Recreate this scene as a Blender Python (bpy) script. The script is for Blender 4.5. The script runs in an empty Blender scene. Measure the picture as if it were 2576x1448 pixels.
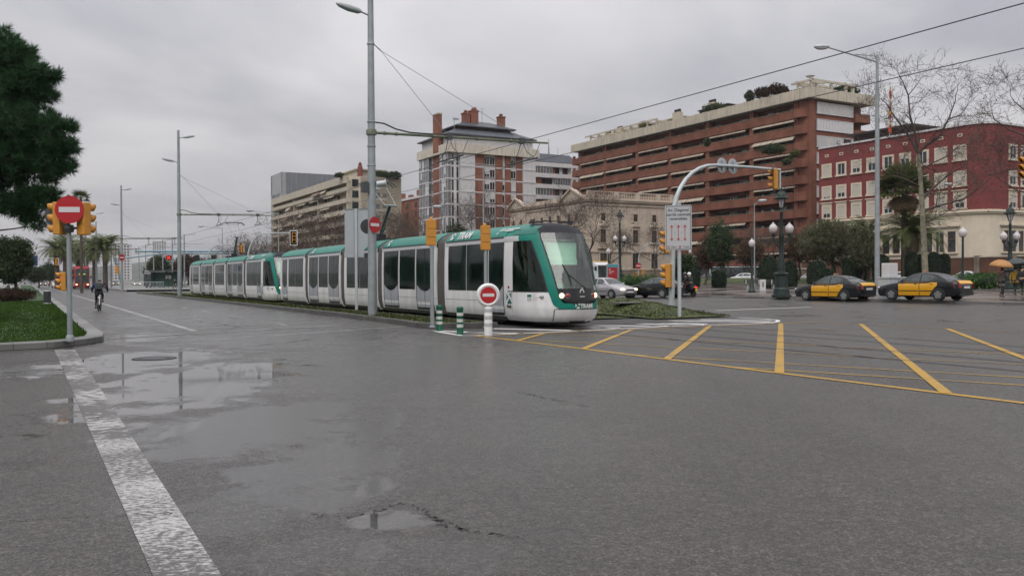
import bpy, bmesh, math, random
import numpy as np
from mathutils import Matrix, Vector
R = math.radians
rnd = random.Random(7)
SC = bpy.context.scene
# ---------------------------------------------------------------- camera
CAMH = 1.6
FPX, CX, CY = 2187.0, 1287.5, 724.0          # focal length and centre, in pixels of the photograph seen 2575 wide
cam = bpy.data.cameras.new('camera')
cam.sensor_width = 36.0
cam.lens = 36.0 * FPX / 2575.0
cam.clip_end = 9000
camo = bpy.data.objects.new('camera', cam)
SC.collection.objects.link(camo)
CROT = Matrix.Rotation(R(90 - 0.655), 4, 'X') @ Matrix.Rotation(R(-0.286), 4, 'Z')
camo.matrix_world = Matrix.Translation((0, 0, CAMH)) @ CROT
SC.camera = camo
# ---------------------------------------------------------------- light: overcast
SUN_EL, SUN_AZ = 52, 200                       # behind the photographer
sun = bpy.data.lights.new('sun', 'SUN')
sun.energy = 1.5
sun.angle = R(50)
sun.color = (1.0, 0.97, 0.93)
suno = bpy.data.objects.new('sun', sun)
SC.collection.objects.link(suno)
suno.rotation_euler = (R(90 - SUN_EL), 0, R(180 - SUN_AZ) )
W = bpy.data.worlds.new('World')
SC.world = W
W.use_nodes = True
nt = W.node_tree
for n in list(nt.nodes):
    nt.nodes.remove(n)
def wn(t, **k):
    n = nt.nodes.new(t)
    for a, b in k.items():
        setattr(n, a, b)
    return n
wl = nt.links.new
out = wn('ShaderNodeOutputWorld')
bg = wn('ShaderNodeBackground')
wl(bg.outputs[0], out.inputs[0])
sky = wn('ShaderNodeTexSky', sky_type='NISHITA', sun_disc=False)
sky.sun_elevation = R(SUN_EL)
sky.sun_rotation = R(SUN_AZ)
sky.air_density = 1.0
sky.dust_density = 4.0
tc = wn('ShaderNodeTexCoord')
sep = wn('ShaderNodeSeparateXYZ')
wl(tc.outputs['Generated'], sep.inputs[0])
def wmath(op, a, b=None, c=None):
    n = wn('ShaderNodeMath', operation=op)
    for i, x in enumerate((a, b, c)):
        if x is None: continue
        if isinstance(x, (int, float)): n.inputs[i].default_value = x
        else: wl(x, n.inputs[i])
    return n.outputs[0]
el = wmath('MAXIMUM', sep.outputs[2], 0.0)
# cloud layer: the view direction laid on a flat deck of cloud
den = wmath('ADD', el, 0.16)
cxn = wmath('DIVIDE', sep.outputs[0], den)
cyn = wmath('DIVIDE', sep.outputs[1], den)
comb = wn('ShaderNodeCombineXYZ')
wl(cxn, comb.inputs[0]); wl(cyn, comb.inputs[1])
n1 = wn('ShaderNodeTexNoise'); n1.inputs['Scale'].default_value = 0.8; n1.inputs['Detail'].default_value = 7; n1.inputs['Roughness'].default_value = 0.5
n1.inputs['Distortion'].default_value = 0.35
wl(comb.outputs[0], n1.inputs['Vector'])
ramp = wn('ShaderNodeValToRGB')
ramp.color_ramp.elements[0].position = 0.34; ramp.color_ramp.elements[0].color = (0.335, 0.34, 0.372, 1)
ramp.color_ramp.elements[1].position = 0.62; ramp.color_ramp.elements[1].color = (0.575, 0.562, 0.572, 1)
wl(n1.outputs[0], ramp.inputs[0])
# an overcast sky is brighter towards the zenith
grad = wmath('MULTIPLY_ADD', el, 2.0, 0.86)
mulc = wn('ShaderNodeVectorMath', operation='SCALE')
wl(ramp.outputs[0], mulc.inputs[0]); wl(grad, mulc.inputs['Scale'])
skys = wn('ShaderNodeVectorMath', operation='SCALE')
wl(sky.outputs[0], skys.inputs[0]); skys.inputs['Scale'].default_value = 0.005
addc = wn('ShaderNodeVectorMath', operation='ADD')
wl(mulc.outputs[0], addc.inputs[0]); wl(skys.outputs[0], addc.inputs[1])
lift = wn('ShaderNodeVectorMath', operation='SCALE')
wl(addc.outputs[0], lift.inputs[0]); lift.inputs['Scale'].default_value = 10.0
wl(lift.outputs[0], bg.inputs[0])
bg.inputs[1].default_value = 0.1
SC.view_settings.view_transform = 'Standard'
SC.view_settings.look = 'None'
SC.view_settings.exposure = 0.0
SC.view_settings.gamma = 1.0
SC.cycles.use_denoising = True
SC.cycles.max_bounces = 6
SC.cycles.diffuse_bounces = 3
SC.cycles.glossy_bounces = 3
SC.cycles.transparent_max_bounces = 12
SC.cycles.volume_bounces = 0
SC.cycles.caustics_reflective = False
SC.cycles.caustics_refractive = False
# ---------------------------------------------------------------- frames
YAW = math.atan((1287.5 - 62) / FPX)           # the avenue runs off to the left at this angle
UX, UY = -math.sin(YAW), math.cos(YAW)         # along the avenue, away
VX, VY = math.cos(YAW), math.sin(YAW)          # across the avenue, to the right
CR3 = CROT.to_3x3()
def ray(px, py):
    return CR3 @ Vector(((px - CX) / FPX, -(py - CY) / FPX, -1.0))
def G(px, py, z=0.0):
    """point of the horizontal plane z under a pixel"""
    d = ray(px, py)
    t = (z - CAMH) / d.z
    return Vector((d.x * t, d.y * t, z))
def A(px, py, Y):
    """point at distance Y (metres ahead) under a pixel"""
    d = ray(px, py)
    t = Y / d.y
    return Vector((d.x * t, Y, CAMH + d.z * t))
def RV(s, v, z=0.0):
    return Vector((s * UX + v * VX, s * UY + v * VY, z))
def SV(p):
    return p[0] * UX + p[1] * UY, p[0] * VX + p[1] * VY
def TZ(v):
    """height of the ground across the avenue: the far carriageway and pavement climb, a park lawn swells and drops to a side street"""
    k = [(25, 0.0), (41.1, .20), (41.3, .32), (56, .45), (66, .55), (74, .62), (82, 1.18), (88, 1.45), (92, 1.32), (98, .72), (400, .70)]
    if v <= k[0][0]: return 0.0
    for (a, za), (b, zb) in zip(k, k[1:]):
        if v <= b: return za + (zb - za) * (v - a) / (b - a)
    return k[-1][1]
def GR(px, py):
    """point of the real ground under a pixel"""
    z = 0.0
    for _ in range(30):
        g = G(px, py, z); z2 = TZ(SV(g)[1])
        z = z * .5 + z2 * .5
    g = G(px, py, z); g.z = z
    return g
def on_ground(p):
    return Vector((p[0], p[1], TZ(SV(p)[1])))
# ---------------------------------------------------------------- objects
COL = SC.collection
def tag(o, label=None, cat=None, group=None, kind=None):
    if label: o['label'] = label
    if cat: o['category'] = cat
    if group: o['group'] = group
    if kind: o['kind'] = kind
    return o
def thing(name, label, cat, loc=(0, 0, 0), rz=0.0, group=None):
    o = bpy.data.objects.new(name, None)
    o.empty_display_size = 0.3
    COL.objects.link(o)
    o.location = loc
    o.rotation_euler = (0, 0, rz)
    return tag(o, label, cat, group)
def children(o):
    return [c for c in COL.objects if c.parent == o]
KIDS = {}
def copy_tree(o, parent=None):
    c = o.copy()
    COL.objects.link(c)
    c.parent = parent
    for ch in KIDS.get(o.name, []):
        cc = copy_tree(ch, c)
    return c
def setparent(o, p):
    o.parent = p
    KIDS.setdefault(p.name, []).append(o)
class MB:
    def __init__(s):
        s.v = []; s.f = []; s.m = []
    def add(s, vs, fs, mi=0):
        b = len(s.v)
        s.v.extend([tuple(x) for x in vs])
        for f in fs:
            s.f.append([i + b for i in f]); s.m.append(mi)
        return s
    def box(s, x0, x1, y0, y1, z0, z1, mi=0):
        return s.add([(x0, y0, z0), (x1, y0, z0), (x1, y1, z0), (x0, y1, z0), (x0, y0, z1), (x1, y0, z1), (x1, y1, z1), (x0, y1, z1)],
                     [(0, 3, 2, 1), (4, 5, 6, 7), (0, 1, 5, 4), (1, 2, 6, 5), (2, 3, 7, 6), (3, 0, 4, 7)], mi)
    def bar(s, p, q, w, h, mi=0, up=(0, 0, 1)):
        """box from p to q, w wide, h high"""
        p = Vector(p); q = Vector(q); d = (q - p).normalized()
        a = d.cross(Vector(up))
        if a.length < 1e-4: a = d.cross(Vector((1, 0, 0)))
        a.normalize(); b = a.cross(d).normalized()
        a = a * w / 2; b = b * h / 2
        vs = [p - a - b, p + a - b, p + a + b, p - a + b, q - a - b, q + a - b, q + a + b, q - a + b]
        return s.add(vs, [(0, 1, 2, 3), (7, 6, 5, 4), (0, 4, 5, 1), (1, 5, 6, 2), (2, 6, 7, 3), (3, 7, 4, 0)], mi)
    def poly(s, pts, mi=0):
        return s.add(pts, [list(range(len(pts)))], mi)
    def extrude(s, pts, vec, mi=0):
        n = len(pts); v = Vector(vec)
        vs = [Vector(p) for p in pts] + [Vector(p) + v for p in pts]
        fs = [list(range(n))[::-1], [n + i for i in range(n)]]
        for i in range(n):
            j = (i + 1) % n
            fs.append([i, j, n + j, n + i])
        return s.add(vs, fs, mi)
    def tube(s, pts, r, n=8, mi=0, cap=True):
        pts = [Vector(p) for p in pts]
        m = len(pts)
        rs = r if isinstance(r, (list, tuple)) else [r] * m
        t0 = (pts[1] - pts[0]).normalized()
        a = t0.cross(Vector((0, 0, 1)))
        if a.length < 1e-3: a = t0.cross(Vector((1, 0, 0)))
        a.normalize()
        vs = []
        for i, p in enumerate(pts):
            if i == 0: t = pts[1] - pts[0]
            elif i == m - 1: t = pts[-1] - pts[-2]
            else: t = (pts[i + 1] - p).normalized() + (p - pts[i - 1]).normalized()
            t = t.normalized()
            a = (a - t * a.dot(t))
            if a.length < 1e-5: a = t.orthogonal()
            a.normalize()
            b = t.cross(a)
            for k in range(n):
                w = 2 * math.pi * k / n
                vs.append(p + (a * math.cos(w) + b * math.sin(w)) * rs[i])
        fs = []
        for i in range(m - 1):
            for k in range(n):
                k2 = (k + 1) % n
                fs.append([i * n + k, i * n + k2, (i + 1) * n + k2, (i + 1) * n + k])
        if cap:
            fs.append(list(range(n))[::-1]); fs.append([(m - 1) * n + k for k in range(n)])
        return s.add(vs, fs, mi)
    def lathe(s, prof, n=16, c=(0, 0, 0), mi=0, sx=1, sy=1):
        vs = []; fs = []
        for r, z in prof:
            for k in range(n):
                w = 2 * math.pi * k / n
                vs.append((c[0] + r * sx * math.cos(w), c[1] + r * sy * math.sin(w), c[2] + z))
        for i in range(len(prof) - 1):
            for k in range(n):
                k2 = (k + 1) % n
                fs.append([i * n + k, i * n + k2, (i + 1) * n + k2, (i + 1) * n + k])
        fs.append(list(range(n))[::-1]); fs.append([(len(prof) - 1) * n + k for k in range(n)])
        return s.add(vs, fs, mi)
    def wheel(s, c, ax, prof, n=20, mi=0):
        """lathe about an axis ax through c; prof = (radius, along)"""
        ax = Vector(ax).normalized(); a = ax.orthogonal().normalized(); b = ax.cross(a); c = Vector(c)
        vs = []; fs = []
        for r, h in prof:
            for k in range(n):
                w = 2 * math.pi * k / n
                vs.append(c + ax * h + (a * math.cos(w) + b * math.sin(w)) * r)
        for i in range(len(prof) - 1):
            for k in range(n):
                k2 = (k + 1) % n
                fs.append([i * n + k, i * n + k2, (i + 1) * n + k2, (i + 1) * n + k])
        fs.append(list(range(n))[::-1]); fs.append([(len(prof) - 1) * n + k for k in range(n)])
        return s.add(vs, fs, mi)
    def ell(s, c, r, nu=12, nv=8, mi=0):
        prof = []
        for i in range(nv + 1):
            w = -math.pi / 2 + math.pi * i / nv
            prof.append((max(math.cos(w), 1e-3), math.sin(w) * r[2]))
        return s.lathe(prof, nu, c, mi, r[0], r[1])
    def grid(s, rows, mi=0, closed=False):
        """rows of points -> quads"""
        n = len(rows[0]); vs = [p for r_ in rows for p in r_]; fs = []
        for i in range(len(rows) - 1):
            for k in range(n if closed else n - 1):
                k2 = (k + 1) % n
                fs.append([i * n + k, i * n + k2, (i + 1) * n + k2, (i + 1) * n + k])
        return s.add(vs, fs, mi)
    def build(s, name, mats, parent=None, smooth=None, loc=None, rz=0.0, bevel=None):
        if not isinstance(mats, (list, tuple)): mats = [mats]
        me = bpy.data.meshes.new(name)
        me.from_pydata([tuple(x) for x in s.v], [], s.f)
        for m in mats: me.materials.append(m)
        if len(mats) > 1: me.polygons.foreach_set('material_index', s.m)
        bm = bmesh.new(); bm.from_mesh(me)
        bmesh.ops.recalc_face_normals(bm, faces=bm.faces)
        bm.to_mesh(me); bm.free()
        if smooth is not None:
            me.polygons.foreach_set('use_smooth', [True] * len(me.polygons))
            if smooth < 180: me.set_sharp_from_angle(angle=R(smooth))
        me.update()
        o = bpy.data.objects.new(name, me)
        COL.objects.link(o)
        if loc is not None: o.location = loc
        o.rotation_euler = (0, 0, rz)
        if parent is not None: setparent(o, parent)
        if bevel:
            md = o.modifiers.new('bevel', 'BEVEL'); md.width = bevel; md.segments = 2; md.limit_method = 'ANGLE'; md.angle_limit = R(40)
        return o
def raw(name, V, F, mats, parent=None, mi=None, smooth=False):
    """mesh from numpy arrays; F is (n,3) or (n,4)"""
    me = bpy.data.meshes.new(name)
    V = np.asarray(V, np.float32); F = np.asarray(F, np.int32)
    k = F.shape[1]
    me.vertices.add(len(V)); me.vertices.foreach_set('co', V.ravel())
    me.loops.add(F.size); me.loops.foreach_set('vertex_index', F.ravel())
    me.polygons.add(len(F))
    me.polygons.foreach_set('loop_start', np.arange(0, F.size, k, dtype=np.int32))
    me.polygons.foreach_set('loop_total', np.full(len(F), k, np.int32))
    if not isinstance(mats, (list, tuple)): mats = [mats]
    for m in mats: me.materials.append(m)
    if mi is not None: me.polygons.foreach_set('material_index', np.asarray(mi, np.int32))
    if smooth: me.polygons.foreach_set('use_smooth', np.ones(len(F), bool))
    me.update(calc_edges=True)
    o = bpy.data.objects.new(name, me)
    COL.objects.link(o)
    if parent is not None: setparent(o, parent)
    return o
def text(name, body, size, mat, parent, loc, xdir, ydir, bold=0.0, shear=0.0, align='CENTER', extrude=0.002):
    """flat lettering: baseline along xdir, up along ydir"""
    cu = bpy.data.curves.new(name, 'FONT')
    cu.body = body; cu.size = size; cu.align_x = align; cu.align_y = 'CENTER'
    cu.extrude = extrude; cu.offset = bold; cu.shear = shear
    cu.materials.append(mat)
    o = bpy.data.objects.new(name, cu)
    COL.objects.link(o)
    x = Vector(xdir).normalized(); z = x.cross(Vector(ydir)).normalized(); y = z.cross(x)
    m = Matrix((x, y, z)).transposed().to_4x4(); m.translation = Vector(loc)
    me = bpy.data.meshes.new_from_object(o)
    bpy.data.objects.remove(o)
    me.name = name
    if not me.materials: me.materials.append(mat)
    o = bpy.data.objects.new(name, me)
    COL.objects.link(o)
    if parent is not None: setparent(o, parent)
    o.matrix_local = m
    return o
def lerp(a, b, t): return a + (b - a) * t
def interp(tab, x):
    if x <= tab[0][0]: return tab[0][1]
    for (a, p), (b, q) in zip(tab, tab[1:]):
        if x <= b: return p + (q - p) * (x - a) / (b - a)
    return tab[-1][1]
# ---------------------------------------------------------------- materials
def mat(name, col, rough=0.6, metal=0.0, var=0.0, scale=3.0, bump=0.0, bscale=40.0, coat=0.0, spec=0.5, streak=0.0, var2=None, detail=6.0, stretch=None):
    m = bpy.data.materials.new(name); m.use_nodes = True
    t = m.node_tree; p = t.nodes['Principled BSDF']
    p.inputs['Roughness'].default_value = rough
    p.inputs['Metallic'].default_value = metal
    p.inputs['Coat Weight'].default_value = coat
    p.inputs['Coat Roughness'].default_value = 0.08
    p.inputs['Specular IOR Level'].default_value = spec
    p.inputs['Base Color'].default_value = (*col, 1)
    tc_ = None
    if var or bump or streak:
        tc_ = t.nodes.new('ShaderNodeTexCoord')
        vec = tc_.outputs['Object']
        if stretch:
            mp = t.nodes.new('ShaderNodeMapping'); mp.inputs['Scale'].default_value = stretch
            t.links.new(vec, mp.inputs[0]); vec = mp.outputs[0]
    if var:
        n = t.nodes.new('ShaderNodeTexNoise'); n.inputs['Scale'].default_value = scale; n.inputs['Detail'].default_value = detail; n.inputs['Roughness'].default_value = 0.62
        t.links.new(vec, n.inputs['Vector'])
        r = t.nodes.new('ShaderNodeValToRGB')
        a = [max(0, c * (1 - var)) for c in col]; b = [min(1, c * (1 + var)) for c in (var2 or col)]
        r.color_ramp.elements[0].position = 0.3; r.color_ramp.elements[0].color = (*a, 1)
        r.color_ramp.elements[1].position = 0.7; r.color_ramp.elements[1].color = (*b, 1)
        t.links.new(n.outputs[0], r.inputs[0])
        t.links.new(r.outputs[0], p.inputs['Base Color'])
    if streak:
        # rain and dirt run down upright surfaces
        mp = t.nodes.new('ShaderNodeMapping'); mp.inputs['Scale'].default_value = (1.6, 1.6, 0.12)
        t.links.new(tc_.outputs['Object'], mp.inputs[0])
        n2 = t.nodes.new('ShaderNodeTexNoise'); n2.inputs['Scale'].default_value = 2.2; n2.inputs['Detail'].default_value = 5
        t.links.new(mp.outputs[0], n2.inputs['Vector'])
        r2 = t.nodes.new('ShaderNodeMapRange'); r2.inputs[1].default_value = 0.42; r2.inputs[2].default_value = 0.72; r2.inputs[3].default_value = 1.0; r2.inputs[4].default_value = 1.0 - streak
        t.links.new(n2.outputs[0], r2.inputs[0])
        mx = t.nodes.new('ShaderNodeMix'); mx.data_type = 'RGBA'; mx.blend_type = 'MULTIPLY'; mx.inputs[0].default_value = 1.0
        src = p.inputs['Base Color'].links[0].from_socket if p.inputs['Base Color'].links else None
        if src: t.links.new(src, mx.inputs[6])
        else: mx.inputs[6].default_value = (*col, 1)
        t.links.new(r2.outputs[0], mx.inputs[7])
        t.links.new(mx.outputs[2], p.inputs['Base Color'])
    if bump:
        n = t.nodes.new('ShaderNodeTexNoise'); n.inputs['Scale'].default_value = bscale; n.inputs['Detail'].default_value = 3
        t.links.new(vec, n.inputs['Vector'])
        b_ = t.nodes.new('ShaderNodeBump'); b_.inputs['Strength'].default_value = bump; b_.inputs['Distance'].default_value = 0.02
        t.links.new(n.outputs[0], b_.inputs['Height']); t.links.new(b_.outputs[0], p.inputs['Normal'])
    return m
def glow(name, col, strength):
    m = bpy.data.materials.new(name); m.use_nodes = True
    p = m.node_tree.nodes['Principled BSDF']
    p.inputs['Base Color'].default_value = (*col, 1)
    p.inputs['Emission Color'].default_value = (*col, 1)
    p.inputs['Emission Strength'].default_value = strength
    return m
def leafmat(name, c1, c2, rough=0.55, scale=0.9, trans=0.25):
    """leaf colour that differs from clump to clump, a little light through it"""
    m = bpy.data.materials.new(name); m.use_nodes = True
    t = m.node_tree; p = t.nodes['Principled BSDF']
    p.inputs['Roughness'].default_value = rough
    p.inputs['Specular IOR Level'].default_value = 0.3
    tc_ = t.nodes.new('ShaderNodeTexCoord')
    n = t.nodes.new('ShaderNodeTexNoise'); n.inputs['Scale'].default_value = scale; n.inputs['Detail'].default_value = 8; n.inputs['Roughness'].default_value = 0.75
    t.links.new(tc_.outputs['Object'], n.inputs['Vector'])
    r = t.nodes.new('ShaderNodeValToRGB')
    r.color_ramp.elements[0].position = 0.32; r.color_ramp.elements[0].color = (*c1, 1)
    r.color_ramp.elements[1].position = 0.68; r.color_ramp.elements[1].color = (*c2, 1)
    t.links.new(n.outputs[0], r.inputs[0]); t.links.new(r.outputs[0], p.inputs['Base Color'])
    tr = t.nodes.new('ShaderNodeBsdfTranslucent'); t.links.new(r.outputs[0], tr.inputs[0])
    mx = t.nodes.new('ShaderNodeMixShader'); mx.inputs[0].default_value = trans
    t.links.new(p.outputs[0], mx.inputs[1]); t.links.new(tr.outputs[0], mx.inputs[2])
    t.links.new(mx.outputs[0], t.nodes['Material Output'].inputs[0])
    return m
def glassmat(name, tint, mixf, rough=0.03):
    """window glass one can partly see through: tinted transmission plus mirror"""
    m = bpy.data.materials.new(name); m.use_nodes = True
    t = m.node_tree
    for n in list(t.nodes):
        if n.type != 'OUTPUT_MATERIAL': t.nodes.remove(n)
    o = t.nodes['Material Output']
    tr = t.nodes.new('ShaderNodeBsdfTransparent'); tr.inputs[0].default_value = (*tint, 1)
    gl = t.nodes.new('ShaderNodeBsdfGlossy'); gl.inputs['Roughness'].default_value = rough
    fr = t.nodes.new('ShaderNodeFresnel'); fr.inputs[0].default_value = 1.5
    ad = t.nodes.new('ShaderNodeMath'); ad.operation = 'ADD'; ad.use_clamp = True; ad.inputs[1].default_value = mixf
    t.links.new(fr.outputs[0], ad.inputs[0])
    mx = t.nodes.new('ShaderNodeMixShader')
    t.links.new(ad.outputs[0], mx.inputs[0]); t.links.new(tr.outputs[0], mx.inputs[1]); t.links.new(gl.outputs[0], mx.inputs[2])
    t.links.new(mx.outputs[0], o.inputs[0])
    return m
def brickmat(name, c1, c2, mortar, bw=0.25, bh=0.07, rough=0.8, axis='auto', var=0.25):
    m = bpy.data.materials.new(name); m.use_nodes = True
    t = m.node_tree; p = t.nodes['Principled BSDF']; p.inputs['Roughness'].default_value = rough; p.inputs['Specular IOR Level'].default_value = 0.25
    tc_ = t.nodes.new('ShaderNodeTexCoord'); sp = t.nodes.new('ShaderNodeSeparateXYZ'); t.links.new(tc_.outputs['Object'], sp.inputs[0])
    ad = t.nodes.new('ShaderNodeMath'); ad.operation = 'ADD'; t.links.new(sp.outputs[0], ad.inputs[0]); t.links.new(sp.outputs[1], ad.inputs[1])
    cb = t.nodes.new('ShaderNodeCombineXYZ'); t.links.new(ad.outputs[0], cb.inputs[0]); t.links.new(sp.outputs[2], cb.inputs[1])
    b = t.nodes.new('ShaderNodeTexBrick'); b.inputs['Scale'].default_value = 1.0; b.inputs['Brick Width'].default_value = bw; b.inputs['Row Height'].default_value = bh
    b.inputs['Mortar Size'].default_value = 0.012; b.inputs['Color1'].default_value = (*c1, 1); b.inputs['Color2'].default_value = (*c2, 1); b.inputs['Mortar'].default_value = (*mortar, 1)
    t.links.new(cb.outputs[0], b.inputs['Vector'])
    n = t.nodes.new('ShaderNodeTexNoise'); n.inputs['Scale'].default_value = 0.35; n.inputs['Detail'].default_value = 6; t.links.new(tc_.outputs['Object'], n.inputs['Vector'])
    r = t.nodes.new('ShaderNodeMapRange'); r.inputs[1].default_value = 0.3; r.inputs[2].default_value = 0.7; r.inputs[3].default_value = 1 - var; r.inputs[4].default_value = 1 + var * .5
    t.links.new(n.outputs[0], r.inputs[0])
    mx = t.nodes.new('ShaderNodeMix'); mx.data_type = 'RGBA'; mx.blend_type = 'MULTIPLY'; mx.inputs[0].default_value = 1
    t.links.new(b.outputs['Color'], mx.inputs[6]); t.links.new(r.outputs[0], mx.inputs[7]); t.links.new(mx.outputs[2], p.inputs['Base Color'])
    return m
M = {}
M['white_paint'] = mat('white_paint', (.74, .74, .74), .3, var=.05, scale=1.2, coat=.4, streak=.07)
M['tram_white'] = mat('tram_white', (.76, .755, .755), .32, var=.06, scale=1.0, coat=.2, streak=.17)
M['teal'] = mat('teal', (.004, .18, .135), .38, var=.12, scale=1.5, spec=.3, streak=.12)
M['teal_dark'] = mat('teal_dark', (.006, .13, .10), .3, var=.1, scale=2)
M['band_grey'] = mat('band_grey', (.46, .46, .47), .35, var=.05)
M['door_grey'] = mat('door_grey', (.36, .38, .41), .4, var=.08, streak=.1)
M['rubber'] = mat('rubber', (.018, .018, .02), .6)
M['bellows'] = mat('bellows', (.085, .08, .075), .75, var=.2, scale=4)
M['cab_roof'] = mat('cab_roof', (.022, .022, .028), .6, var=.1, spec=.2)
M['tram_glass'] = mat('tram_glass', (.007, .016, .013), .06, var=.95, scale=1.6, spec=.28, stretch=(1, 1.3, .5))  # stretched noise puts faint reflections and inner shapes into the colour
M['mask_black'] = mat('mask_black', (.006, .007, .007), .12, coat=.3)
M['windscreen'] = glassmat('windscreen', (.70, .97, .83), .075)
M['cabglass'] = glassmat('cabglass', (.30, .42, .36), .0)
M['blind'] = mat('blind', (.80, .86, .80), .7, var=.05)
M['interior'] = mat('interior', (.26, .30, .27), .7, var=.4, scale=3)
M['interior_pale'] = mat('interior_pale', (.78, .84, .78), .7, var=.4, scale=2.5)
M['headlight'] = glow('headlight', (1, .74, .42), 1.9)
M['headlight_dim'] = glow('headlight_dim', (1, .72, .42), 3)
M['taillight'] = mat('taillight', (.32, .008, .01), .15, coat=.5)
M['taillight_on'] = glow('taillight_on', (1, .03, .02), 2.0)
M['chrome'] = mat('chrome', (.6, .6, .6), .15, 1.0)
M['steel'] = mat('steel', (.30, .33, .34), .55, .3, var=.16, scale=2.5, streak=.15, bump=.05)
M['steel_pale'] = mat('steel_pale', (.46, .50, .51), .5, .2, var=.1, scale=3, streak=.1)
M['steel_dark'] = mat('steel_dark', (.07, .075, .075), .5, .3, var=.2)
M['sign_back'] = mat('sign_back', (.42, .45, .47), .45, .3, var=.06, scale=1.5)
M['sign_face'] = mat('sign_face', (.44, .45, .46), .45, var=.04)
M['sign_red'] = mat('sign_red', (.42, .012, .018), .4, var=.08)
M['sign_white'] = mat('sign_white', (.62, .60, .60), .45, var=.05)
M['ink'] = mat('ink', (.025, .025, .03), .6)
M['yellow_sig'] = mat('yellow_sig', (.56, .25, .035), .5, var=.12, scale=4, streak=.12)
M['lens_dark'] = mat('lens_dark', (.03, .025, .02), .15)
M['red_lit'] = glow('red_lit', (1, .05, .02), 2.2)
M['red_dim'] = glow('red_dim', (1, .04, .03), .45)
M['amber_lit'] = glow('amber_lit', (1, .45, .05), 1.2)
M['iron_green'] = mat('iron_green', (.018, .032, .028), .5, .3, var=.3, scale=6)
M['globe'] = mat('globe', (.54, .50, .50), .25, var=.03)
M['bollard_green'] = mat('bollard_green', (.008, .10, .06), .45, var=.2, scale=8)
M['bollard_band'] = mat('bollard_band', (.52, .54, .50), .5, var=.12, scale=10)
M['tyre'] = mat('tyre', (.016, .016, .017), .75, var=.2)
M['rim'] = mat('rim', (.42, .43, .44), .3, .8)
M['car_glass'] = mat('car_glass', (.05, .062, .062), .06, spec=.45, var=.85, scale=2.2)  # opaque; light seen through the windows is put into the blotchy colour
M['car_black'] = mat('car_black', (.006, .008, .009), .22, coat=.3, spec=.35)
M['taxi_black'] = mat('taxi_black', (.008, .009, .011), .25, coat=.25, spec=.35)
M['taxi_yellow'] = mat('taxi_yellow', (.68, .33, .006), .3, coat=.4, var=.05)
M['car_silver'] = mat('car_silver', (.42, .40, .42), .3, .5, coat=.4)
M['car_white'] = mat('car_white', (.66, .66, .67), .25, coat=.5)
M['car_dark'] = mat('car_dark', (.03, .028, .035), .25, coat=.5)
M['car_red'] = mat('car_red', (.16, .02, .03), .25, coat=.5)
M['car_blue'] = mat('car_blue', (.05, .06, .10), .25, coat=.5)
M['plastic_black'] = mat('plastic_black', (.015, .015, .016), .55)
M['plate'] = mat('plate', (.6, .6, .58), .5)
M['plate_yellow'] = mat('plate_yellow', (.62, .42, .05), .5)
M['bus_red'] = mat('bus_red', (.38, .012, .018), .28, coat=.4)
M['led_green'] = glow('led_green', (.35, .75, .12), .5)
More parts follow.
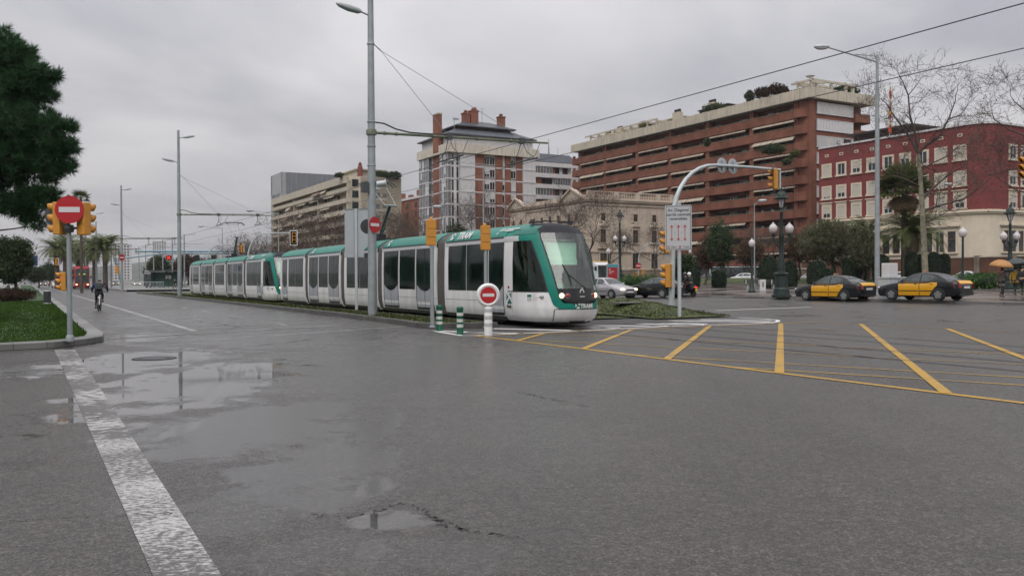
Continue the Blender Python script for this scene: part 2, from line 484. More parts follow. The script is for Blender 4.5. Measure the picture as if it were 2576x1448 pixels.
# ---------------------------------------------------------------- the ground
VT1, VT2 = 15.25, 18.7                           # centres of the two tram tracks
def nodes_of(m):
    t = m.node_tree
    return t, t.nodes['Principled BSDF']
def asphalt():
    m = bpy.data.materials.new('wet_asphalt'); m.use_nodes = True
    t, p = nodes_of(m); N = t.nodes.new; L = t.links.new
    tc_ = N('ShaderNodeTexCoord'); pos = tc_.outputs['Object']
    def noise(scale, det, rough=.6, vec=pos, dist=0):
        n = N('ShaderNodeTexNoise'); n.inputs['Scale'].default_value = scale; n.inputs['Detail'].default_value = det; n.inputs['Roughness'].default_value = rough; n.inputs['Distortion'].default_value = dist
        L(vec, n.inputs['Vector']); return n.outputs[0]
    def mth(op, a, b=None, c=None, clamp=False):
        n = N('ShaderNodeMath'); n.operation = op; n.use_clamp = clamp
        for i, x in enumerate((a, b, c)):
            if x is None: continue
            if isinstance(x, (int, float)): n.inputs[i].default_value = x
            else: L(x, n.inputs[i])
        return n.outputs[0]
    def rng(x, a, b, c, d, smooth=True):
        n = N('ShaderNodeMapRange'); n.interpolation_type = 'SMOOTHSTEP' if smooth else 'LINEAR'
        L(x, n.inputs[0])
        for i, q in enumerate((a, b, c, d)): n.inputs[i + 1].default_value = q
        return n.outputs[0]
    # lanes are laid, patched and worn along the avenue: stretched noise
    mp = N('ShaderNodeMapping'); mp.inputs['Rotation'].default_value = (0, 0, -YAW); mp.inputs['Scale'].default_value = (1, .22, 1); L(pos, mp.inputs[0])
    ml = N('ShaderNodeMapping'); ml.inputs['Rotation'].default_value = (0, 0, -YAW); ml.inputs['Scale'].default_value = (1.1, .035, 1); L(pos, ml.inputs[0]); lanev = ml.outputs[0]
    big = noise(.16, 5, .55, mp.outputs[0]); mid = noise(1.1, 5, .6); fine = noise(26, 4, .8); grit = noise(90, 2, .8)
    # standing water
    wet = None
    spots = [(430, 985, 260, 895, 1090, .97), (640, 1080, 290, 1000, 1170, .80), (990, 1308, 115, 1282, 1338, 1.1), (800, 1190, 240, 1090, 1300, .80), (300, 915, 230, 876, 950, 1.0), (455, 940, 40, 905, 1000, .95), (455, 1080, 40, 1045, 1120, .9), (313, 960, 40, 930, 990, .95), (935, 1230, 60, 1195, 1250, .9), (935, 1100, 55, 1000, 1230, .8), (935, 1375, 50, 1345, 1420, .8), (1000, 930, 520, 850, 1060, .5), (1250, 1120, 420, 1040, 1220, .35), (700, 790, 420, 760, 835, .5),
             (620, 1290, 230, 1190, 1400, .55), (900, 1392, 350, 1330, 1460, .5), (60, 935, 160, 918, 952, .8), (700, 850, 330, 820, 885, .6), (1750, 900, 300, 880, 925, .35), (330, 850, 130, 836, 868, .9),
             (2200, 965, 180, 935, 990, .45), (1180, 1010, 330, 960, 1060, .3)]
    wob = mth('MULTIPLY_ADD', noise(1.15, 8, .70, pos, .35), 3.0, -1.5)
    for cx, cy, rxp, y0, y1, amp in spots:
        c = G(cx, cy); e = G(cx + rxp, cy); n0 = G(cx, y0); n1 = G(cx, y1)
        ms = N('ShaderNodeMapping'); ms.vector_type = 'POINT'
        sx = 1 / max(.05, abs(e.x - c.x)); sy = 1 / max(.05, abs(n0.y - n1.y) / 2)
        yc = (n0.y + n1.y) / 2
        ms.inputs['Scale'].default_value = (sx, sy, 0); ms.inputs['Location'].default_value = (-c.x * sx, -yc * sy, 0)
        L(pos, ms.inputs[0])
        ln = N('ShaderNodeVectorMath'); ln.operation = 'LENGTH'; L(ms.outputs[0], ln.inputs[0])
        d = mth('ADD', ln.outputs['Value'], wob)
        w = mth('MULTIPLY', rng(d, .62, 1.12, 1, 0), amp)
        wet = w if wet is None else mth('MAXIMUM', wet, w)
    pw = rng(noise(.42, 8, .68, pos, .4), .54, .62, 0, .50)
    wet = mth('MAXIMUM', wet, pw)
    pool = rng(wet, .78, 1.0, 0, 1)
    # colour: grey aggregate, darker where it is soaked
    lane = noise(1, 3, .5, lanev)
    base = mth('MULTIPLY_ADD', big, .050, .008)
    base = mth('MULTIPLY_ADD', lane, .032, base)
    base = mth('MULTIPLY_ADD', mid, .034, base)
    def cells(scale):
        n = N('ShaderNodeTexVoronoi'); n.inputs['Scale'].default_value = scale; L(pos, n.inputs['Vector']); q = N('ShaderNodeSeparateColor'); L(n.outputs['Color'], q.inputs[0]); return q.outputs[0], q.outputs[1]
    st1, st1b = cells(80); st2, _ = cells(24)
    grain = mth('MULTIPLY_ADD', mth('POWER', st1, 1.8), 1.0, .40)
    grain = mth('MULTIPLY', grain, mth('MULTIPLY_ADD', st2, .55, .72))
    grain = mth('MULTIPLY', grain, mth('MULTIPLY_ADD', fine, .9, .55))
    base = mth('MULTIPLY', base, grain, None, True)
    base = mth('MULTIPLY', base, .98)
    base = mth('MULTIPLY', base, rng(wet, 0, 1, 1.0, .72))
    cc = N('ShaderNodeCombineColor')
    L(mth('MULTIPLY', base, 1.09), cc.inputs[0]); L(base, cc.inputs[1]); L(mth('MULTIPLY', base, .90), cc.inputs[2])
    L(cc.outputs[0], p.inputs['Base Color'])
    rough = mth('MULTIPLY_ADD', mid, .14, .20)
    rough = mth('MULTIPLY_ADD', lane, .18, rough)
    rough = mth('MULTIPLY', rough, mth('ADD', 1.0, mth('MULTIPLY', mth('SUBTRACT', st1b, .5), rng(wet, .1, .7, .7, .05))))
    rough = mth('MULTIPLY', rough, rng(wet, 0, .8, 1.12, .44))
    rough = mth('MULTIPLY', rough, rng(pool, 0, 1, 1, .16), None, True)
    L(rough, p.inputs['Roughness'])
    p.inputs['Specular IOR Level'].default_value = .5
    b1 = N('ShaderNodeBump'); b1.inputs['Distance'].default_value = .012
    L(mth('MULTIPLY', rng(wet, 0, .9, .52, .10), rng(pool, 0, 1, 1, .02)), b1.inputs['Strength'])
    h = mth('ADD', mth('MULTIPLY', noise(42, 3, .75), 1.0), mth('ADD', mth('MULTIPLY', grit, .5), mth('MULTIPLY', st1, .35)))
    L(h, b1.inputs['Height']); L(b1.outputs[0], p.inputs['Normal'])
    return m
def worn(name, col, under, wear, scale=(9, 34, 1), rough=.42):
    """road paint, worn through to the asphalt in streaks"""
    m = bpy.data.materials.new(name); m.use_nodes = True
    t, p = nodes_of(m); N = t.nodes.new; L = t.links.new
    tc_ = N('ShaderNodeTexCoord')
    mp = N('ShaderNodeMapping'); mp.inputs['Scale'].default_value = scale; L(tc_.outputs['Object'], mp.inputs[0])
    n = N('ShaderNodeTexNoise'); n.inputs['Scale'].default_value = 1; n.inputs['Detail'].default_value = 5; n.inputs['Roughness'].default_value = .72; L(mp.outputs[0], n.inputs['Vector'])
    n2 = N('ShaderNodeTexNoise'); n2.inputs['Scale'].default_value = .8; n2.inputs['Detail'].default_value = 3; L(tc_.outputs['Object'], n2.inputs['Vector'])
    ad = N('ShaderNodeMath'); ad.operation = 'MULTIPLY_ADD'; L(n2.outputs[0], ad.inputs[0]); ad.inputs[1].default_value = .55; L(n.outputs[0], ad.inputs[2])
    r = N('ShaderNodeMapRange'); r.inputs[1].default_value = wear - .06; r.inputs[2].default_value = wear + .10; L(ad.outputs[0], r.inputs[0])
    mx = N('ShaderNodeMix'); mx.data_type = 'RGBA'; L(r.outputs[0], mx.inputs[0]); mx.inputs[6].default_value = (*col, 1); mx.inputs[7].default_value = (*under, 1)
    L(mx.outputs[2], p.inputs['Base Color']); p.inputs['Roughness'].default_value = rough
    return m
M['asphalt'] = asphalt()
M['paint_white'] = worn('paint_white', (.74, .73, .72), (.10, .10, .098), 1.02)
M['paint_worn'] = worn('paint_worn', (.42, .41, .40), (.07, .068, .064), .745, (17, 27, 1)); M['paint_patchy'] = worn('paint_patchy', (.40, .39, .38), (.08, .078, .074), .70, (7, 8, 1))
M['paint_faint'] = worn('paint_faint', (.31, .305, .30), (.09, .09, .088), .78)
M['paint_yellow'] = worn('paint_yellow', (.43, .245, .012), (.10, .09, .07), .87, (9, 14, 1))
M['paint_yellow_faint'] = worn('paint_yellow_faint', (.34, .205, .02), (.09, .085, .075), .80)
M['rail'] = mat('rail', (.016, .013, .015), .5, .2, var=.4, scale=2)
M['joint'] = mat('joint', (.042, .040, .038), .7, var=.3)
M['kerb'] = brickmat('kerb', (.17, .165, .155), (.22, .215, .205), (.06, .06, .055), 1.0, 4.0, .4, var=.4); M['kerb_dark'] = mat('kerb_dark', (.075, .073, .068), .5, var=.4, scale=2, bump=.3)
M['soil'] = mat('soil', (.035, .04, .012), .9, var=.5, scale=2.5, var2=(.055, .07, .02))
M['soil_green'] = mat('soil_green', (.012, .040, .006), .9, var=.4, scale=1.5, var2=(.022, .062, .010)); M['park_grass'] = mat('park_grass', (.026, .042, .007), .9, var=.4, scale=.8, var2=(.055, .07, .014))
def paving():
    m = bpy.data.materials.new('wet_paving'); m.use_nodes = True
    t, p = nodes_of(m); N = t.nodes.new; L = t.links.new
    tc_ = N('ShaderNodeTexCoord'); mp = N('ShaderNodeMapping'); mp.inputs['Rotation'].default_value = (0, 0, -YAW); L(tc_.outputs['Object'], mp.inputs[0])
    b = N('ShaderNodeTexBrick'); b.inputs['Scale'].default_value = 1; b.inputs['Brick Width'].default_value = .4; b.inputs['Row Height'].default_value = .4; b.inputs['Mortar Size'].default_value = .008
    b.inputs['Color1'].default_value = (.11, .095, .085, 1); b.inputs['Color2'].default_value = (.15, .125, .115, 1); b.inputs['Mortar'].default_value = (.05, .045, .04, 1); L(mp.outputs[0], b.inputs['Vector'])
    n = N('ShaderNodeTexNoise'); n.inputs['Scale'].default_value = .25; n.inputs['Detail'].default_value = 7; L(tc_.outputs['Object'], n.inputs['Vector'])
    r = N('ShaderNodeMapRange'); r.inputs[1].default_value = .42; r.inputs[2].default_value = .6; r.inputs[3].default_value = .10; r.inputs[4].default_value = .42; L(n.outputs[0], r.inputs[0]); L(r.outputs[0], p.inputs['Roughness'])
    r2 = N('ShaderNodeMapRange'); r2.inputs[1].default_value = .35; r2.inputs[2].default_value = .65; r2.inputs[3].default_value = .55; r2.inputs[4].default_value = 1.25; L(n.outputs[0], r2.inputs[0])
    mx = N('ShaderNodeMix'); mx.data_type = 'RGBA'; mx.blend_type = 'MULTIPLY'; mx.inputs[0].default_value = 1; L(b.outputs['Color'], mx.inputs[6]); L(r2.outputs[0], mx.inputs[7]); L(mx.outputs[2], p.inputs['Base Color'])
    return m
M['paving'] = paving()
M['earth'] = mat('earth', (.06, .07, .045), .9, var=.4, scale=.02)
def struct(o, kind='structure'):
    o['kind'] = kind; return o
# earth to the horizon, and the asphalt of the avenue and of the crossing on top of it
mb = MB(); mb.poly([(-5000, -200, -.06), (5000, -200, -.06), (5000, 5000, -.06), (-5000, 5000, -.06)]); struct(mb.build('ground', M['earth']))
mb = MB(); mb.grid([[RV(s, v, TZ(v)) for v in (-60, 25, 30, 35, 41.1)] for s in (-90, 24, 120, 400, 1500)]); struct(mb.build('road', M['asphalt']))
def strip(mb, pts, w, z, mi=0):
    pts = [on_ground(p) for p in pts]; L = []; Rr = []
    for i, p in enumerate(pts):
        d = (pts[min(i + 1, len(pts) - 1)] - pts[max(i - 1, 0)]).normalized(); nrm = Vector((-d.y, d.x, 0)) * w / 2
        L.append(p + nrm + Vector((0, 0, z))); Rr.append(p - nrm + Vector((0, 0, z)))
    mb.grid([L, Rr], mi)
def pxs(*p): return [G(*q) for q in p]
# white line beside the left kerb, worn away in places
mb = MB()
mb.poly([RV(2.5, .59, .004), RV(2.5, .90, .004), RV(9.6, .94, .004), RV(9.6, .59, .004)])
struct(mb.build('road_line', M['paint_worn']))
mb = MB(); mb.poly([RV(9.6, .59, .004), RV(9.6, .94, .004), RV(22.6, 1.0, .004), RV(22.6, .58, .004)])
struct(mb.build('faded_road_line', M['paint_patchy']))
mb = MB()
strip(mb, [RV(28.4, 4.6), RV(330, 4.6)], .22, .004)
strip(mb, [RV(26.0, 2.0), RV(27.2, 4.5), RV(29.3, 10.5)], .22, .008)
for k in range(26):
    s = 30 + k * 7.0
    strip(mb, [RV(s, 7.9), RV(s + 2.6, 7.9)], .12, .004)
for (a, b) in (((22.9, 2.1), (27.2, 11.2)), ((30.8, 25.6), (29.8, 33.4)), ((33, 33.6), (52, 33.6)), ((33, 38.9), (60, 38.9))):
    strip(mb, [RV(*a), RV(*b)], .16, .004)
struct(mb.build('lane_marking', M['paint_faint']))
mb = MB()
strip(mb, [RV(30.6, 28.0), RV(29.8, 33.4)], .22, .008)
strip(mb, pxs((1089, 832), (1162, 844), (1222, 842.5), (1328, 837.5), (1459, 832), (1702, 819.5), (1900, 813.5), (1938, 811.5), (1957, 808.5), (1955, 805), (1925, 802), (1856, 798.5)), .15, .004)
for a, b, w in (((1108, 832.5), (1222, 837), .3), ((1240, 826), (1441, 831), .36), ((1175, 835), (1315, 838.5), .22), ((1440, 818), (1690, 820), .34), ((1470, 812), (1770, 816.5), .36), ((1577, 810), (1779, 814.5), .3), ((1678, 806.5), (1936, 810), .34), ((1761, 803.5), (1940, 806.5), .32), ((1330, 822), (1560, 824.5), .3)):
    strip(mb, pxs(a, b), w, .004)
struct(mb.build('hatch_marking', M['paint_white']))
# yellow box junction
mb = MB()
strip(mb, [RV(21.5, 10.9), RV(-40, 10.9)], .15, .008)
strip(mb, [RV(21.5, 10.9), RV(21.4, 24.3)], .12, .010)
for s0 in (21.4, 18.3, 15.2):
    pass
for (a, b) in (((21.3, 13.0), (19.2, 10.9)), ((21.4, 16.2), (16.2, 10.9)), ((21.4, 19.3), (13.3, 10.9)), ((21.3, 22.4), (10.4, 10.9)), ((19.6, 24.3), (7.4, 10.9)), ((16.5, 24.3), (4.5, 10.9))):
    strip(mb, [RV(*a), RV(*b)], .155, .012)
struct(mb.build('box_junction_marking', M['paint_yellow']))
mb = MB()
strip(mb, [RV(21.4, 24.3), RV(-20, 24.3)], .12, .008)
for s0 in (11.6, 14.5, 20.3, 26.1):
    a = (s0, 10.9); b = (s0 - 32, 10.9 + 32 * .42)
    if s0 > 21.4: a = (21.4, 10.9 + (s0 - 21.4) * .42)
    strip(mb, [RV(*a), RV(*b)], .11, .006)
struct(mb.build('box_crossline_marking', M['paint_yellow_faint']))
# rails let into the road
mb = MB()
for vt in (VT1, VT2):
    for g in (-.76, .76):
        strip(mb, [RV(-80, vt + g), RV(24.2, vt + g)], .075, .014)
struct(mb.build('tram_rails', M['rail']))
# cracks and joints in the asphalt
mb = MB(); cr = random.Random(4)
def crack(p, w, z=.004):
    q = []
    for a, b in zip(p, p[1:]):
        for k in range(14):
            t = k / 14; x = lerp(a[0], b[0], t); y = lerp(a[1], b[1], t); g = G(x, y)
            d = .006 * g.length
            q.append(g + Vector((cr.uniform(-d, d), cr.uniform(-d, d), 0)))
    for i in range(len(q) - 1):
        if cr.random() < .62: strip(mb, [q[i], q[i + 1]], w * cr.uniform(.2, 1.1), z)
crack([(1000, 1258), (1050, 1276), (1095, 1300), (1130, 1318), (1210, 1338), (1300, 1350)], .016); crack([(1080, 1300), (1120, 1322), (1180, 1336)], .03)
crack([(790, 1292), (860, 1302), (930, 1290), (1010, 1262)], .014)
crack([(0, 1073), (200, 1053), (330, 1048)], .018)
crack([(0, 1310), (230, 1300), (440, 1290)], .010)
crack([(0, 938), (120, 930), (190, 928)], .05)
crack([(0, 915), (160, 906), (320, 903)], .04)
crack([(600, 830), (820, 826), (1090, 838)], .05)
crack([(640, 870), (900, 842), (1080, 838)], .06)
crack([(1300, 985), (1390, 1005), (1520, 1028)], .035)
crack([(480, 805), (560, 815), (610, 825)], .07)
struct(mb.build('road_joint', M['joint']))
# --------------------------------------------------------------- kerbed islands
def island(name, outline, hk, kw, zin, mat_in, km='kerb'):
    """a kerb round an outline (list of world xy, anticlockwise) and the soil inside it"""
    n = len(outline); P = [Vector((p[0], p[1])) for p in outline]
    ins = []
    for i in range(n):
        a = P[i - 1]; b = P[i]; c = P[(i + 1) % n]
        d1 = (b - a).normalized(); d2 = (c - b).normalized()
        n1 = Vector((-d1.y, d1.x)); n2 = Vector((-d2.y, d2.x)); nn = (n1 + n2).normalized()
        ins.append(b + nn * kw / max(.5, nn.dot(n1)))
    mb = MB()
    rows = [[(*p, 0) for p in P], [(*p, hk - .02) for p in P], [(*lerp(p, q, .08), hk) for p, q in zip(P, ins)], [(*q, hk) for q in ins], [(*q, 0) for q in ins]]
    mb.grid(rows, closed=True)
    k = struct(mb.build(name + '_kerb', M[km]))
    mb = MB(); mb.poly([(*q, zin) for q in ins]); s_ = struct(mb.build(name, mat_in))
    return ins
def arc(c, r, a0, a1, n=8):
    return [(c[0] + r * math.cos(lerp(a0, a1, i / n)), c[1] + r * math.sin(lerp(a0, a1, i / n))) for i in range(n + 1)]
# left lawn: corner at s 24, v 1.9
lc = RV(23.9, .2); cA = [RV(23.0, -.3), RV(23.25, .6), RV(23.9, 1.25), RV(24.9, 1.75), RV(26.5, 1.9)]
LAWN = [RV(21.2, -9), RV(22.4, -3)] + cA + [RV(80, 2.05), RV(300, 2.2), RV(300, -9)]
LAWN_IN = island('lawn', LAWN, .16, .42, .12, M['soil_green'])
# central reservation: grass each side of the tracks
NEARG = [RV(28, 11.3), RV(26.2, 11.1), RV(25.4, 11.3), RV(25.0, 12.2), RV(24.7, 13.3), RV(112, 13.3), RV(118, 12.2), RV(112, 11.6), RV(36, 11.6)][::-1]
def ccw(p):
    a = sum(p[i - 1][0] * p[i][1] - p[i][0] * p[i - 1][1] for i in range(len(p)))
    return p if a > 0 else p[::-1]
NEAR_IN = island('verge', ccw(NEARG), .18, .13, .17, M['soil'], 'kerb_dark')
# bed of the tracks beyond the crossing
mb = MB(); mb.poly([RV(27.0, 13.35, .06), RV(27.0, 20.4, .06), RV(112, 20.4, .06), RV(112, 13.35, .06)]); struct(mb.build('track_bed', M['soil']))
mb = MB(); mb.poly([RV(24.0, 13.35, .010), RV(24.0, 20.6, .010), RV(27.0, 20.6, .010), RV(27.0, 13.35, .010)]); struct(mb.build('track_slab', M['joint']))
# mounded grass right of the tracks
def mound_h(s, v):
    t = min(max((v - 20.6) / 4.0, 0), 1); e = min(max((s - 25.9 - (v - 20.6) * .1) / 4.5, 0), 1)
    return .05 + .70 * (math.sin(math.pi * min(t * .96 + .02, 1)) ** .8) * (e ** .7) * (0.9 + .1 * math.sin(s * .7))
mb = MB(); rows = []
for i in range(70):
    s = 25.9 + (i * .35 if i < 30 else 10.5 + (i - 30) * 2.2)
    rows.append([RV(s, lerp(20.6, 24.6, k / 12), mound_h(s, lerp(20.6, 24.6, k / 12))) for k in range(13)])
mb.grid(rows); struct(mb.build('mound', M['soil'], smooth=180))
# far pavement with its kerb, climbing to a lawn and a side street
SL = (-60, 0, 24, 45, 60, 90, 150, 400, 900)
mb = MB(); mb.grid([[RV(s, v, TZ(v)) for s in SL] for v in (41.3, 48, 56, 66, 74.3)]); struct(mb.build('pavement', M['paving'], smooth=180))
mb = MB(); mb.grid([[RV(s, 41.1, .19) for s in SL], [RV(s, 41.1, .325) for s in SL], [RV(s, 41.45, .33) for s in SL]]); struct(mb.build('pavement_kerb', M['kerb']))
mb = MB(); mb.grid([[RV(s, v, TZ(v)) for s in SL] for v in (74.2, 78, 82, 85, 88, 90, 92, 95, 98.2)]); struct(mb.build('park_lawn', M['park_grass'], smooth=180))
mb = MB(); mb.grid([[RV(s, 74.1, TZ(74) - .1) for s in SL], [RV(s, 74.1, TZ(74) + .10) for s in SL], [RV(s, 74.4, TZ(74.4) + .09) for s in SL]]); struct(mb.build('lawn_edge', M['kerb']))
mb = MB(); mb.grid([[RV(s, v, TZ(v)) for s in SL] for v in (98.1, 110, 420)]); struct(mb.build('upper_ground', M['asphalt'], smooth=180))
# a far tram stop island and pavement on the left of the avenue
mb = MB(); mb.grid([[RV(s, v, z) for s in (128, 240)] for v, z in ((12.0, 0), (12.0, .25), (24, .25), (24, 0))]); struct(mb.build('platform', M['kerb']))
# --------------------------------------------------------------- hills on the skyline
M['hill'] = mat('hill', (.060, .075, .060), .9, var=.5, scale=.012)
mb = MB(); rows = []; hr = random.Random(3)
for j, (Y, hs) in enumerate(((1500, 0), (1900, .5), (2400, 1), (3000, .6))):
    row = []
    for i in range(81):
        x = -2600 + i * 50
        h = 96 + 34 * math.sin(i * .17 + .6) + 12 * math.sin(i * .61) + 6 * math.sin(i * 1.9 + j)
        row.append((x, Y, -4 + max(0, h) * .55 * hs * min(1, max(0, (1400 - x) / 900)) * (.55 + .45 * min(1, max(0, (x + 2300) / 900)))))
    rows.append(row)
mb.grid(rows); struct(mb.build('hills', M['hill'], smooth=180))
# --------------------------------------------------------------- grass blades
M['blade_green'] = leafmat('blade_green', (.018, .050, .004), (.056, .112, .010), .6, .8, .3)
M['blade_dry'] = leafmat('blade_dry', (.024, .042, .007), (.074, .082, .020), .65, 1.3, .3)
def in_poly(P, x, y):
    n = len(P); c = np.zeros(len(x), bool)
    for i in range(n):
        x1, y1 = P[i - 1][0], P[i - 1][1]; x2, y2 = P[i][0], P[i][1]
        k = ((y1 > y) != (y2 > y)) & (x < (x2 - x1) * (y - y1) / (y2 - y1 + 1e-12) + x1)
        c ^= k
    return c
def blades(name, poly, n, h, z, mat_, seed=1, near=1.6, hf=None, box=None, w=.012):
    rg = np.random.default_rng(seed)
    xs = [p[0] for p in poly]; ys = [p[1] for p in poly]
    b = box or (min(xs), max(xs), min(ys), max(ys))
    u = rg.random(n * 8); yy = b[2] + (b[3] - b[2]) * u ** near
    xx = b[0] + (b[1] - b[0]) * rg.random(n * 8)
    k = in_poly(poly, xx, yy); xx = xx[k][:n]; yy = yy[k][:n]; m = len(xx)
    zz = np.full(m, z) if hf is None else np.array([hf(*SV((a, c_))) for a, c_ in zip(xx, yy)])
    dist = np.hypot(xx, yy)
    ww = w * np.maximum(1, dist / 18); hh = h * (.45 + .9 * rg.random(m)) * np.clip(.75 + .4 * np.sin(xx * 1.7 + yy * .9) + .25 * np.sin(xx * 5 - yy * 3), .4, 1.5)
    an = rg.random(m) * 6.283; ln = hh * .6 * rg.random(m); la = rg.random(m) * 6.283
    V = np.empty((m, 3, 3), np.float32)
    V[:, 0] = np.stack([xx - ww * np.cos(an), yy - ww * np.sin(an), zz], 1)
    V[:, 1] = np.stack([xx + ww * np.cos(an), yy + ww * np.sin(an), zz], 1)
    V[:, 2] = np.stack([xx + ln * np.cos(la), yy + ln * np.sin(la), zz + hh], 1)
    o = raw(name, V.reshape(-1, 3), np.arange(m * 3).reshape(-1, 3), mat_)
    return struct(o, 'stuff')
tag(blades('lawn_grass', [p for p in LAWN_IN], 60000, .085, .12, M['blade_green'], 2, 2.2, box=(-34, -9, 19, 70)), 'short bright green lawn behind the stone kerb on the left', 'grass')
vg = [RV(26.0, 11.35), RV(25.3, 12.1), RV(25.0, 13.2), RV(100, 13.2), RV(100, 11.8), RV(36, 11.8)]
tag(blades('verge_grass', vg, 26000, .10, .17, M['blade_dry'], 3, 1.7, box=(-50, 0, 24, 98)), 'olive grass on the narrow verge between road and tram', 'grass')
mg = [RV(26.0, 20.7), RV(26.0, 24.6), RV(70, 24.6), RV(70, 20.7)]
tag(blades('mound_grass', mg, 26000, .075, 0, M['blade_dry'], 4, 1.5, hf=lambda s, v: mound_h(s, v) - .01, box=(-30, 9, 31, 75)), 'olive grass on the low mound right of the tram front', 'grass')
tg = [RV(27.2, 13.4), RV(27.2, 20.3), RV(80, 20.3), RV(80, 13.4)]
tag(blades('track_grass', tg, 14000, .06, .06, M['blade_dry'], 5, 1.5), 'short grass growing between and beside the tram rails', 'grass')
# ---------------------------------------------------------------- buildings
M['brick_brown'] = brickmat('brick_brown', (.205, .076, .048), (.245, .095, .060), (.17, .088, .066), .30, .09, var=.32)
M['brick_tower'] = brickmat('brick_tower', (.23, .082, .05), (.27, .10, .06), (.20, .11, .085), .30, .09, var=.25)
M['brick_red'] = brickmat('brick_red', (.205, .044, .046), (.232, .056, .055), (.185, .056, .054), .30, .08, var=.15)
M['brick_fence'] = brickmat('brick_fence', (.12, .05, .03), (.16, .07, .045), (.11, .08, .06), .30, .09, var=.4)
M['cream'] = mat('cream', (.62, .545, .43), .75, var=.10, scale=.4, streak=.07, spec=.25)
M['cream_pale'] = mat('cream_pale', (.58, .53, .45), .7, var=.12, scale=.4, streak=.2, spec=.25)
M['cream_panel'] = mat('cream_panel', (.50, .45, .36), .7, var=.14, scale=.5, streak=.22, spec=.25)
M['stone'] = mat('stone', (.50, .42, .345), .8, var=.16, scale=.5, streak=.18, spec=.2)
M['stone_dark'] = mat('stone_dark', (.20, .165, .13), .8, var=.3, scale=.7, streak=.3, spec=.2)
M['white_wall'] = mat('white_wall', (.62, .60, .60), .7, var=.1, scale=.4, streak=.15, spec=.25)
M['white_panel'] = mat('white_panel', (.56, .55, .555), .55, var=.06, scale=1.5)
M['louvre'] = mat('louvre', (.50, .49, .46), .6, var=.06, scale=2)
M['shutter'] = mat('shutter', (.48, .44, .38), .7, var=.1, scale=2.5)
M['bay_glass'] = mat('bay_glass', (.13, .135, .145), .12, var=.5, scale=.9, spec=.6)
M['win_glass'] = mat('win_glass', (.022, .026, .028), .06, var=.7, scale=.8, spec=.6)
M['win_teal'] = mat('win_teal', (.04, .085, .085), .06, var=.5, scale=.3, spec=.6)
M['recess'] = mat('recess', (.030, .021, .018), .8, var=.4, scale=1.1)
M['wood'] = mat('wood', (.14, .065, .03), .6, var=.3, scale=3)
M['slate'] = mat('slate', (.055, .062, .075), .5, var=.25, scale=1.4, bump=.2, bscale=6)
M['office_grey'] = mat('office_grey', (.17, .18, .195), .5, var=.1, scale=.3)
M['office_pale'] = mat('office_pale', (.32, .33, .34), .5, var=.1, scale=.3)
M['awning'] = mat('awning', (.40, .345, .27), .8, var=.25, scale=1.3)
M['awning_dark'] = mat('awning_dark', (.20, .13, .10), .8, var=.3, scale=1.3)
M['rail_pale'] = mat('rail_pale', (.30, .28, .18), .5, .2)
M['terracotta'] = mat('terracotta', (.17, .05, .04), .7, var=.2)
ZB = .5
br = random.Random(21)
def corner(px, Y):
    d = ray(px, 700); t = Y / d.y
    return Vector((d.x * t, Y, 0))
def building(name, label, px, Y, cat='building'):
    return thing(name, label, cat, corner(px, Y), YAW)
def place(proto, parent, x, y, z, face='B', name=None):
    o = proto.copy(); COL.objects.link(o)
    setparent(o, parent); o.location = (x, y, z); o.rotation_euler = (0, 0, 0 if face == 'B' else -math.pi / 2)
    for ch in KIDS.get(proto.name, []):
        c = ch.copy(); COL.objects.link(c); c.parent = o
    return o
def drop(proto):
    for ch in KIDS.pop(proto.name, []): bpy.data.objects.remove(ch)
    bpy.data.objects.remove(proto)
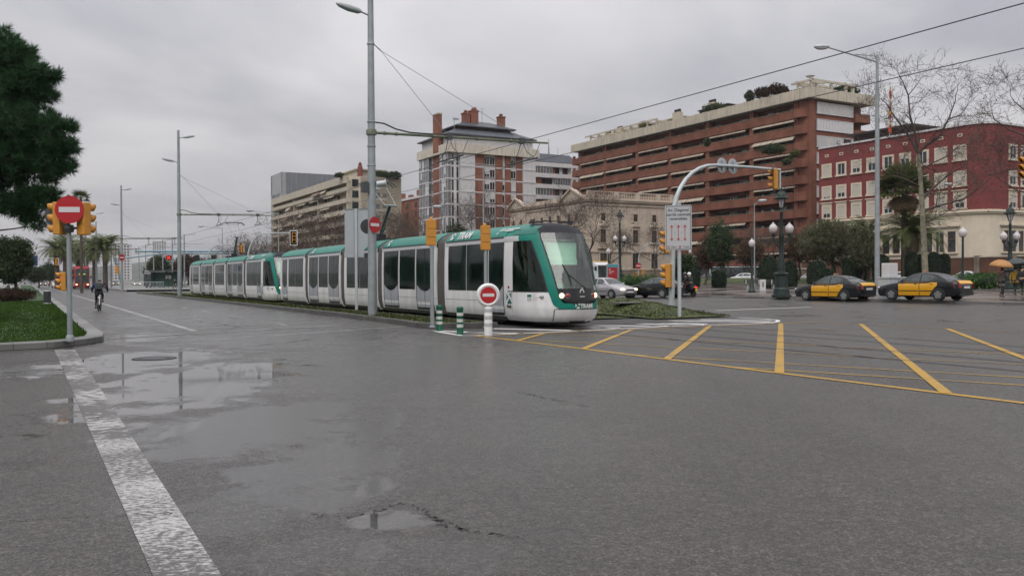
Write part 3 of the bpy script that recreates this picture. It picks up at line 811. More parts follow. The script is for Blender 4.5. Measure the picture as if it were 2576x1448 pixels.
# ======================= brown brick apartment block with long balconies
def brown_block():
    b = building('brick_apartment_block', 'long brown brick apartment block with stacked balconies and pale roof parapet', 2035, 164)
    L, Wd, ztop, zcb = 79.0, 17.0, 37.0, 35.1
    cols = [3.4, 15.1, 28.3, 40.8, 53.0, 66.4, 78.0]
    st = 3.17; nfl = 10
    mb = MB()
    mb.box(2.0, Wd - .2, 1.9, L, ZB, 35.0)
    # dark brick between balcony and room
    mb.box(.35, 2.0, 0.6, 3.0, ZB, 34.95)
    mb.box(.30, 1.7, .0, 1.7, ZB, 34.9)
    for y in cols: mb.box(.22, 1.9, y - .55, y + .55, ZB, 35.05)
    mb.build('wall', M['brick_brown'], b)
    mb = MB()
    for k in range(nfl):
        zt = 33.45 - st * k; zbm = zt - 1.62
        # parapets, with a rounded swelling near the corner
        pr = [(0.0, L)]
        mb.box(0, .2, 3.95, L + 2.2, zbm, zt)
        pts = [(.20, 4.0), (-.0, 3.9), (-.55, 3.2), (-.75, 2.4), (-.55, 1.3), (-.1, .75), (.6, .45), (.6, 4.0)]
        mb.extrude([(x, y, zbm) for x, y in pts], (0, 0, 1.62))
        mb.box(.2, 2.0, .5, L + 2.0, zbm - .02, zbm + .2)
        mb.box(.6, 2.1, L - .2, L + 2.2, zbm, zt)
        mb.box(.2, .6, L + 1.4, L + 2.2, zt - .02, zt + .75 if k < 4 else zt + .1)
    mb.build('balcony', M['brick_brown'], b)
    mb = MB()
    for k in range(nfl):
        zt = 33.45 - st * k
        mb.box(-.02, .06, 4.0, L, zt + .10, zt + .16)
    mb.build('railing', M['rail_pale'], b)
    # glazing in the depth of the balconies
    def glazing(seed, w):
        r_ = random.Random(seed); m = MB(); x = 0.2; m.box(0, w, 0, .02, -.1, 2.4, 2)  # full-width dark panel behind: shade of the opening put into its colour
        while x < w - .8:
            ww = r_.uniform(1.2, 2.4); kind = r_.random()
            ww = min(ww, w - x - .05)
            if kind < .55:
                m.box(x, x + ww, -.04, 0, .05, 2.2, 0); m.box(x, x + .07, -.08, -.04, .0, 2.25, 1); m.box(x + ww / 2, x + ww / 2 + .06, -.08, -.04, 0, 2.25, 1); m.box(x, x + ww, -.08, -.04, 2.2, 2.28, 1)
            elif kind < .72:
                m.box(x, x + ww, -.06, 0, .05, 2.25, 2)
            elif kind < .8:
                m.box(x + .2, x + .2 + ww * .3, -.06, 0, 0.0, 2.1, 1)
            x += ww + r_.uniform(.1, .9)
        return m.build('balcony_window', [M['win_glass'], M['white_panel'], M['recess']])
    protos = [glazing(s, 11.2) for s in range(6)]
    for k in range(nfl):
        zt = 33.45 - st * k
        for i in range(len(cols) - 1):
            if k > 7 and i > 3: continue
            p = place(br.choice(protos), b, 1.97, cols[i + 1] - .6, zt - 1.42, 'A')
    for p in protos: drop(p)
    # roller awnings at the head of the openings
    aw = []
    for s in range(3):
        m = MB(); n = 4
        for j in range(n):
            x0 = 2.75 * j + .05; d = (.35, .55, .9)[s] * (1 + .15 * br.uniform(-1, 1)); dz = (.28, .42, .75)[s]
            m.extrude([(x0, 0, 0), (x0, -d, -dz), (x0, -d, -dz - .16), (x0, 0, -.10)], (2.62, 0, 0), 0)
        aw.append(m.build('awning', M['awning']))
    for k in range(nfl):
        zt = 33.45 - st * k
        for i in range(len(cols) - 1):
            r_ = br.random()
            if k == 0 and r_ < .8: continue
            if r_ < .78: place(aw[0 if r_ < .45 else (1 if r_ < .68 else 2)], b, .30, cols[i + 1] - .7, zt + 1.50, 'A')
    for p in aw: drop(p)
    # pale panelled parapet round the roof, scalloped into panels
    mb = MB()
    n = 66
    for i in range(n):
        y0 = -1.0 + i * (L + 2.4) / n; y1 = y0 + (L + 2.4) / n - .05
        mb.box(-.95, -.55, y0, y1, zcb, ztop + .06 * (i % 2))
    for i in range(15):
        x0 = -.5 + i * 1.2
        mb.box(x0, x0 + 1.15, -1.0, -.6, zcb, ztop + .06 * (i % 2))
    mb.box(-.8, Wd, -.8, L + 1.2, zcb + .02, zcb + .25)
    mb.build('roof_parapet', M['cream_panel'], b)
    # roof pergola, penthouses and chimney stacks
    mb = MB()
    for (y0, y1) in ((46, 76), (-.2, 5)):
        mb.box(.6, 1.0, y0, y1, 38.55, 38.9); mb.box(3.6, 4.0, y0, y1, 38.55, 38.9)
        y = y0
        while y < y1: mb.box(.5, 4.1, y, y + .35, 38.1, 38.5); mb.box(.62, .95, y + .1, y + .4, 36.9, 38.1); y += 3.4
        if y0 > 0: mb.build('pergola', M['cream_panel'], b); mb = MB()
    for x in (2, 6, 10, 12): mb.box(x, x + .45, -.1, .4, 36.9, 38.4)
    mb.box(.3, 13, -.2, .25, 38.5, 38.9); mb.box(.3, 13, 3.2, 3.6, 38.5, 38.9)
    mb.build('pergola', M['cream_panel'], b)
    for (x, y, w, d, h, m_) in ((5, 60, 5, 6, 2.6, 'cream_panel'), (5, 42, 5, 8, 2.4, 'cream_panel'), (4, 26, 5, 9, 2.3, 'recess'), (5, 5, 7, 7, 1.9, 'recess')):
        m = MB(); m.box(x, x + w, y, y + d, 36.0, 36.6 + h); m.box(x - .3, x + w + .3, y - .3, y + d + .3, 36.6 + h, 36.8 + h); m.build('penthouse', M[m_], b)
    for (x, y, h) in ((3, 68.5, 39.3), (3.4, 64, 39.8), (3, 41, 40.2), (3.2, 29.5, 40.4), (3, 54, 39.5)):
        m = MB(); m.box(x, x + 1.4, y, y + 2.2, 36.4, h - .4, 0)
        for q in range(3): m.lathe([(.32, 0), (.36, .25), (.30, .4), (.38, .62), (.1, .8)], 10, (x + .7, y + .4 + q * .7, h - .4), 1)
        m.build('chimney', [M['cream_panel'], M['recess']], b, smooth=40)
    for (x, y, r_) in ((4, 3.5, .9), (7, 6, .7)):
        m = MB(); m.tube([(x, y, 38.4), (x, y, 40.0)], .06); m.lathe([(.02, 0), (r_ * .6, .12), (r_, .36)], 16, (x, y - .2, 40.0)); m.build('satellite_dish', M['white_panel'], b, smooth=40)
    # end wall: white louvred bays between brick bands, rounded balconies on the far edge
    mb = MB()
    mb.box(1.7, 12.4, .25, 1.9, ZB, 34.9)
    mb.build('end_wall', M['brick_brown'], b)
    def bay(kind):
        m = MB(); w = 9.9; h = 2.0
        m.box(0, w, -.25, .0, 0, h, 0)
        m.box(-.06, w + .06, -.32, .02, h, h + .1, 1); m.box(-.06, w + .06, -.32, .02, -.1, 0, 1)
        nb = 12
        for i in range(nb + 1):
            x = i * w / nb; m.box(x - .05, x + .05, -.31, -.25, 0, h, 1)
        if kind != 1:
            for i in range(nb):
                if (i * 7 + kind) % 5 in (0, 3): continue
                x = i * w / nb
                for j in range(9): m.box(x + .07, x + w / nb - .07, -.29, -.25, .12 + j * .2, .22 + j * .2, 1)
        if kind == 2: m.box(7.2, 9.2, -.33, -.3, .1, 1.9, 2)
        return m.build('louvred_bay', [M['louvre'] if kind != 1 else M['white_panel'], M['white_panel'], M['recess']])
    bp = [bay(0), bay(1), bay(2)]
    for k in range(10):
        place(bp[(0, 1, 2, 0, 0, 1, 0, 0, 2, 0)[k]], b, 2.2, .22, 32.55 - st * k)
    for p in bp: drop(p)
    mb = MB()
    for k in range(nfl):
        zt = 33.2 - st * k
        mb.extrude([(12.4, .9, zt - 1.62), (12.6, -.2, zt - 1.62), (13.6, -.75, zt - 1.62), (16.2, -.75, zt - 1.62), (17.0, .0, zt - 1.62), (17.0, 1.9, zt - 1.62), (12.4, 1.9, zt - 1.62)], (0, 0, 1.62))
    mb.build('end_balcony', M['brick_brown'], b)
    return b
brown_block()
# ======================= red brick building with cream ground floor
def red_building():
    b = building('red_brick_building', 'dark red brick building with cream ground floor and cream framed shuttered windows', 2478, 125)
    L, Wd = 30.0, 24.0; r = 3.2; zt, zc = 23.6, 11.0
    def outline(o, n=10):
        return [(Wd, -o)] + [(r + (r + o) * math.cos(w), r + (r + o) * math.sin(w)) for w in [R(270 - 90 * i / n) for i in range(n + 1)]] + [(-o, L), (Wd, L)]
    m = MB(); m.extrude([(x, y, zc) for x, y in outline(0)], (0, 0, zt - zc)); m.build('wall', M['brick_red'], b, smooth=30)
    m = MB(); m.extrude([(x, y, ZB - .1) for x, y in outline(.08)], (0, 0, zc - ZB - .3)); m.build('ground_storey', M['cream'], b, smooth=30)
    m = MB(); m.extrude([(x, y, zc - .4) for x, y in outline(.32)], (0, 0, .25)); m.extrude([(x, y, zc - .15) for x, y in outline(.5)], (0, 0, .18)); m.extrude([(x, y, zc + .03) for x, y in outline(.2)], (0, 0, .2)); m.build('cornice', M['cream'], b, smooth=30)
    m = MB(); m.extrude([(x, y, zt) for x, y in outline(.22)], (0, 0, .28)); m.build('roof_coping', M['white_wall'], b, smooth=30)
    m = MB(); m.box(4, 14, 15, 26, zt + .2, zt + 2.0); m.extrude([(3, 14, zt + 2.0), (15, 14, zt + 2.0), (15, 27, zt + 2.0), (3, 27, zt + 2.0)], (0, 0, .3)); m.build('penthouse', M['recess'], b)
    # window kinds: glass, cream frame, shutter let down by some way
    def win(drop_, w, h, head):
        m = MB(); m.box(-w / 2, w / 2, .0, .05, 0, h); g = m.build('window', M['win_glass'])
        m = MB(); f = .30
        m.box(-w / 2 - f, -w / 2, -.08, .10, -.05, h + f + head); m.box(w / 2, w / 2 + f, -.08, .10, -.05, h + f + head); m.box(-w / 2, w / 2, -.08, .10, h, h + f + head)
        m.box(-w / 2 - f - .12, w / 2 + f + .12, -.2, .10, -.27, -.05)
        if head > .2: m.box(-w / 2 - f - .15, w / 2 + f + .15, -.25, .1, h + f + head, h + f + head + .16)
        m.build('frame', M['cream'], g)
        m = MB()
        if drop_ > 0: m.box(-w / 2, w / 2, -.03, .0, h * (1 - drop_), h, 0)
        if drop_ < .95:
            m.box(-w / 2, w / 2, -.02, .0, 0, .09, 1); m.box(-.05, .05, -.025, .0, .09, h * (1 - drop_), 1); m.box(-w / 2, -w / 2 + .09, -.02, .0, .09, h, 1); m.box(w / 2 - .09, w / 2, -.02, 0, .09, h, 1)
        m.build('shutter', [M['shutter'], M['white_panel']], g)
        return g
    kinds = {(d, hd): win(d, 1.5, 1.85, hd) for d in (0, .35, .6, .85, 1.0) for hd in (0, .35)}
    rows = ((18.75, 0), (14.95, 0), (11.6, .35))
    drops = [[1, 1, .0, .35, .0, .35, .6, .0, 1], [1, 1, 1, 1, .85, 1, 1, .6, .85], [.6, 1, .85, 1, .6, 1, 1, 1, .6]]
    for j, (z, hd) in enumerate(rows):
        for i in range(9):
            place(kinds[(drops[j][i], hd)], b, -.02, 3.9 + i * 3.05, z, 'A')
        for i in range(6):
            place(kinds[((.0, .35, .6)[(i + j) % 3], hd)], b, 6.6 + i * 3.0, -.02, z, 'B')
    for g in kinds.values(): drop(g)
    for i in range(9):
        y = 3.9 + i * 3.05
        m = MB(); m.box(-.06, .1, y - .38, y + .38, 22.05, 22.5); v = m.build('vent_frame', M['cream'], b)
        m = MB(); m.box(-.08, .1, y - .22, y + .22, 22.17, 22.38); m.build('vent', M['recess'], v)
    # big ground floor windows with a projecting lintel
    def big():
        m = MB(); m.box(-2.6, 2.6, 0, .05, 0, 3.0); g = m.build('shop_window', M['win_glass'])
        m = MB()
        m.box(-3.2, 3.2, -.45, .05, 3.75, 3.95); m.box(-3.0, 3.0, -.25, .05, 3.55, 3.75); m.box(-2.9, 2.9, -.28, .05, -.28, -.05)
        for x in (-.95, .95): m.box(x - .30, x + .30, -.14, .05, -.05, 3.1)
        m.box(-2.75, -2.55, -.12, .05, -.05, 3.1); m.box(2.55, 2.75, -.12, .05, -.05, 3.1); m.box(-2.75, 2.75, -.12, .05, 3.05, 3.4)
        m.build('frame', M['cream'], g)
        m = MB()
        for x in (-1.9, 0, 1.9):
            m.box(x - .64, x - .54, -.04, 0, 0, 3); m.box(x + .54, x + .64, -.04, 0, 0, 3); m.box(x - .54, x + .54, -.04, 0, 1.9, 2.0); m.box(x - .54, x + .54, -.04, 0, 0, .12)
        m.build('sash', M['wood'], g)
        return g
    g = big()
    for y in (7.0, 14.5, 22): place(g, b, -.10, y, 5.15, 'A')
    for x in (6.5, 14, 21): place(g, b, x, -.10, 5.15, 'B')
    drop(g)
    # flagpole with a striped flag hanging furled
    c = corner(2478, 125)
    f = thing('flagpole', 'flagpole on the red building roof with a furled red and yellow flag', 'flagpole', c + RV(17, 1.5, zt + .3), YAW)
    m = MB(); m.tube([(0, 0, 0), (0, 0, 8.6)], [.06, .04], 8); m.ell((0, 0, 8.65), (.12, .12, .12)); m.build('pole', M['steel_pale'], f, smooth=60)
    m = MB()
    for k in range(12):
        z0 = 8.2 - k * .62; w = .17 + .10 * math.sin(k * 1.3) + .012 * k
        m.lathe([(w * .8, 0), (w, -.3), (w * .9, -.62)], 8, (.12 + .04 * math.sin(k), 0, z0), 0 if k % 3 else 1, 1, .5)
    m.build('flag', [M['flag_red'], M['flag_yellow']], f, smooth=60)
    return b
M['flag_red'] = mat('flag_red', (.42, .05, .015), .8, var=.2)
M['flag_yellow'] = mat('flag_yellow', (.60, .34, .01), .8, var=.2)
red_building()
# ======================= brick and white tower with slate roofs
def tower():
    b = building('tower_block', 'brick and white residential tower with glazed bays and two tiers of slate roof', 1133, 200)
    Wd, L = 22.6, 16.7; zb, zt = 30.5, 32.5; st = 2.95
    m = MB(); m.box(.3, Wd - .3, .3, L, ZB, 34.9); m.build('wall', M['white_wall'], b)
    segB = [(.0, .105, 's'), (.105, .275, 'b'), (.275, .39, 'k'), (.39, .53, 'w'), (.53, .605, 'k'), (.605, .645, 'n'), (.645, .705, 'k'), (.705, .78, 'v'), (.78, .845, 'k'), (.845, 1.0, 'b')]
    segA = [(.0, .27, 'b'), (.27, .55, 'k'), (.55, .65, 'n'), (.65, 1.0, 'b')]
    kb = MB(); sl = MB()
    def box(mb_, face, a0, a1, d0, d1, z0, z1, mi=0):
        if face == 'B': mb_.box(a0, a1, -d1, -d0, z0, z1, mi)
        else: mb_.box(-d1, -d0, a0, a1, z0, z1, mi)
    for face, seg, W_ in (('B', segB, Wd), ('A', segA, L)):
        for a, c, t in seg:
            a *= W_; c *= W_
            if t == 'k':
                box(kb, face, a, c, -.3, .12, ZB, zb)
                for k in range(10): box(sl, face, a - .02, c + .02, -.2, .16, zb - st * (k + 1) - .14, zb - st * (k + 1) + .14)
            elif t == 'b':
                box(sl, face, a, c, -.2, .62, zb - .1, zb)
                for k in range(10):
                    z1 = zb - st * k - .15; z0 = z1 - st + .3
                    m = MB(); w = c - a; white = (k * 5 + int(a)) % 5 in (2, 4) or (k > 6 and br.random() < .4)
                    n = max(2, int(w / .95))
                    box(m, face, a + .05, c - .05, -.2, .50, z0, z1, 2 if white else 0)
                    for i in range(n + 1):
                        x = a + .05 + (w - .1) * i / n; box(m, face, x - .04, x + .04, .5, .55, z0, z1, 1)
                    for i in range(n):
                        if not white and br.random() < .3:
                            x = a + .05 + (w - .1) * i / n; box(m, face, x + .05, x + (w - .1) / n - .05, .5, .53, z0 + br.choice((0, .9)), z1, 2)
                    box(m, face, a, c, -.2, .62, z0 - .3, z0, 1)
                    m.build('glazed_bay', [M['bay_glass'], M['white_panel'], M['white_panel']], b)
            else:
                for k in range(10):
                    z1 = zb - st * k - .45; z0 = z1 - 1.75
                    m = MB()
                    if t == 's':
                        for q in (.34, .85):
                            m = MB(); box(m, face, a + (c - a) * q - .22, a + (c - a) * q + .22, -.3, -.22, z0 - .5, z1 + .2, 0); m.build('window_slit', M['win_glass'], b)
                        m = MB()
                    else:
                        xs = [(a + .25, c - .25)] if t != 'w' else [(a + .3, (a + c) / 2 - .15), ((a + c) / 2 + .15, c - .3)]
                        for x0, x1 in xs:
                            m = MB(); box(m, face, x0, x1, -.3, -.22, z0, z1, 0)
                            sh = br.choice((0, 0, .5, 1.0, 1.75))
                            if sh: box(m, face, x0, x1, -.22, -.18, z1 - sh, z1, 1)
                            if x1 - x0 > .9: box(m, face, (x0 + x1) / 2 - .04, (x0 + x1) / 2 + .04, -.22, -.17, z0, z1, 1)
                            box(m, face, x0 - .1, x1 + .1, -.22, .0, z0 - .12, z0, 1)
                            m.build('window', [M['win_glass'], M['white_panel']], b)
                        m = MB()
                    if m.v: m.build('window', [M['win_glass'], M['white_panel']], b)
    kb.build('brick_pier', M['brick_tower'], b); sl.build('string_course', M['white_wall'], b)
    m = MB()
    for i in range(14):
        x0 = -.9 + i * (Wd + 1.8) / 14; m.box(x0, x0 + (Wd + 1.8) / 14 - .04, -.95 - .25 * (i % 5 == 0), -.55, zb, zt)
    for i in range(10):
        y0 = -.55 + i * (L + 1) / 10; m.box(-.95, -.55, y0, y0 + (L + 1) / 10 - .04, zb, zt)
    m.box(-.6, Wd + .8, -.6, L, zb + .02, zb + .3)
    m.build('roof_parapet', M['cream_pale'], b)
    m = MB(); m.box(1.6, Wd - 1.6, 1.6, L - 1, zb + .3, 34.8); m.build('attic', M['brick_tower'], b)
    m = MB()
    for x in (3.2, 6.5, 9.5, 13, 16.5, 19): m.box(x, x + 1.5, 1.5, 1.6, 32.2, 34.5, 0); m.box(x + .7, x + .78, 1.46, 1.5, 32.2, 34.5, 1)
    for y in (3.5, 8, 12): m.box(1.5, 1.6, y, y + 1.4, 32.2, 34.5, 0)
    m.build('attic_window', [M['bay_glass'], M['white_panel']], b)
    def hip(x0, x1, y0, y1, z0, z1, ins, th=.22):
        q = MB(); q.add([(x0, y0, z0), (x1, y0, z0), (x1, y1, z0), (x0, y1, z0), (x0 + ins, y0 + ins, z1), (x1 - ins, y0 + ins, z1), (x1 - ins, y1 - ins, z1), (x0 + ins, y1 - ins, z1)],
                        [(0, 1, 5, 4), (1, 2, 6, 5), (2, 3, 7, 6), (3, 0, 4, 7), (4, 5, 6, 7)])
        q.box(x0, x1, y0, y1, z0 - th, z0 - .002); return q
    hip(-.8, Wd + .4, -.6, L + .6, 34.9, 37.0, 4.6).build('slate_roof', M['slate'], b)
    m = MB(); m.box(4.6, Wd - 4.8, 4.6, L - 3.6, 36.6, 37.5); m.build('clerestory', M['brick_tower'], b)
    hip(3.0, Wd - 3.4, 2.8, L - 2.2, 37.6, 39.6, 4.9).build('upper_roof', M['slate'], b)
    for (x, y, w, d, z0, z1) in ((-1.0, 4.2, 1.0, 3.0, 31, 40.2), (6.6, 6, 1.6, 1.4, 38, 41.2), (8.6, 6.2, 2.0, 1.6, 38.5, 42.0), (9.9, 7.4, 1.2, 1.2, 38.5, 42.4), (16.4, 6.2, 1.6, 1.5, 37.6, 41.2)):
        m = MB(); m.box(x, x + w, y, y + d, z0, z1 - .3, 0); m.box(x - .12, x + w + .12, y - .12, y + d + .12, z1 - .3, z1, 1 if z0 < 32 else 0)
        if z0 > 32: m.lathe([(.35, 0), (.3, .25), (.5, .3), (.45, .6), (.1, .8)], 10, (x + w / 2, y + d / 2, z1), 0)
        m.build('chimney', [M['brick_tower'], M['cream_panel']], b)
    m = MB(); m.tube([(12, 7, 39), (12, 7, 43)], .05, 6); m.tube([(11.3, 7, 42.6), (12.9, 7, 42.8)], .03, 6); m.tube([(11.6, 7, 42), (12.4, 7, 42.1)], .03, 6); m.tube([(2.2, 2.2, 34), (2.2, 2.2, 38.6)], .07, 6); m.box(1.9, 3.3, 2.0, 2.3, 38.5, 38.9); m.build('antenna', M['steel'], b)
tower()
# ======================= white block behind the tower
def white_block():
    b = building('white_apartment_block', 'white balconied apartment block with grey slate roof behind the brick tower', 1343, 238)
    Wd, L = 15.5, 20; zt = 33.6; st = 3.0
    m = MB(); m.box(0, Wd, 1.2, L, ZB, zt - .2); m.build('wall', M['white_wall'], b)
    m = MB()
    for k in range(10): m.box(-.1, Wd + .1, 0, 1.4, zt - .2 - st * (k + .05) - 1.0, zt - st * k - .2)
    m.build('balcony', M['white_wall'], b)
    for k in range(10):
        z0 = zt - st * (k + 1) - .2; m = MB()
        if k % 2 == 0:
            m.box(.3, 6.0, .15, .3, z0 + .0, z0 + 1.95, 1)
            for i in range(7): m.box(.3 + i * .95, .38 + i * .95, .1, .15, z0, z0 + 1.95, 2)
            m.box(6.4, 11.8, 1.1, 1.2, z0, z0 + 1.9, 0); m.box(6.2, 7.6, .9, 1.15, z0, z0 + 1.9, 3); m.box(9, 10, 1.02, 1.1, z0, z0 + 1.7, 2)
        else:
            m.box(.3, 6.6, 1.1, 1.2, z0, z0 + 1.9, 0); m.box(1.4, 3.2, 1.0, 1.12, z0, z0 + 1.9, 3)
            m.box(7, 12, .15, .3, z0, z0 + 1.95, 1)
            for i in range(7): m.box(7 + i * .83, 7.07 + i * .83, .1, .15, z0, z0 + 1.95, 2)
        m.box(12.3, Wd, .05, 1.2, z0 - .05, z0 + 2.0, 2)
        m.build('window', [M['win_glass'], M['bay_glass'], M['white_panel'], M['brick_tower']], b)
    q = MB(); q.add([(-.4, .5, zt), (Wd + .4, .5, zt), (Wd + .4, L, zt), (-.4, L, zt), (1.5, 3, zt + 2.6), (Wd - 2, 3, zt + 2.6), (Wd - 2, L - 2, zt + 2.6), (1.5, L - 2, zt + 2.6)], [(0, 1, 5, 4), (1, 2, 6, 5), (2, 3, 7, 6), (3, 0, 4, 7), (4, 5, 6, 7)]); q.build('slate_roof', M['slate'], b)
    m = MB(); m.tube([(8, 5, zt + 2.6), (8, 5, zt + 7.2)], [.3, .05], 5); m.tube([(11, 5, zt + 2.6), (11, 5, zt + 5)], .05, 5); m.build('antenna', M['steel'], b)
white_block()
# ======================= stone palace
def palace():
    b = building('stone_palace', 'old cream stone building with pediments, balustraded parapet and small square attic windows', 1476, 150)
    Wd, L = 19.0, 27.0; zt, zc = 16.6, 15.0
    m = MB(); m.box(0, Wd, 0, L, ZB, zc); m.build('wall', M['stone'], b)
    m = MB()
    for z0, z1, d in ((14.15, 14.4, .2), (14.75, 15.05, .45), (15.05, 15.25, .62), (6.0, 6.28, .28), (2.9, 3.1, .2)):
        m.box(-d, Wd + d * .5, -d, L, z0, z1)
    m.build('cornice', M['stone'], b)
    m = MB(); m.box(-.25, Wd, -.25, L, ZB - .5, 2.75); m.build('plinth', M['stone_dark'], b)
    # rusticated courses of the ground storey
    m = MB()
    for k in range(7): m.box(-.055, Wd, -.055, L, 3.12 + k * .41, 3.12 + k * .41 + .36)
    m.build('rustication', M['stone'], b)
    m = MB()
    for (x0, x1) in ((0, 1.3), (5.6, 6.6), (10.3, 11.3), (14.9, 15.9), (18, 19)):
        m.box(x0, x1, -.35, .15, 15.25, 16.62)
    m.box(0, Wd, -.30, .1, 16.42, 16.6); m.box(0, Wd, -.30, .1, 15.25, 15.5)
    for y0, y1 in ((0, 7.6), (7.6, 19.5), (19.5, 27)): m.box(-.35, .15, y0, y1, 15.25, 15.9)
    x = 1.5
    while x < Wd - 1: m.lathe([(.09, 0), (.14, .3), (.07, .65), (.12, .92)], 6, (x, -.12, 15.5)); x += .38
    m.build('balustrade', M['stone'], b)
    def pediment(y0, y1, h):
        m = MB(); ym = (y0 + y1) / 2; z = 15.25
        m.extrude([(-.62, y0 - .3, z), (-.62, y1 + .3, z), (-.62, ym, z + h)], (.9, 0, 0))
        q = MB(); q.bar((-.72, y0 - .4, z), (-.72, ym, z + h + .12), .5, .28); q.bar((-.72, y1 + .4, z), (-.72, ym, z + h + .12), .5, .28)
        o = m.build('pediment', M['stone'], b); q.build('pediment_moulding', M['stone'], o)
        m = MB(); m.box(-.28, 0, y0, y1, ZB, 14.15); m.build('pavilion_front', M['stone'], b)
    pediment(.4, 7.2, 1.9); pediment(20.6, 26.6, 1.7)
    def win(w, h, ped, sill):
        m = MB(); m.box(-w / 2, w / 2, -.02, .0, 0, h, 0); m.box(-.04, .04, -.05, -.02, 0, h, 1); m.box(-w / 2, w / 2, -.05, -.02, h * .62, h * .62 + .08, 1)
        g = m.build('window', [M['win_glass'], M['wood']])
        m = MB(); f = .22
        m.box(-w / 2 - f, -w / 2, -.16, 0, 0, h + f); m.box(w / 2, w / 2 + f, -.16, 0, 0, h + f); m.box(-w / 2, w / 2, -.16, 0, h, h + f); m.box(-w / 2 - f - .1, w / 2 + f + .1, -.26, 0, -.2, 0)
        if ped:
            z = h + f + .35; m.box(-w / 2 - .45, w / 2 + .45, -.35, 0, z, z + .16); m.extrude([(-w / 2 - .45, -.35, z + .16), (w / 2 + .45, -.35, z + .16), (0, -.35, z + .75)], (0, .35, 0))
            for s_ in (-1, 1): m.box(s_ * (w / 2 + .35) - .1, s_ * (w / 2 + .35) + .1, -.3, 0, z - .5, z)
        if sill:
            m.box(-w / 2 - .6, w / 2 + .6, -.6, 0, -1.05, -.85); m.box(-w / 2 - .6, w / 2 + .6, -.6, -.45, -.2, -.06)
            for i in range(9): m.lathe([(.05, 0), (.09, .25), (.05, .6)], 6, (-w / 2 - .5 + i * (w + 1) / 8, -.52, -.82))
        m.build('surround', M['stone'], g)
        return g
    ks = [win(.95, 1.3, 0, 0), win(1.15, 2.3, 1, 0), win(1.15, 2.3, 1, 1), win(1.5, 2.7, 0, 0)]
    for x in (3.4, 10.4, 14.6):
        place(ks[0], b, x, -.0, 11.5); place(ks[2 if x < 4 else 1], b, x, 0, 7.7); place(ks[3], b, x, -.058, 3.15)
    place(ks[0], b, .9, 0, 11.5) if False else None
    for y in (2.6, 5.0, 8.9, 11.8, 14.7, 17.6, 22, 25):
        off = -.28 if (y < 7.2 or y > 20.6) else 0
        place(ks[0], b, off, y, 11.5, 'A'); place(ks[1], b, off, y, 7.7, 'A'); place(ks[3], b, min(off, -.058), y, 3.15, 'A')
    for k in ks: drop(k)
palace()
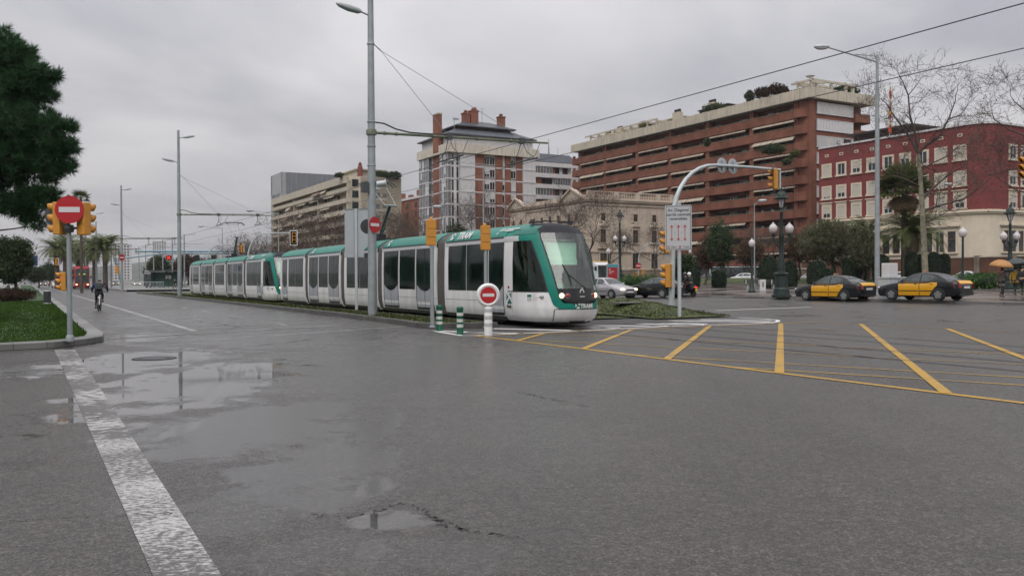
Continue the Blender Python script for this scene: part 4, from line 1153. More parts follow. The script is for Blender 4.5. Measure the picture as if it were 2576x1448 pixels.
# ======================= cream terraced block
def terraced():
    b = building('terraced_apartment_block', 'long cream apartment block with stepped terraces, awnings and a blank end wall', 872, 230)
    L, Wd, zt, st = 79.0, 15.6, 28.9, 3.0
    m = MB(); m.box(2.2, Wd, 1.5, L, ZB, zt - .1); m.box(.8, Wd, 0, 1.5, ZB, zt - .1); m.box(4.0, Wd, 0.0, 1.5, ZB, zt); m.build('wall', M['cream'], b)
    m = MB()
    for k in range(9):
        z1 = zt - st * k; z0 = z1 - (2.0 if k == 0 else 1.15)
        m.box(-.3 if k == 0 else 0, .25, -.1, L, z0, z1); m.box(.25, 2.4, 0, L, z0, z0 + .2)
        if k: m.box(.25, 1.2, -.15, 0.1, z0, z1)
    for y in (0, 26, 52, 78): m.box(.2, 2.2, y, y + .5, ZB, zt - 1)
    m.build('terrace', M['cream_panel'], b)
    m = MB()
    for k in range(1, 9): m.box(-.05, .02, .2, L, zt - st * k + .12, zt - st * k + .18)
    m.build('railing', M['rail_pale'], b)
    gl = []
    for s in range(4):
        r_ = random.Random(s + 50); m = MB(); x = .3
        while x < 11.5:
            w = r_.uniform(1.5, 3.0); t = r_.random()
            if t < .6:
                m.box(x, x + w, -.05, 0, 0, 1.9, 0); m.box(x + w / 2, x + w / 2 + .07, -.09, -.05, 0, 1.9, 1)
            elif t < .8: m.box(x, x + w * .6, -.06, 0, 0, 1.8, 1)
            x += w + r_.uniform(.1, 1)
        gl.append(m.build('terrace_window', [M['win_glass'], M['white_panel']]))
    for k in range(8):
        for i in range(6): place(gl[(k * 3 + i * 5) % 4], b, 2.18, 13.0 + 13 * i, zt - st * (k + 1) + .02, 'A')
    for g in gl: drop(g)
    aw = []
    for s, mt in enumerate(('awning_dark', 'awning', 'awning')):
        m = MB(); d = (1.6, 1.0, .5)[s]; dz = (1.3, 1.0, .4)[s]
        m.extrude([(0, 0, 0), (0, -d, -dz), (0, -d, -dz - .2), (0, 0, -.12)], ((7.5, 4.5, 9)[s], 0, 0)); aw.append(m.build('awning', M[mt]))
    for k, y, s in ((0, 30, 0), (0, 22, 1), (1, 60, 1), (1, 34, 2), (1, 20, 2), (2, 66, 0), (2, 46, 1), (3, 70, 1), (2, 24, 2), (3, 50, 2), (4, 58, 1), (1, 48, 2), (3, 26, 2), (5, 62, 0)):
        place(aw[s], b, .4, y, zt - st * (k + 1) + (1.9 if k == 0 else 1.8) + (0 if k else -.9), 'A')
    for g in aw: drop(g)
    for k in range(8):
        m = MB(); z0 = zt - st * (k + 1) + .2
        m.box(1.6, 3.4, -.06, .02, z0, z0 + 1.9, 0); m.box(1.5, 1.62, -.1, .02, z0 - .1, z0 + 2.0, 1)
        if k: m.box(1.5, 3.5, -.10, .02, z0 - .9, z0 - .1, 1)
        m.build('end_window', [M['win_glass'], M['cream_panel']], b)
        if 0 < k < 7:
            m = MB(); m.box(8.2, 9.4, -.05, .02, z0 + .3, z0 + 1.6, 0); m.box(10.2, 11.2, -.05, .02, z0 + .5, z0 + 1.5, 0); m.box(8.1, 11.3, -.12, .02, z0 - .3, z0 - .1, 1); m.build('end_window', [M['bay_glass'], M['white_panel']], b)
    m = MB(); m.box(4, Wd - 4, 3, 16, zt, zt + 2.0); m.box(3.4, Wd - 3.4, 2.4, 17, zt + 2.0, zt + 2.3); m.build('penthouse', M['cream_panel'], b)
    for (x, y) in ((4.6, 2.0), (7.4, 1.2)):
        m = MB(); m.lathe([(.75, 0), (.7, 2.6), (.5, 3.2)], 10, (x, y, zt)); m.lathe([(.25, 0), (.55, .3), (.3, .6), (.1, .9)], 10, (x, y, zt + 3.2)); m.build('chimney', M['terracotta'], b)
terraced()
# ======================= grey glass office
def office():
    b = building('glass_office_building', 'grey glass office building standing behind the cream terraced block', 710, 330)
    Wd, L, zt = 34, 16, 42.2
    m = MB(); m.box(.1, Wd, .1, L, ZB, zt - .1); m.build('glass_wall', M['win_teal'], b)
    m = MB(); m.box(0, 1.6, 0, 3, ZB, zt); m.box(-.1, .3, 0, L, zt - 8, zt); m.box(-.1, .3, L - 2.2, L, ZB, zt); m.build('corner_pier', M['office_pale'], b)
    m = MB(); m.box(1.6, Wd, -.1, .3, zt - 9, zt); m.build('cladding', M['office_grey'], b)
    m = MB()
    for i in range(17): m.box(1.6 + i * 2, 1.72 + i * 2, -.3, -.1, zt - 9, zt)
    for k in range(10): m.box(1.6, Wd, -.1, .15, zt - 9 - 3.2 * (k + 1) + 1.9, zt - 9 - 3.2 * (k + 1) + 2.3)
    m.build('mullion', M['office_pale'], b)
    m = MB()
    for k in range(10): m.box(-.05, .3, 3, L - 2.2, zt - 10.5 - k * 4.2, zt - 10.1 - k * 4.2)
    m.build('spandrel', M['office_grey'], b)
office()
def small_block(name, label, px, Y, Wd, L, zt, wall, roof=None, st=3.0, extra=None):
    b = building(name, label, px, Y)
    m = MB(); m.box(0, Wd, 0, L, -1 if Y > 400 else ZB, zt); m.build('wall', M[wall], b)
    m = MB(); m.box(-.3, Wd + .3, -.3, L, zt, zt + .7); m.build('roof_parapet', M[roof or wall], b)
    k = 0
    m = MB(); m.box(0, 1.6, -.04, .05, 0, 1.7); proto = m.build('window', M['win_glass'])
    while zt - st * (k + 1) > ZB + 1 and k < 14:
        z0 = zt - st * (k + 1) + .4
        for (W_, fc) in ((Wd, 'B'), (L, 'A')):
            step = max(3.0, W_ / 7); x = .8
            while x < W_ - 1.5:
                o = place(proto, b, x if fc == 'B' else -.02, -.02 if fc == 'B' else x + 1.6, z0, fc); x += step
        k += 1
    drop(proto)
    return b
b_ = small_block('brick_house', 'low brown brick block with chimneys glimpsed between cream block and tower', 1075, 262, 8, 48, 26.3, 'brick_tower', 'white_panel')
for i in range(5):
    m = MB(); m.box(3, 4.2, 6 + i * 7, 8 + i * 7, 26.5, 28.6 + (i % 2)); m.build('chimney', M['brick_brown'], b_)
small_block('distant_tower_block', 'pale hazy tower block on the far slope, left of the second mast', 388, 1150, 15, 14, 52, 'white_wall')
small_block('distant_tower_block', 'hazy apartment block far down the avenue between the palms and the third mast', 287, 900, 17, 14, 38, 'white_wall')
small_block('distant_tower_block', 'low hazy house row on the far slope beyond the red cross lane signal', 440, 1100, 20, 12, 15, 'stone_dark')
# brick garden wall of the red building, stone piers between the panels
c0 = corner(2478, 125)
wl_ = thing('garden_wall', 'brown brick garden wall with pale piers running below the red building', 'wall', RV(20, 110, 0), YAW)
m = MB(); m.box(0, .35, -40, 80, ZB - .3, 4.0); m.build('brick_panel', M['brick_fence'], wl_)
m = MB(); m.box(-.08, .43, -40, 80, 4.0, 4.16); m.build('coping', M['stone'], wl_)
m = MB()
for i in range(25): y = -40 + i * 5; m.box(-.12, .47, y, y + .7, ZB - .3, 4.25)
m.build('pier', M['stone_dark'], wl_)
wl2 = thing('stone_boundary_wall', 'low grey stone boundary wall in front of the old cream building', 'wall', RV(98, 99, 0), YAW)
m = MB(); m.box(0, 26, -.35, 0, -.1, 2.75); m.build('wall_panel', M['stone_dark'], wl2)
m = MB(); m.box(-.1, 26.1, -.45, .1, 2.75, 2.95); m.build('coping', M['stone'], wl2)
# ---------------------------------------------------------------- the trams
HW = [(.18, 1.14), (.32, 1.25), (.6, 1.305), (1.1, 1.325), (2.0, 1.325), (2.7, 1.305), (2.90, 1.285), (2.98, 1.255), (3.08, 1.18), (3.18, 1.05), (3.27, .88), (3.34, .68), (3.39, .42), (3.41, 0.0)]
YF = [(.18, 1.72), (.32, 1.56), (.6, 1.44), (.9, 1.45), (1.24, 1.51), (1.8, 1.70), (2.4, 1.98), (3.05, 2.33), (3.2, 2.50), (3.3, 2.72), (3.41, 3.3)]
DD = [(.18, 1.75), (1.24, 1.8), (2.4, 1.65), (3.05, 1.45), (3.41, .8)]
CABEND = 4.1
def hw(z): return interp(HW, z)
def nose(p, z, off=0.0):
    """the skin of the cab: p is the angle round the nose (0 at the tip), beyond 90 degrees it runs back along the side"""
    sg = -1 if p < 0 else 1; p = abs(p)
    h = hw(z) + off; d = interp(DD, z); y0 = interp(YF, z) - off
    if p <= math.pi / 2: x = h * math.sin(p); y = y0 + d * (1 - math.cos(p))
    else: x = h; y = y0 + d + (p - math.pi / 2) * 2.0
    return Vector((sg * x, min(y, CABEND), z))
def p_at_y(y, z):
    d = interp(DD, z); y0 = interp(YF, z)
    if y <= y0 + d: return math.acos(max(-1, min(1, 1 - (y - y0) / d)))
    return math.pi / 2 + (y - y0 - d) / 2.0
PW = [(.9, .52), (1.24, .585), (2.78, .70), (3.05, .74), (3.2, .86), (3.41, 1.45)]     # edge of the windscreen
PC = [(.9, .74), (1.15, .77), (2.0, .84), (2.78, .93)]                                   # front edge of the cab side window
def skin(mb, zs, f0, f1, n, off, mi=0):
    rows = []
    for z in zs:
        a, b = f0(z), f1(z)
        rows.append([nose(lerp(a, b, i / n), z, off) for i in range(n + 1)])
    mb.grid(rows, mi)
def zr(a, b, n): return [lerp(a, b, i / n) for i in range(n + 1)]
def wall_panel(mb, y0, y1, z0, z1, off, side, mi=0, bot=None, ny=8, nz=8):
    """piece of side skin; bot(t) may lift its lower edge"""
    rows = []
    for j in range(nz + 1):
        row = []
        for i in range(ny + 1):
            t = i / ny; zb = z0 + (bot(t) if bot else 0)
            z = lerp(zb, z1, j / nz); row.append((side * (hw(z) + off), lerp(y0, y1, t), z))
        rows.append(row)
    mb.grid(rows, mi)
def emblem(mb, o, ax, ay, s, mi=0):
    """three-piece hourglass mark"""
    o = Vector(o); ax = Vector(ax).normalized() * s; ay = Vector(ay).normalized() * s
    for pts in (((0, 1), (0, .32), (.36, .66)), ((.5, 1), (.95, 1), (.95, .52)), ((.1, 0), (.95, 0), (.95, .16), (.62, .5))):
        n_ = ax.cross(ay).normalized() * .004
        mb.extrude([o + ax * x + ay * y for x, y in pts], n_, mi)
def make_tram():
    t = thing('tram', 'x', 'tram', (0, 0, 0), YAW, 'white and teal trams on the near track')
    mods = [(CABEND, 8.85), (9.6, 15.5), (16.1, 20.75), (21.35, 27.15), (27.75, 33.2)]
    HZ = [.18, .32, .6, 1.1, 1.6, 2.2, 2.78]
    for k, (y0, y1) in enumerate(mods):
        mb = MB()
        for sd in (-1, 1):
            rows = [[(sd * hw(z), y, z) for y in (y0, y0 + .06, (y0 + y1) / 2, y1 - .06, y1)] for z in HZ]
            mb.grid(rows)
        # ends and floor
        for y in (y0, y1):
            mb.poly([(-hw(z), y, z) for z in HZ] + [(hw(z), y, z) for z in HZ[::-1]])
        mb.poly([(-hw(.18), y0, .18), (hw(.18), y0, .18), (hw(.18), y1, .18), (-hw(.18), y1, .18)])
        c = mb.build('carriage', M['tram_white'], t, smooth=35)
        mb = MB()
        for sd in (-1, 1): wall_panel(mb, y0, y1, 2.78, 2.95, .012, sd, ny=2, nz=3)
        mb.build('cant_rail', M['band_grey'], c, smooth=60)
        mb = MB(); zz = [2.95, 2.98, 3.03, 3.08, 3.13, 3.18, 3.27, 3.34, 3.39, 3.41]
        prof = [(-hw(z) - .015, z) for z in zz] + [(hw(z) + .015, z) for z in zz[::-1]]
        prof = [(-1.22, 2.93)] + prof + [(1.22, 2.93)]
        n_ = max(2, int((y1 - y0) / 2.1)); e = []
        for i in range(n_):
            a = lerp(y0, y1, i / n_) + .012; b = lerp(y0, y1, (i + 1) / n_) - .012
            mb.extrude([(x, a, z) for x, z in prof], (0, b - a, 0))
        mb.build('roof_cover', M['teal'], c, smooth=50)
        mb = MB(); mb.extrude([(x * .985, y0 + .01, z - .012) for x, z in prof], (0, y1 - y0 - .02, 0)); mb.build('roof_core', M['rubber'], c)
        mb = MB()
        for sd in (-1, 1): wall_panel(mb, y0 + .1, y1 - .1, 2.91, 2.955, .028, sd, ny=1, nz=1)
        mb.build('gutter', M['rubber'], c)
        for sd in (-1, 1):
            def window(a, b, z0=1.14):
                m = MB(); wall_panel(m, a, b, z0, 2.78, .006, sd, ny=2); m.build('window', M['tram_glass'], c, smooth=60)
            def door(a, b, leafs=2):
                m = MB(); wall_panel(m, a, b, .42, 2.78, .007, sd, ny=10)
                d_ = m.build('door', M['door_grey'], c, smooth=60)
                m = MB(); wall_panel(m, a + .03, b - .03, 1.08, 2.77, .014, sd, bot=lambda q: .26 * (2 * q - 1) ** 2, ny=14); m.build('door_glass', M['tram_glass'], d_, smooth=60)
                m = MB(); wall_panel(m, a, b, .34, .43, .03, sd, ny=1, nz=1)
                if leafs == 2: wall_panel(m, (a + b) / 2 - .012, (a + b) / 2 + .012, .43, 2.77, .018, sd, ny=1)
                for y in (a, b): wall_panel(m, y - .02, y + .02, .40, 2.78, .016, sd, ny=1)
                m.build('door_seal', M['rubber'], d_)
            if k == 0:
                window(5.3, 6.95); window(6.99, 8.5); door(4.18, 5.2, 1)
            elif k in (1, 3):
                w_ = y1 - y0; a = y0 + .28; g = .17; u = (w_ - .56 - 2 * g) / 3
                door(a, a + u); window(a + u + g, a + 2 * u + g); door(a + 2 * u + 2 * g, a + 3 * u + 2 * g)
            elif k == 2:
                window(y0 + .4, (y0 + y1) / 2 - .02); window((y0 + y1) / 2 + .02, y1 - .4)
            else:
                window(y0 + .35, y0 + 2.0); window(y0 + 2.04, y0 + 3.5); door(y0 + 3.85, y0 + 4.9, 1)
            # seams low on the skirt
            m = MB(); wall_panel(m, y0 + .1, y1 - .1, .80, .812, .004, sd, ny=1, nz=1); wall_panel(m, y0 + .02, y1 - .02, .17, .30, .004, sd, ny=1, nz=2); m.build('skirt_seam', M['bellows'], c)
    # concertina between the carriages
    for (a, b) in ((8.85, 9.6), (15.5, 16.1), (20.75, 21.35), (27.15, 27.75)):
        mb = MB(); n_ = 9; rows = []
        zz = [.25, .6, 1.1, 2.0, 2.78, 2.95, 3.08, 3.2, 3.3, 3.36]
        for i in range(n_ + 1):
            y = lerp(a - .01, b + .01, i / n_); ins = .035 if i % 2 else .075
            rows.append([(-hw(z) + ins, y, z) for z in zz] + [(hw(z) - ins, y, z) for z in zz[::-1]])
        mb.grid(rows); mb.build('bellows', M['bellows'], t, smooth=20)
        for sd in (-1, 1):
            pass
    # bogies and underframe in the dark below the skirt
    for yb in (6.2, 18.4, 30.0):
        mb = MB(); mb.box(-1.0, 1.0, yb - 1.6, yb + 1.6, .1, .3)
        for q in (-.9, .9):
            for x in (-.76, .76): mb.wheel((x - .05, yb + q, .30), (1, 0, 0), [(.30, 0), (.30, .1)], 16)
        mb.build('bogie', M['rubber'], t)
    mb = MB(); mb.box(-.8, .8, 2.2, 33, .12, .19); mb.build('underframe', M['rubber'], t)
    # ---- the cab
    C0 = lambda z: -interp(PW, z)
    mb = MB()
    for sg in (-1, 1):
        # white side below the windows, back to the first door
        skin(mb, zr(.18, 1.14, 9), lambda z: sg * (interp([(.18, .25), (.55, .42), (.6, .56), (.66, .64), (.75, .70), (1.14, .77)], z)), lambda z: sg * p_at_y(CABEND, z), 20, 0)
        skin(mb, zr(1.14, 2.78, 8), lambda z: sg * p_at_y(3.56, z), lambda z: sg * p_at_y(CABEND, z), 5, 0)
    cab = mb.build('cab', M['tram_white'], t, smooth=50)
    mb = MB()
    for sg in (-1, 1):
        skin(mb, zr(2.78, 2.95, 3), lambda z: sg * 1.28, lambda z: sg * p_at_y(CABEND, z), 8, .010)
    mb.build('cant_rail', M['band_grey'], cab, smooth=50)
    mb = MB()
    for sg in (-1, 1):
        skin(mb, zr(1.14, 2.78, 12), lambda z: sg * interp(PW, z), lambda z: sg * interp(PC, z), 6, .006)
        skin(mb, zr(2.78, 2.95, 3), lambda z: sg * interp(PW, z), lambda z: sg * 1.28, 6, .006)
        skin(mb, [2.95, 3.05, 3.12, 3.2, 3.27, 3.34, 3.39], lambda z: sg * interp(PW, z), lambda z: sg * p_at_y(CABEND, z), 12, .006)
        skin(mb, zr(.60, 1.14, 8), lambda z: sg * interp([(.6, .10), (.72, .36), (.82, .50), (1.14, .57)], z), lambda z: sg * interp([(.6, .52), (.66, .62), (.75, .69), (1.14, .77)], z), 6, .006)
    skin(mb, zr(.58, .78, 4), lambda z: -interp([(.58, .5), (.66, .62), (.78, .62)], z), lambda z: interp([(.58, .5), (.66, .62), (.78, .62)], z), 16, .004)
    tealn = mb.build('front_fairing', M['teal'], cab, smooth=60)
    # recessed side scoop on the roof shoulder, and its handle
    for sg in (-1, 1):
        mb = MB(); skin(mb, zr(2.99, 3.27, 6), lambda z: sg * p_at_y(2.75 + .5 * (z - 2.99), z), lambda z: sg * p_at_y(3.62 - 1.2 * max(0, z - 3.12), z), 8, .016)
        mb.build('roof_scoop', M['teal_dark'], tealn, smooth=60)
    mb = MB()
    skin(mb, [3.05, 3.12, 3.2, 3.27, 3.34, 3.38, 3.405], lambda z: -interp(PW, z) * .985, lambda z: interp(PW, z) * .985, 18, .008)
    mb.build('roof_front', M['cab_roof'], cab, smooth=60)
    mb = MB()
    for x in (-.5, .5): mb.box(x - .02, x + .02, 2.75, 3.6, 3.40, 3.44)
    mb.box(-.5, .5, 2.75, 2.80, 3.40, 3.43); mb.build('roof_rail', M['rubber'], cab)
    for x in (-.72, .78):
        mb = MB(); mb.lathe([(.10, 0), (.085, .05), (.03, .12), (.01, .15)], 10, (x, 3.35, 3.36)); mb.build('aerial', M['cab_roof'], cab, smooth=60)
    # black mask with the lamps
    mb = MB()
    skin(mb, zr(.76, 1.24, 8), lambda z: -interp([(.76, .22), (.80, .36), (.9, .50), (1.24, .585)], z), lambda z: interp([(.76, .22), (.80, .36), (.9, .50), (1.24, .585)], z), 22, .014)
    mask = mb.build('lamp_mask', M['mask_black'], cab, smooth=60)
    for sg in (-1, 1):
        for (p, r_, m_) in ((.49, .085, 'headlight'), (.36, .07, 'taillight')):
            c_ = nose(sg * p, 1.02, .015); n_ = Vector((sg * math.sin(p) * .8, -math.cos(p), 0)).normalized()
            mb = MB(); mb.wheel(c_, n_, [(r_ * 1.18, 0), (r_ * 1.15, .015)], 18, 1); mb.wheel(c_ + n_ * .012, n_, [(r_, 0), (r_ * .7, .03), (r_ * .1, .04)], 18, 0)
            mb.build('headlight' if m_ == 'headlight' else 'tail_lamp', [M[m_], M['chrome']], mask, smooth=60)
    # windscreen and its rubber
    mb = MB(); skin(mb, zr(1.24, 3.05, 12), lambda z: -interp(PW, z) + .025, lambda z: interp(PW, z) - .025, 22, .006)
    mb.build('windscreen', M['windscreen'], cab, smooth=180)
    mb = MB()
    for sg in (-1, 1):
        skin(mb, zr(1.22, 3.06, 10), lambda z: sg * (interp(PW, z) - .03), lambda z: sg * (interp(PW, z) + .006), 2, .012)
    skin(mb, zr(3.03, 3.06, 1), lambda z: -interp(PW, z), lambda z: interp(PW, z), 14, .013)
    mb.build('windscreen_rubber', M['rubber'], cab, smooth=60)
    for sg in (-1, 1):
        mb = MB(); skin(mb, zr(1.15, 2.775, 8), lambda z: sg * (interp(PC, z) + .01), lambda z: sg * p_at_y(3.56, z), 14, .006); mb.build('cab_window', M['cabglass'], cab, smooth=180)
        mb = MB(); skin(mb, zr(1.13, 1.16, 1), lambda z: sg * interp(PC, z), lambda z: sg * p_at_y(3.9, z), 14, .009)
        skin(mb, zr(1.15, 2.78, 6), lambda z: sg * (interp(PC, z) - .004), lambda z: sg * (interp(PC, z) + .03), 1, .010); mb.build('window_rubber', M['rubber'], cab)
        mb = MB(); skin(mb, zr(1.15, 2.3, 8), lambda z: sg * p_at_y(2.55 + .75 * min(1, (z - 1.15) / 1.15) ** .8, z), lambda z: sg * p_at_y(3.55, z), 6, -.10); 
        if sg < 0: mb.build('cab_partition', M['interior'], cab)
        else: mb.build('cab_partition', M['interior'], cab)
    # what shows through the glass
    mb = MB(); mb.box(-1.15, 1.15, 3.95, 4.05, .5, 2.9, 1); mb.box(-1.1, 1.1, 2.1, 4.0, .95, 1.0, 0); mb.box(-1.15, 1.15, 3.5, 4.0, 2.92, 2.96, 0); mb.box(-.8, .8, 2.95, 3.5, 2.92, 2.96, 0)
    mb.box(-.42, .42, 3.9, 3.95, 1.0, 2.5, 0); mb.box(-.9, -.55, 3.88, 3.95, 1.5, 2.3, 0); mb.box(.55, .9, 3.9, 3.95, 1.2, 2.4, 0)
    mb.box(-.75, .75, 1.95, 2.5, 1.0, 1.22, 0)
    mb.box(-.35, .2, 3.1, 3.3, 1.0, 1.95, 0); mb.box(-.35, .2, 2.8, 3.3, 1.0, 1.4, 0)
    mb.box(-.62, .62, 2.75, 2.83, 2.66, 2.74, 2); mb.box(-.62, .62, 2.85, 3.1, 2.78, 2.84, 1)
    mb.build('cab_interior', [M['interior'], M['interior_pale'], M['blind']], cab)
    mb = MB(); mb.box(-.60, .55, 2.62, 2.64, 2.16, 2.68); mb.box(-.60, .55, 2.58, 2.60, 2.0, 2.18); mb.build('sun_blind', M['blind'], cab)
    # wiper
    mb = MB(); w0 = nose(.12, 1.22, .03); w1 = nose(-.28, 1.70, .05)
    mb.tube([w0, w1], .014, 6); mb.tube([w0 + Vector((.05, .01, .0)), w1 + Vector((.04, .02, -.02))], .010, 6)
    mb.tube([nose(-.36, 2.02, .035), w1, nose(-.24, 1.32, .035)], [.008, .022, .008], 6); mb.build('wiper', M['rubber'], cab)
    # bumper
    mb = MB(); skin(mb, [.22, .30, .40, .50, .56, .58], lambda z: -.66, lambda z: .66, 24, .05)
    skin(mb, [.575, .585], lambda z: -.66, lambda z: .66, 24, .03); bmp = mb.build('bumper', M['tram_white'], cab, smooth=50)
    mb = MB()
    for sg in (-1, 1): skin(mb, zr(.2, .58, 4), lambda z: sg * .655, lambda z: sg * .672, 1, .054)
    skin(mb, [.575, .605], lambda z: -.66, lambda z: .66, 24, .02); skin(mb, [.10, .2], lambda z: -1.1, lambda z: 1.1, 24, -.12); mb.build('bumper_gap', M['rubber'], bmp)
    # round side marker and seams
    for sg in (-1, 1):
        mb = MB(); mb.wheel((sg * (hw(1.3)), 3.82, 1.28), (sg, 0, 0), [(.045, 0), (.04, .02)], 14); mb.build('side_marker', M['taillight'], cab)
    mb = MB()
    for sd in (-1, 1):
        for y in (3.62, 4.08): wall_panel(mb, y - .006, y + .006, .3, 1.13, .003, sd, ny=1)
    mb.build('seam', M['bellows'], cab)
    # lettering and marks
    zt_ = 3.10; tx = Vector((0, -1, 0)); ty = Vector((.56, 0, .83)).normalized(); nrm = Vector((-.83, 0, .56))
    def roofpt(y, z=3.10): return Vector((-hw(z) - .015, y, z)) + nrm * .045
    for y in (7.35,):
        text('roof_lettering', 'TRAM', .42, M['sign_white'], t, roofpt(y), tx, ty, .012, .18)
    for y in (8.45, 14.9, 20.2, 26.4): mb = MB(); emblem(mb, roofpt(y, 2.99), tx, ty, .30); mb.build('roof_emblem', M['sign_white'], t)
    mb = MB()
    for k in range(3): mb.extrude([roofpt(4.75 - k * .13, 3.22), roofpt(4.68 - k * .13, 3.22), roofpt(4.72 - k * .13, 3.13), roofpt(4.76 - k * .13, 3.13)], nrm * .004)
    mb.extrude([roofpt(4.76, 3.08), roofpt(4.66, 3.08), roofpt(4.72, 3.0)], nrm * .004)
    for k, (a, b) in enumerate(((4.32, 3.5), (4.32, 3.75))): mb.extrude([roofpt(a, 3.205 - k * .06), roofpt(b, 3.205 - k * .06), roofpt(b, 3.175 - k * .06), roofpt(a, 3.175 - k * .06)], nrm * .004)
    mb.build('roof_marks', M['sign_white'], t)
    sd_ = Vector((-hw(.9) - .006, 3.98, .74))
    mb = MB(); emblem(mb, sd_, (0, -1, 0), (0, 0, 1), .34); mb.build('side_mark', M['teal_dark'], cab)
    text('side_lettering', 'TRAM', .12, M['ink'], cab, sd_ + Vector((-.002, -.16, -.10)), (0, -1, 0), (0, 0, 1), .004)
    mb = MB()
    mb.box(-hw(.95) - .004, -hw(.95) + .02, 2.98, 3.06, .98, 1.08, 0) if False else None
    q = lambda y, z: nose(-p_at_y(y, z), z, .006)
    mb.extrude([q(2.72, 1.05), q(2.55, 1.05), q(2.55, .98), q(2.72, .98)], (-.002, 0, 0), 0); mb.extrude([q(2.72, .97), q(2.55, .97), q(2.55, .86), q(2.72, .86)], (-.002, 0, 0), 1)
    for k in range(3): mb.extrude([q(2.5, 1.03 - k * .06), q(2.12 + .1 * k, 1.03 - k * .06), q(2.12 + .1 * k, 1.01 - k * .06), q(2.5, 1.01 - k * .06)], (-.002, 0, 0), 1)
    mb.build('operator_mark', [M['teal_dark'], M['band_grey']], cab)
    f = lambda p, z, o=.03: nose(p, z, o)
    def tang(p): return (nose(p + .05, 1, 0) - nose(p - .05, 1, 0)).normalized()
    text('front_lettering', 'TRAM', .19, M['sign_white'], cab, f(.10, .685), tang(.10), (0, 0, 1), .008)
    mb = MB(); emblem(mb, f(-.20, .61), tang(-.12), (0, 0, 1), .16); mb.build('front_mark', M['sign_white'], cab)
    text('fleet_number', '15', .19, M['sign_white'], cab, f(.47, 1.25, .03), tang(.47), (0, .15, 1), .006)
    mb = MB(); cc = f(.0, 1.13, .026); e_ = tang(0)
    for a in range(20):
        w0, w1 = a * math.tau / 20, (a + 1) * math.tau / 20
        mb.poly([cc + e_ * math.cos(w0) * .05 + Vector((0, .01, math.sin(w0) * .055)), cc + e_ * math.cos(w1) * .05 + Vector((0, .01, math.sin(w1) * .055)), cc + e_ * math.cos(w1) * .085 + Vector((0, .01, math.sin(w1) * .09)), cc + e_ * math.cos(w0) * .085 + Vector((0, .01, math.sin(w0) * .09))])
    mb.bar(cc + e_ * -.05 + Vector((0, 0, .05)), cc + e_ * .02 + Vector((0, 0, .12)), .03, .012); mb.bar(cc + e_ * -.09 + Vector((0, -.01, -.14)), cc + e_ * .09 + Vector((0, -.01, -.14)), .012, .025); mb.build('maker_badge', M['sign_white'], mask)
    # rear end cap
    mb = MB(); rows = []
    zz = [.2, .6, 1.1, 2.0, 2.78, 2.95, 3.08, 3.2, 3.3, 3.38]
    for (y, ins) in ((33.2, .02), (33.35, .10), (33.45, .25)):
        rows.append([(-hw(z) + ins, y, z) for z in zz] + [(hw(z) - ins, y, z) for z in zz[::-1]])
    mb.grid(rows); mb.poly(rows[-1]); mb.build('rear_end', M['mask_black'], t, smooth=40)
    # pantograph
    mb = MB(); mb.box(-.55, .55, 18.3, 20.1, 3.40, 3.52); mb.box(-.2, .2, 18.9, 19.4, 3.52, 3.75); mb.build('pantograph_base', M['rubber'], t)
    mb = MB(); mb.tube([(-.0, 19.2, 3.6), (0, 17.85, 5.05)], [.10, .075], 8); pg = mb.build('pantograph_lower_arm', M['steel_dark'], t, smooth=60)
    mb = MB(); mb.tube([(-.3, 17.75, 5.05), (.3, 17.75, 5.05)], .05, 8)
    for sg in (-1, 1): mb.tube([(sg * .28, 17.75, 5.05), (sg * .42, 19.5, 6.15)], .019, 6)
    mb.tube([(-.42, 19.5, 6.15), (.42, 19.5, 6.15)], .018, 6); mb.tube([(-.05, 18.9, 3.7), (.05, 17.85, 4.95)], .018, 5); mb.build('pantograph_upper_arm', M['steel'], t, smooth=60)
    mb = MB()
    for dy in (-.2, .2):
        mb.tube([(-.95, 19.6 + dy, 6.12), (-.80, 19.6 + dy, 6.27), (-.6, 19.6 + dy, 6.33), (.6, 19.6 + dy, 6.33), (.8, 19.6 + dy, 6.27), (.95, 19.6 + dy, 6.12)], .028, 6)
    for x in (-.5, .5): mb.tube([(x, 19.4, 6.29), (x, 19.8, 6.29)], .03, 6); mb.tube([(x * .84, 19.5, 6.15), (x, 19.6, 6.29)], .025, 6)
    mb.build('pantograph_head', M['steel_dark'], t, smooth=60)
    return t
tram = make_tram()
tram.location = RV(21.25, VT1, .02)
tram['label'] = 'white and teal articulated tram in front, lit headlights, running number 15 below its windscreen'
tram2 = copy_tree(tram)
tram2.location = RV(55.4, VT1, .02)
tram2['label'] = 'second white and teal tram, close behind the rear of the first one'
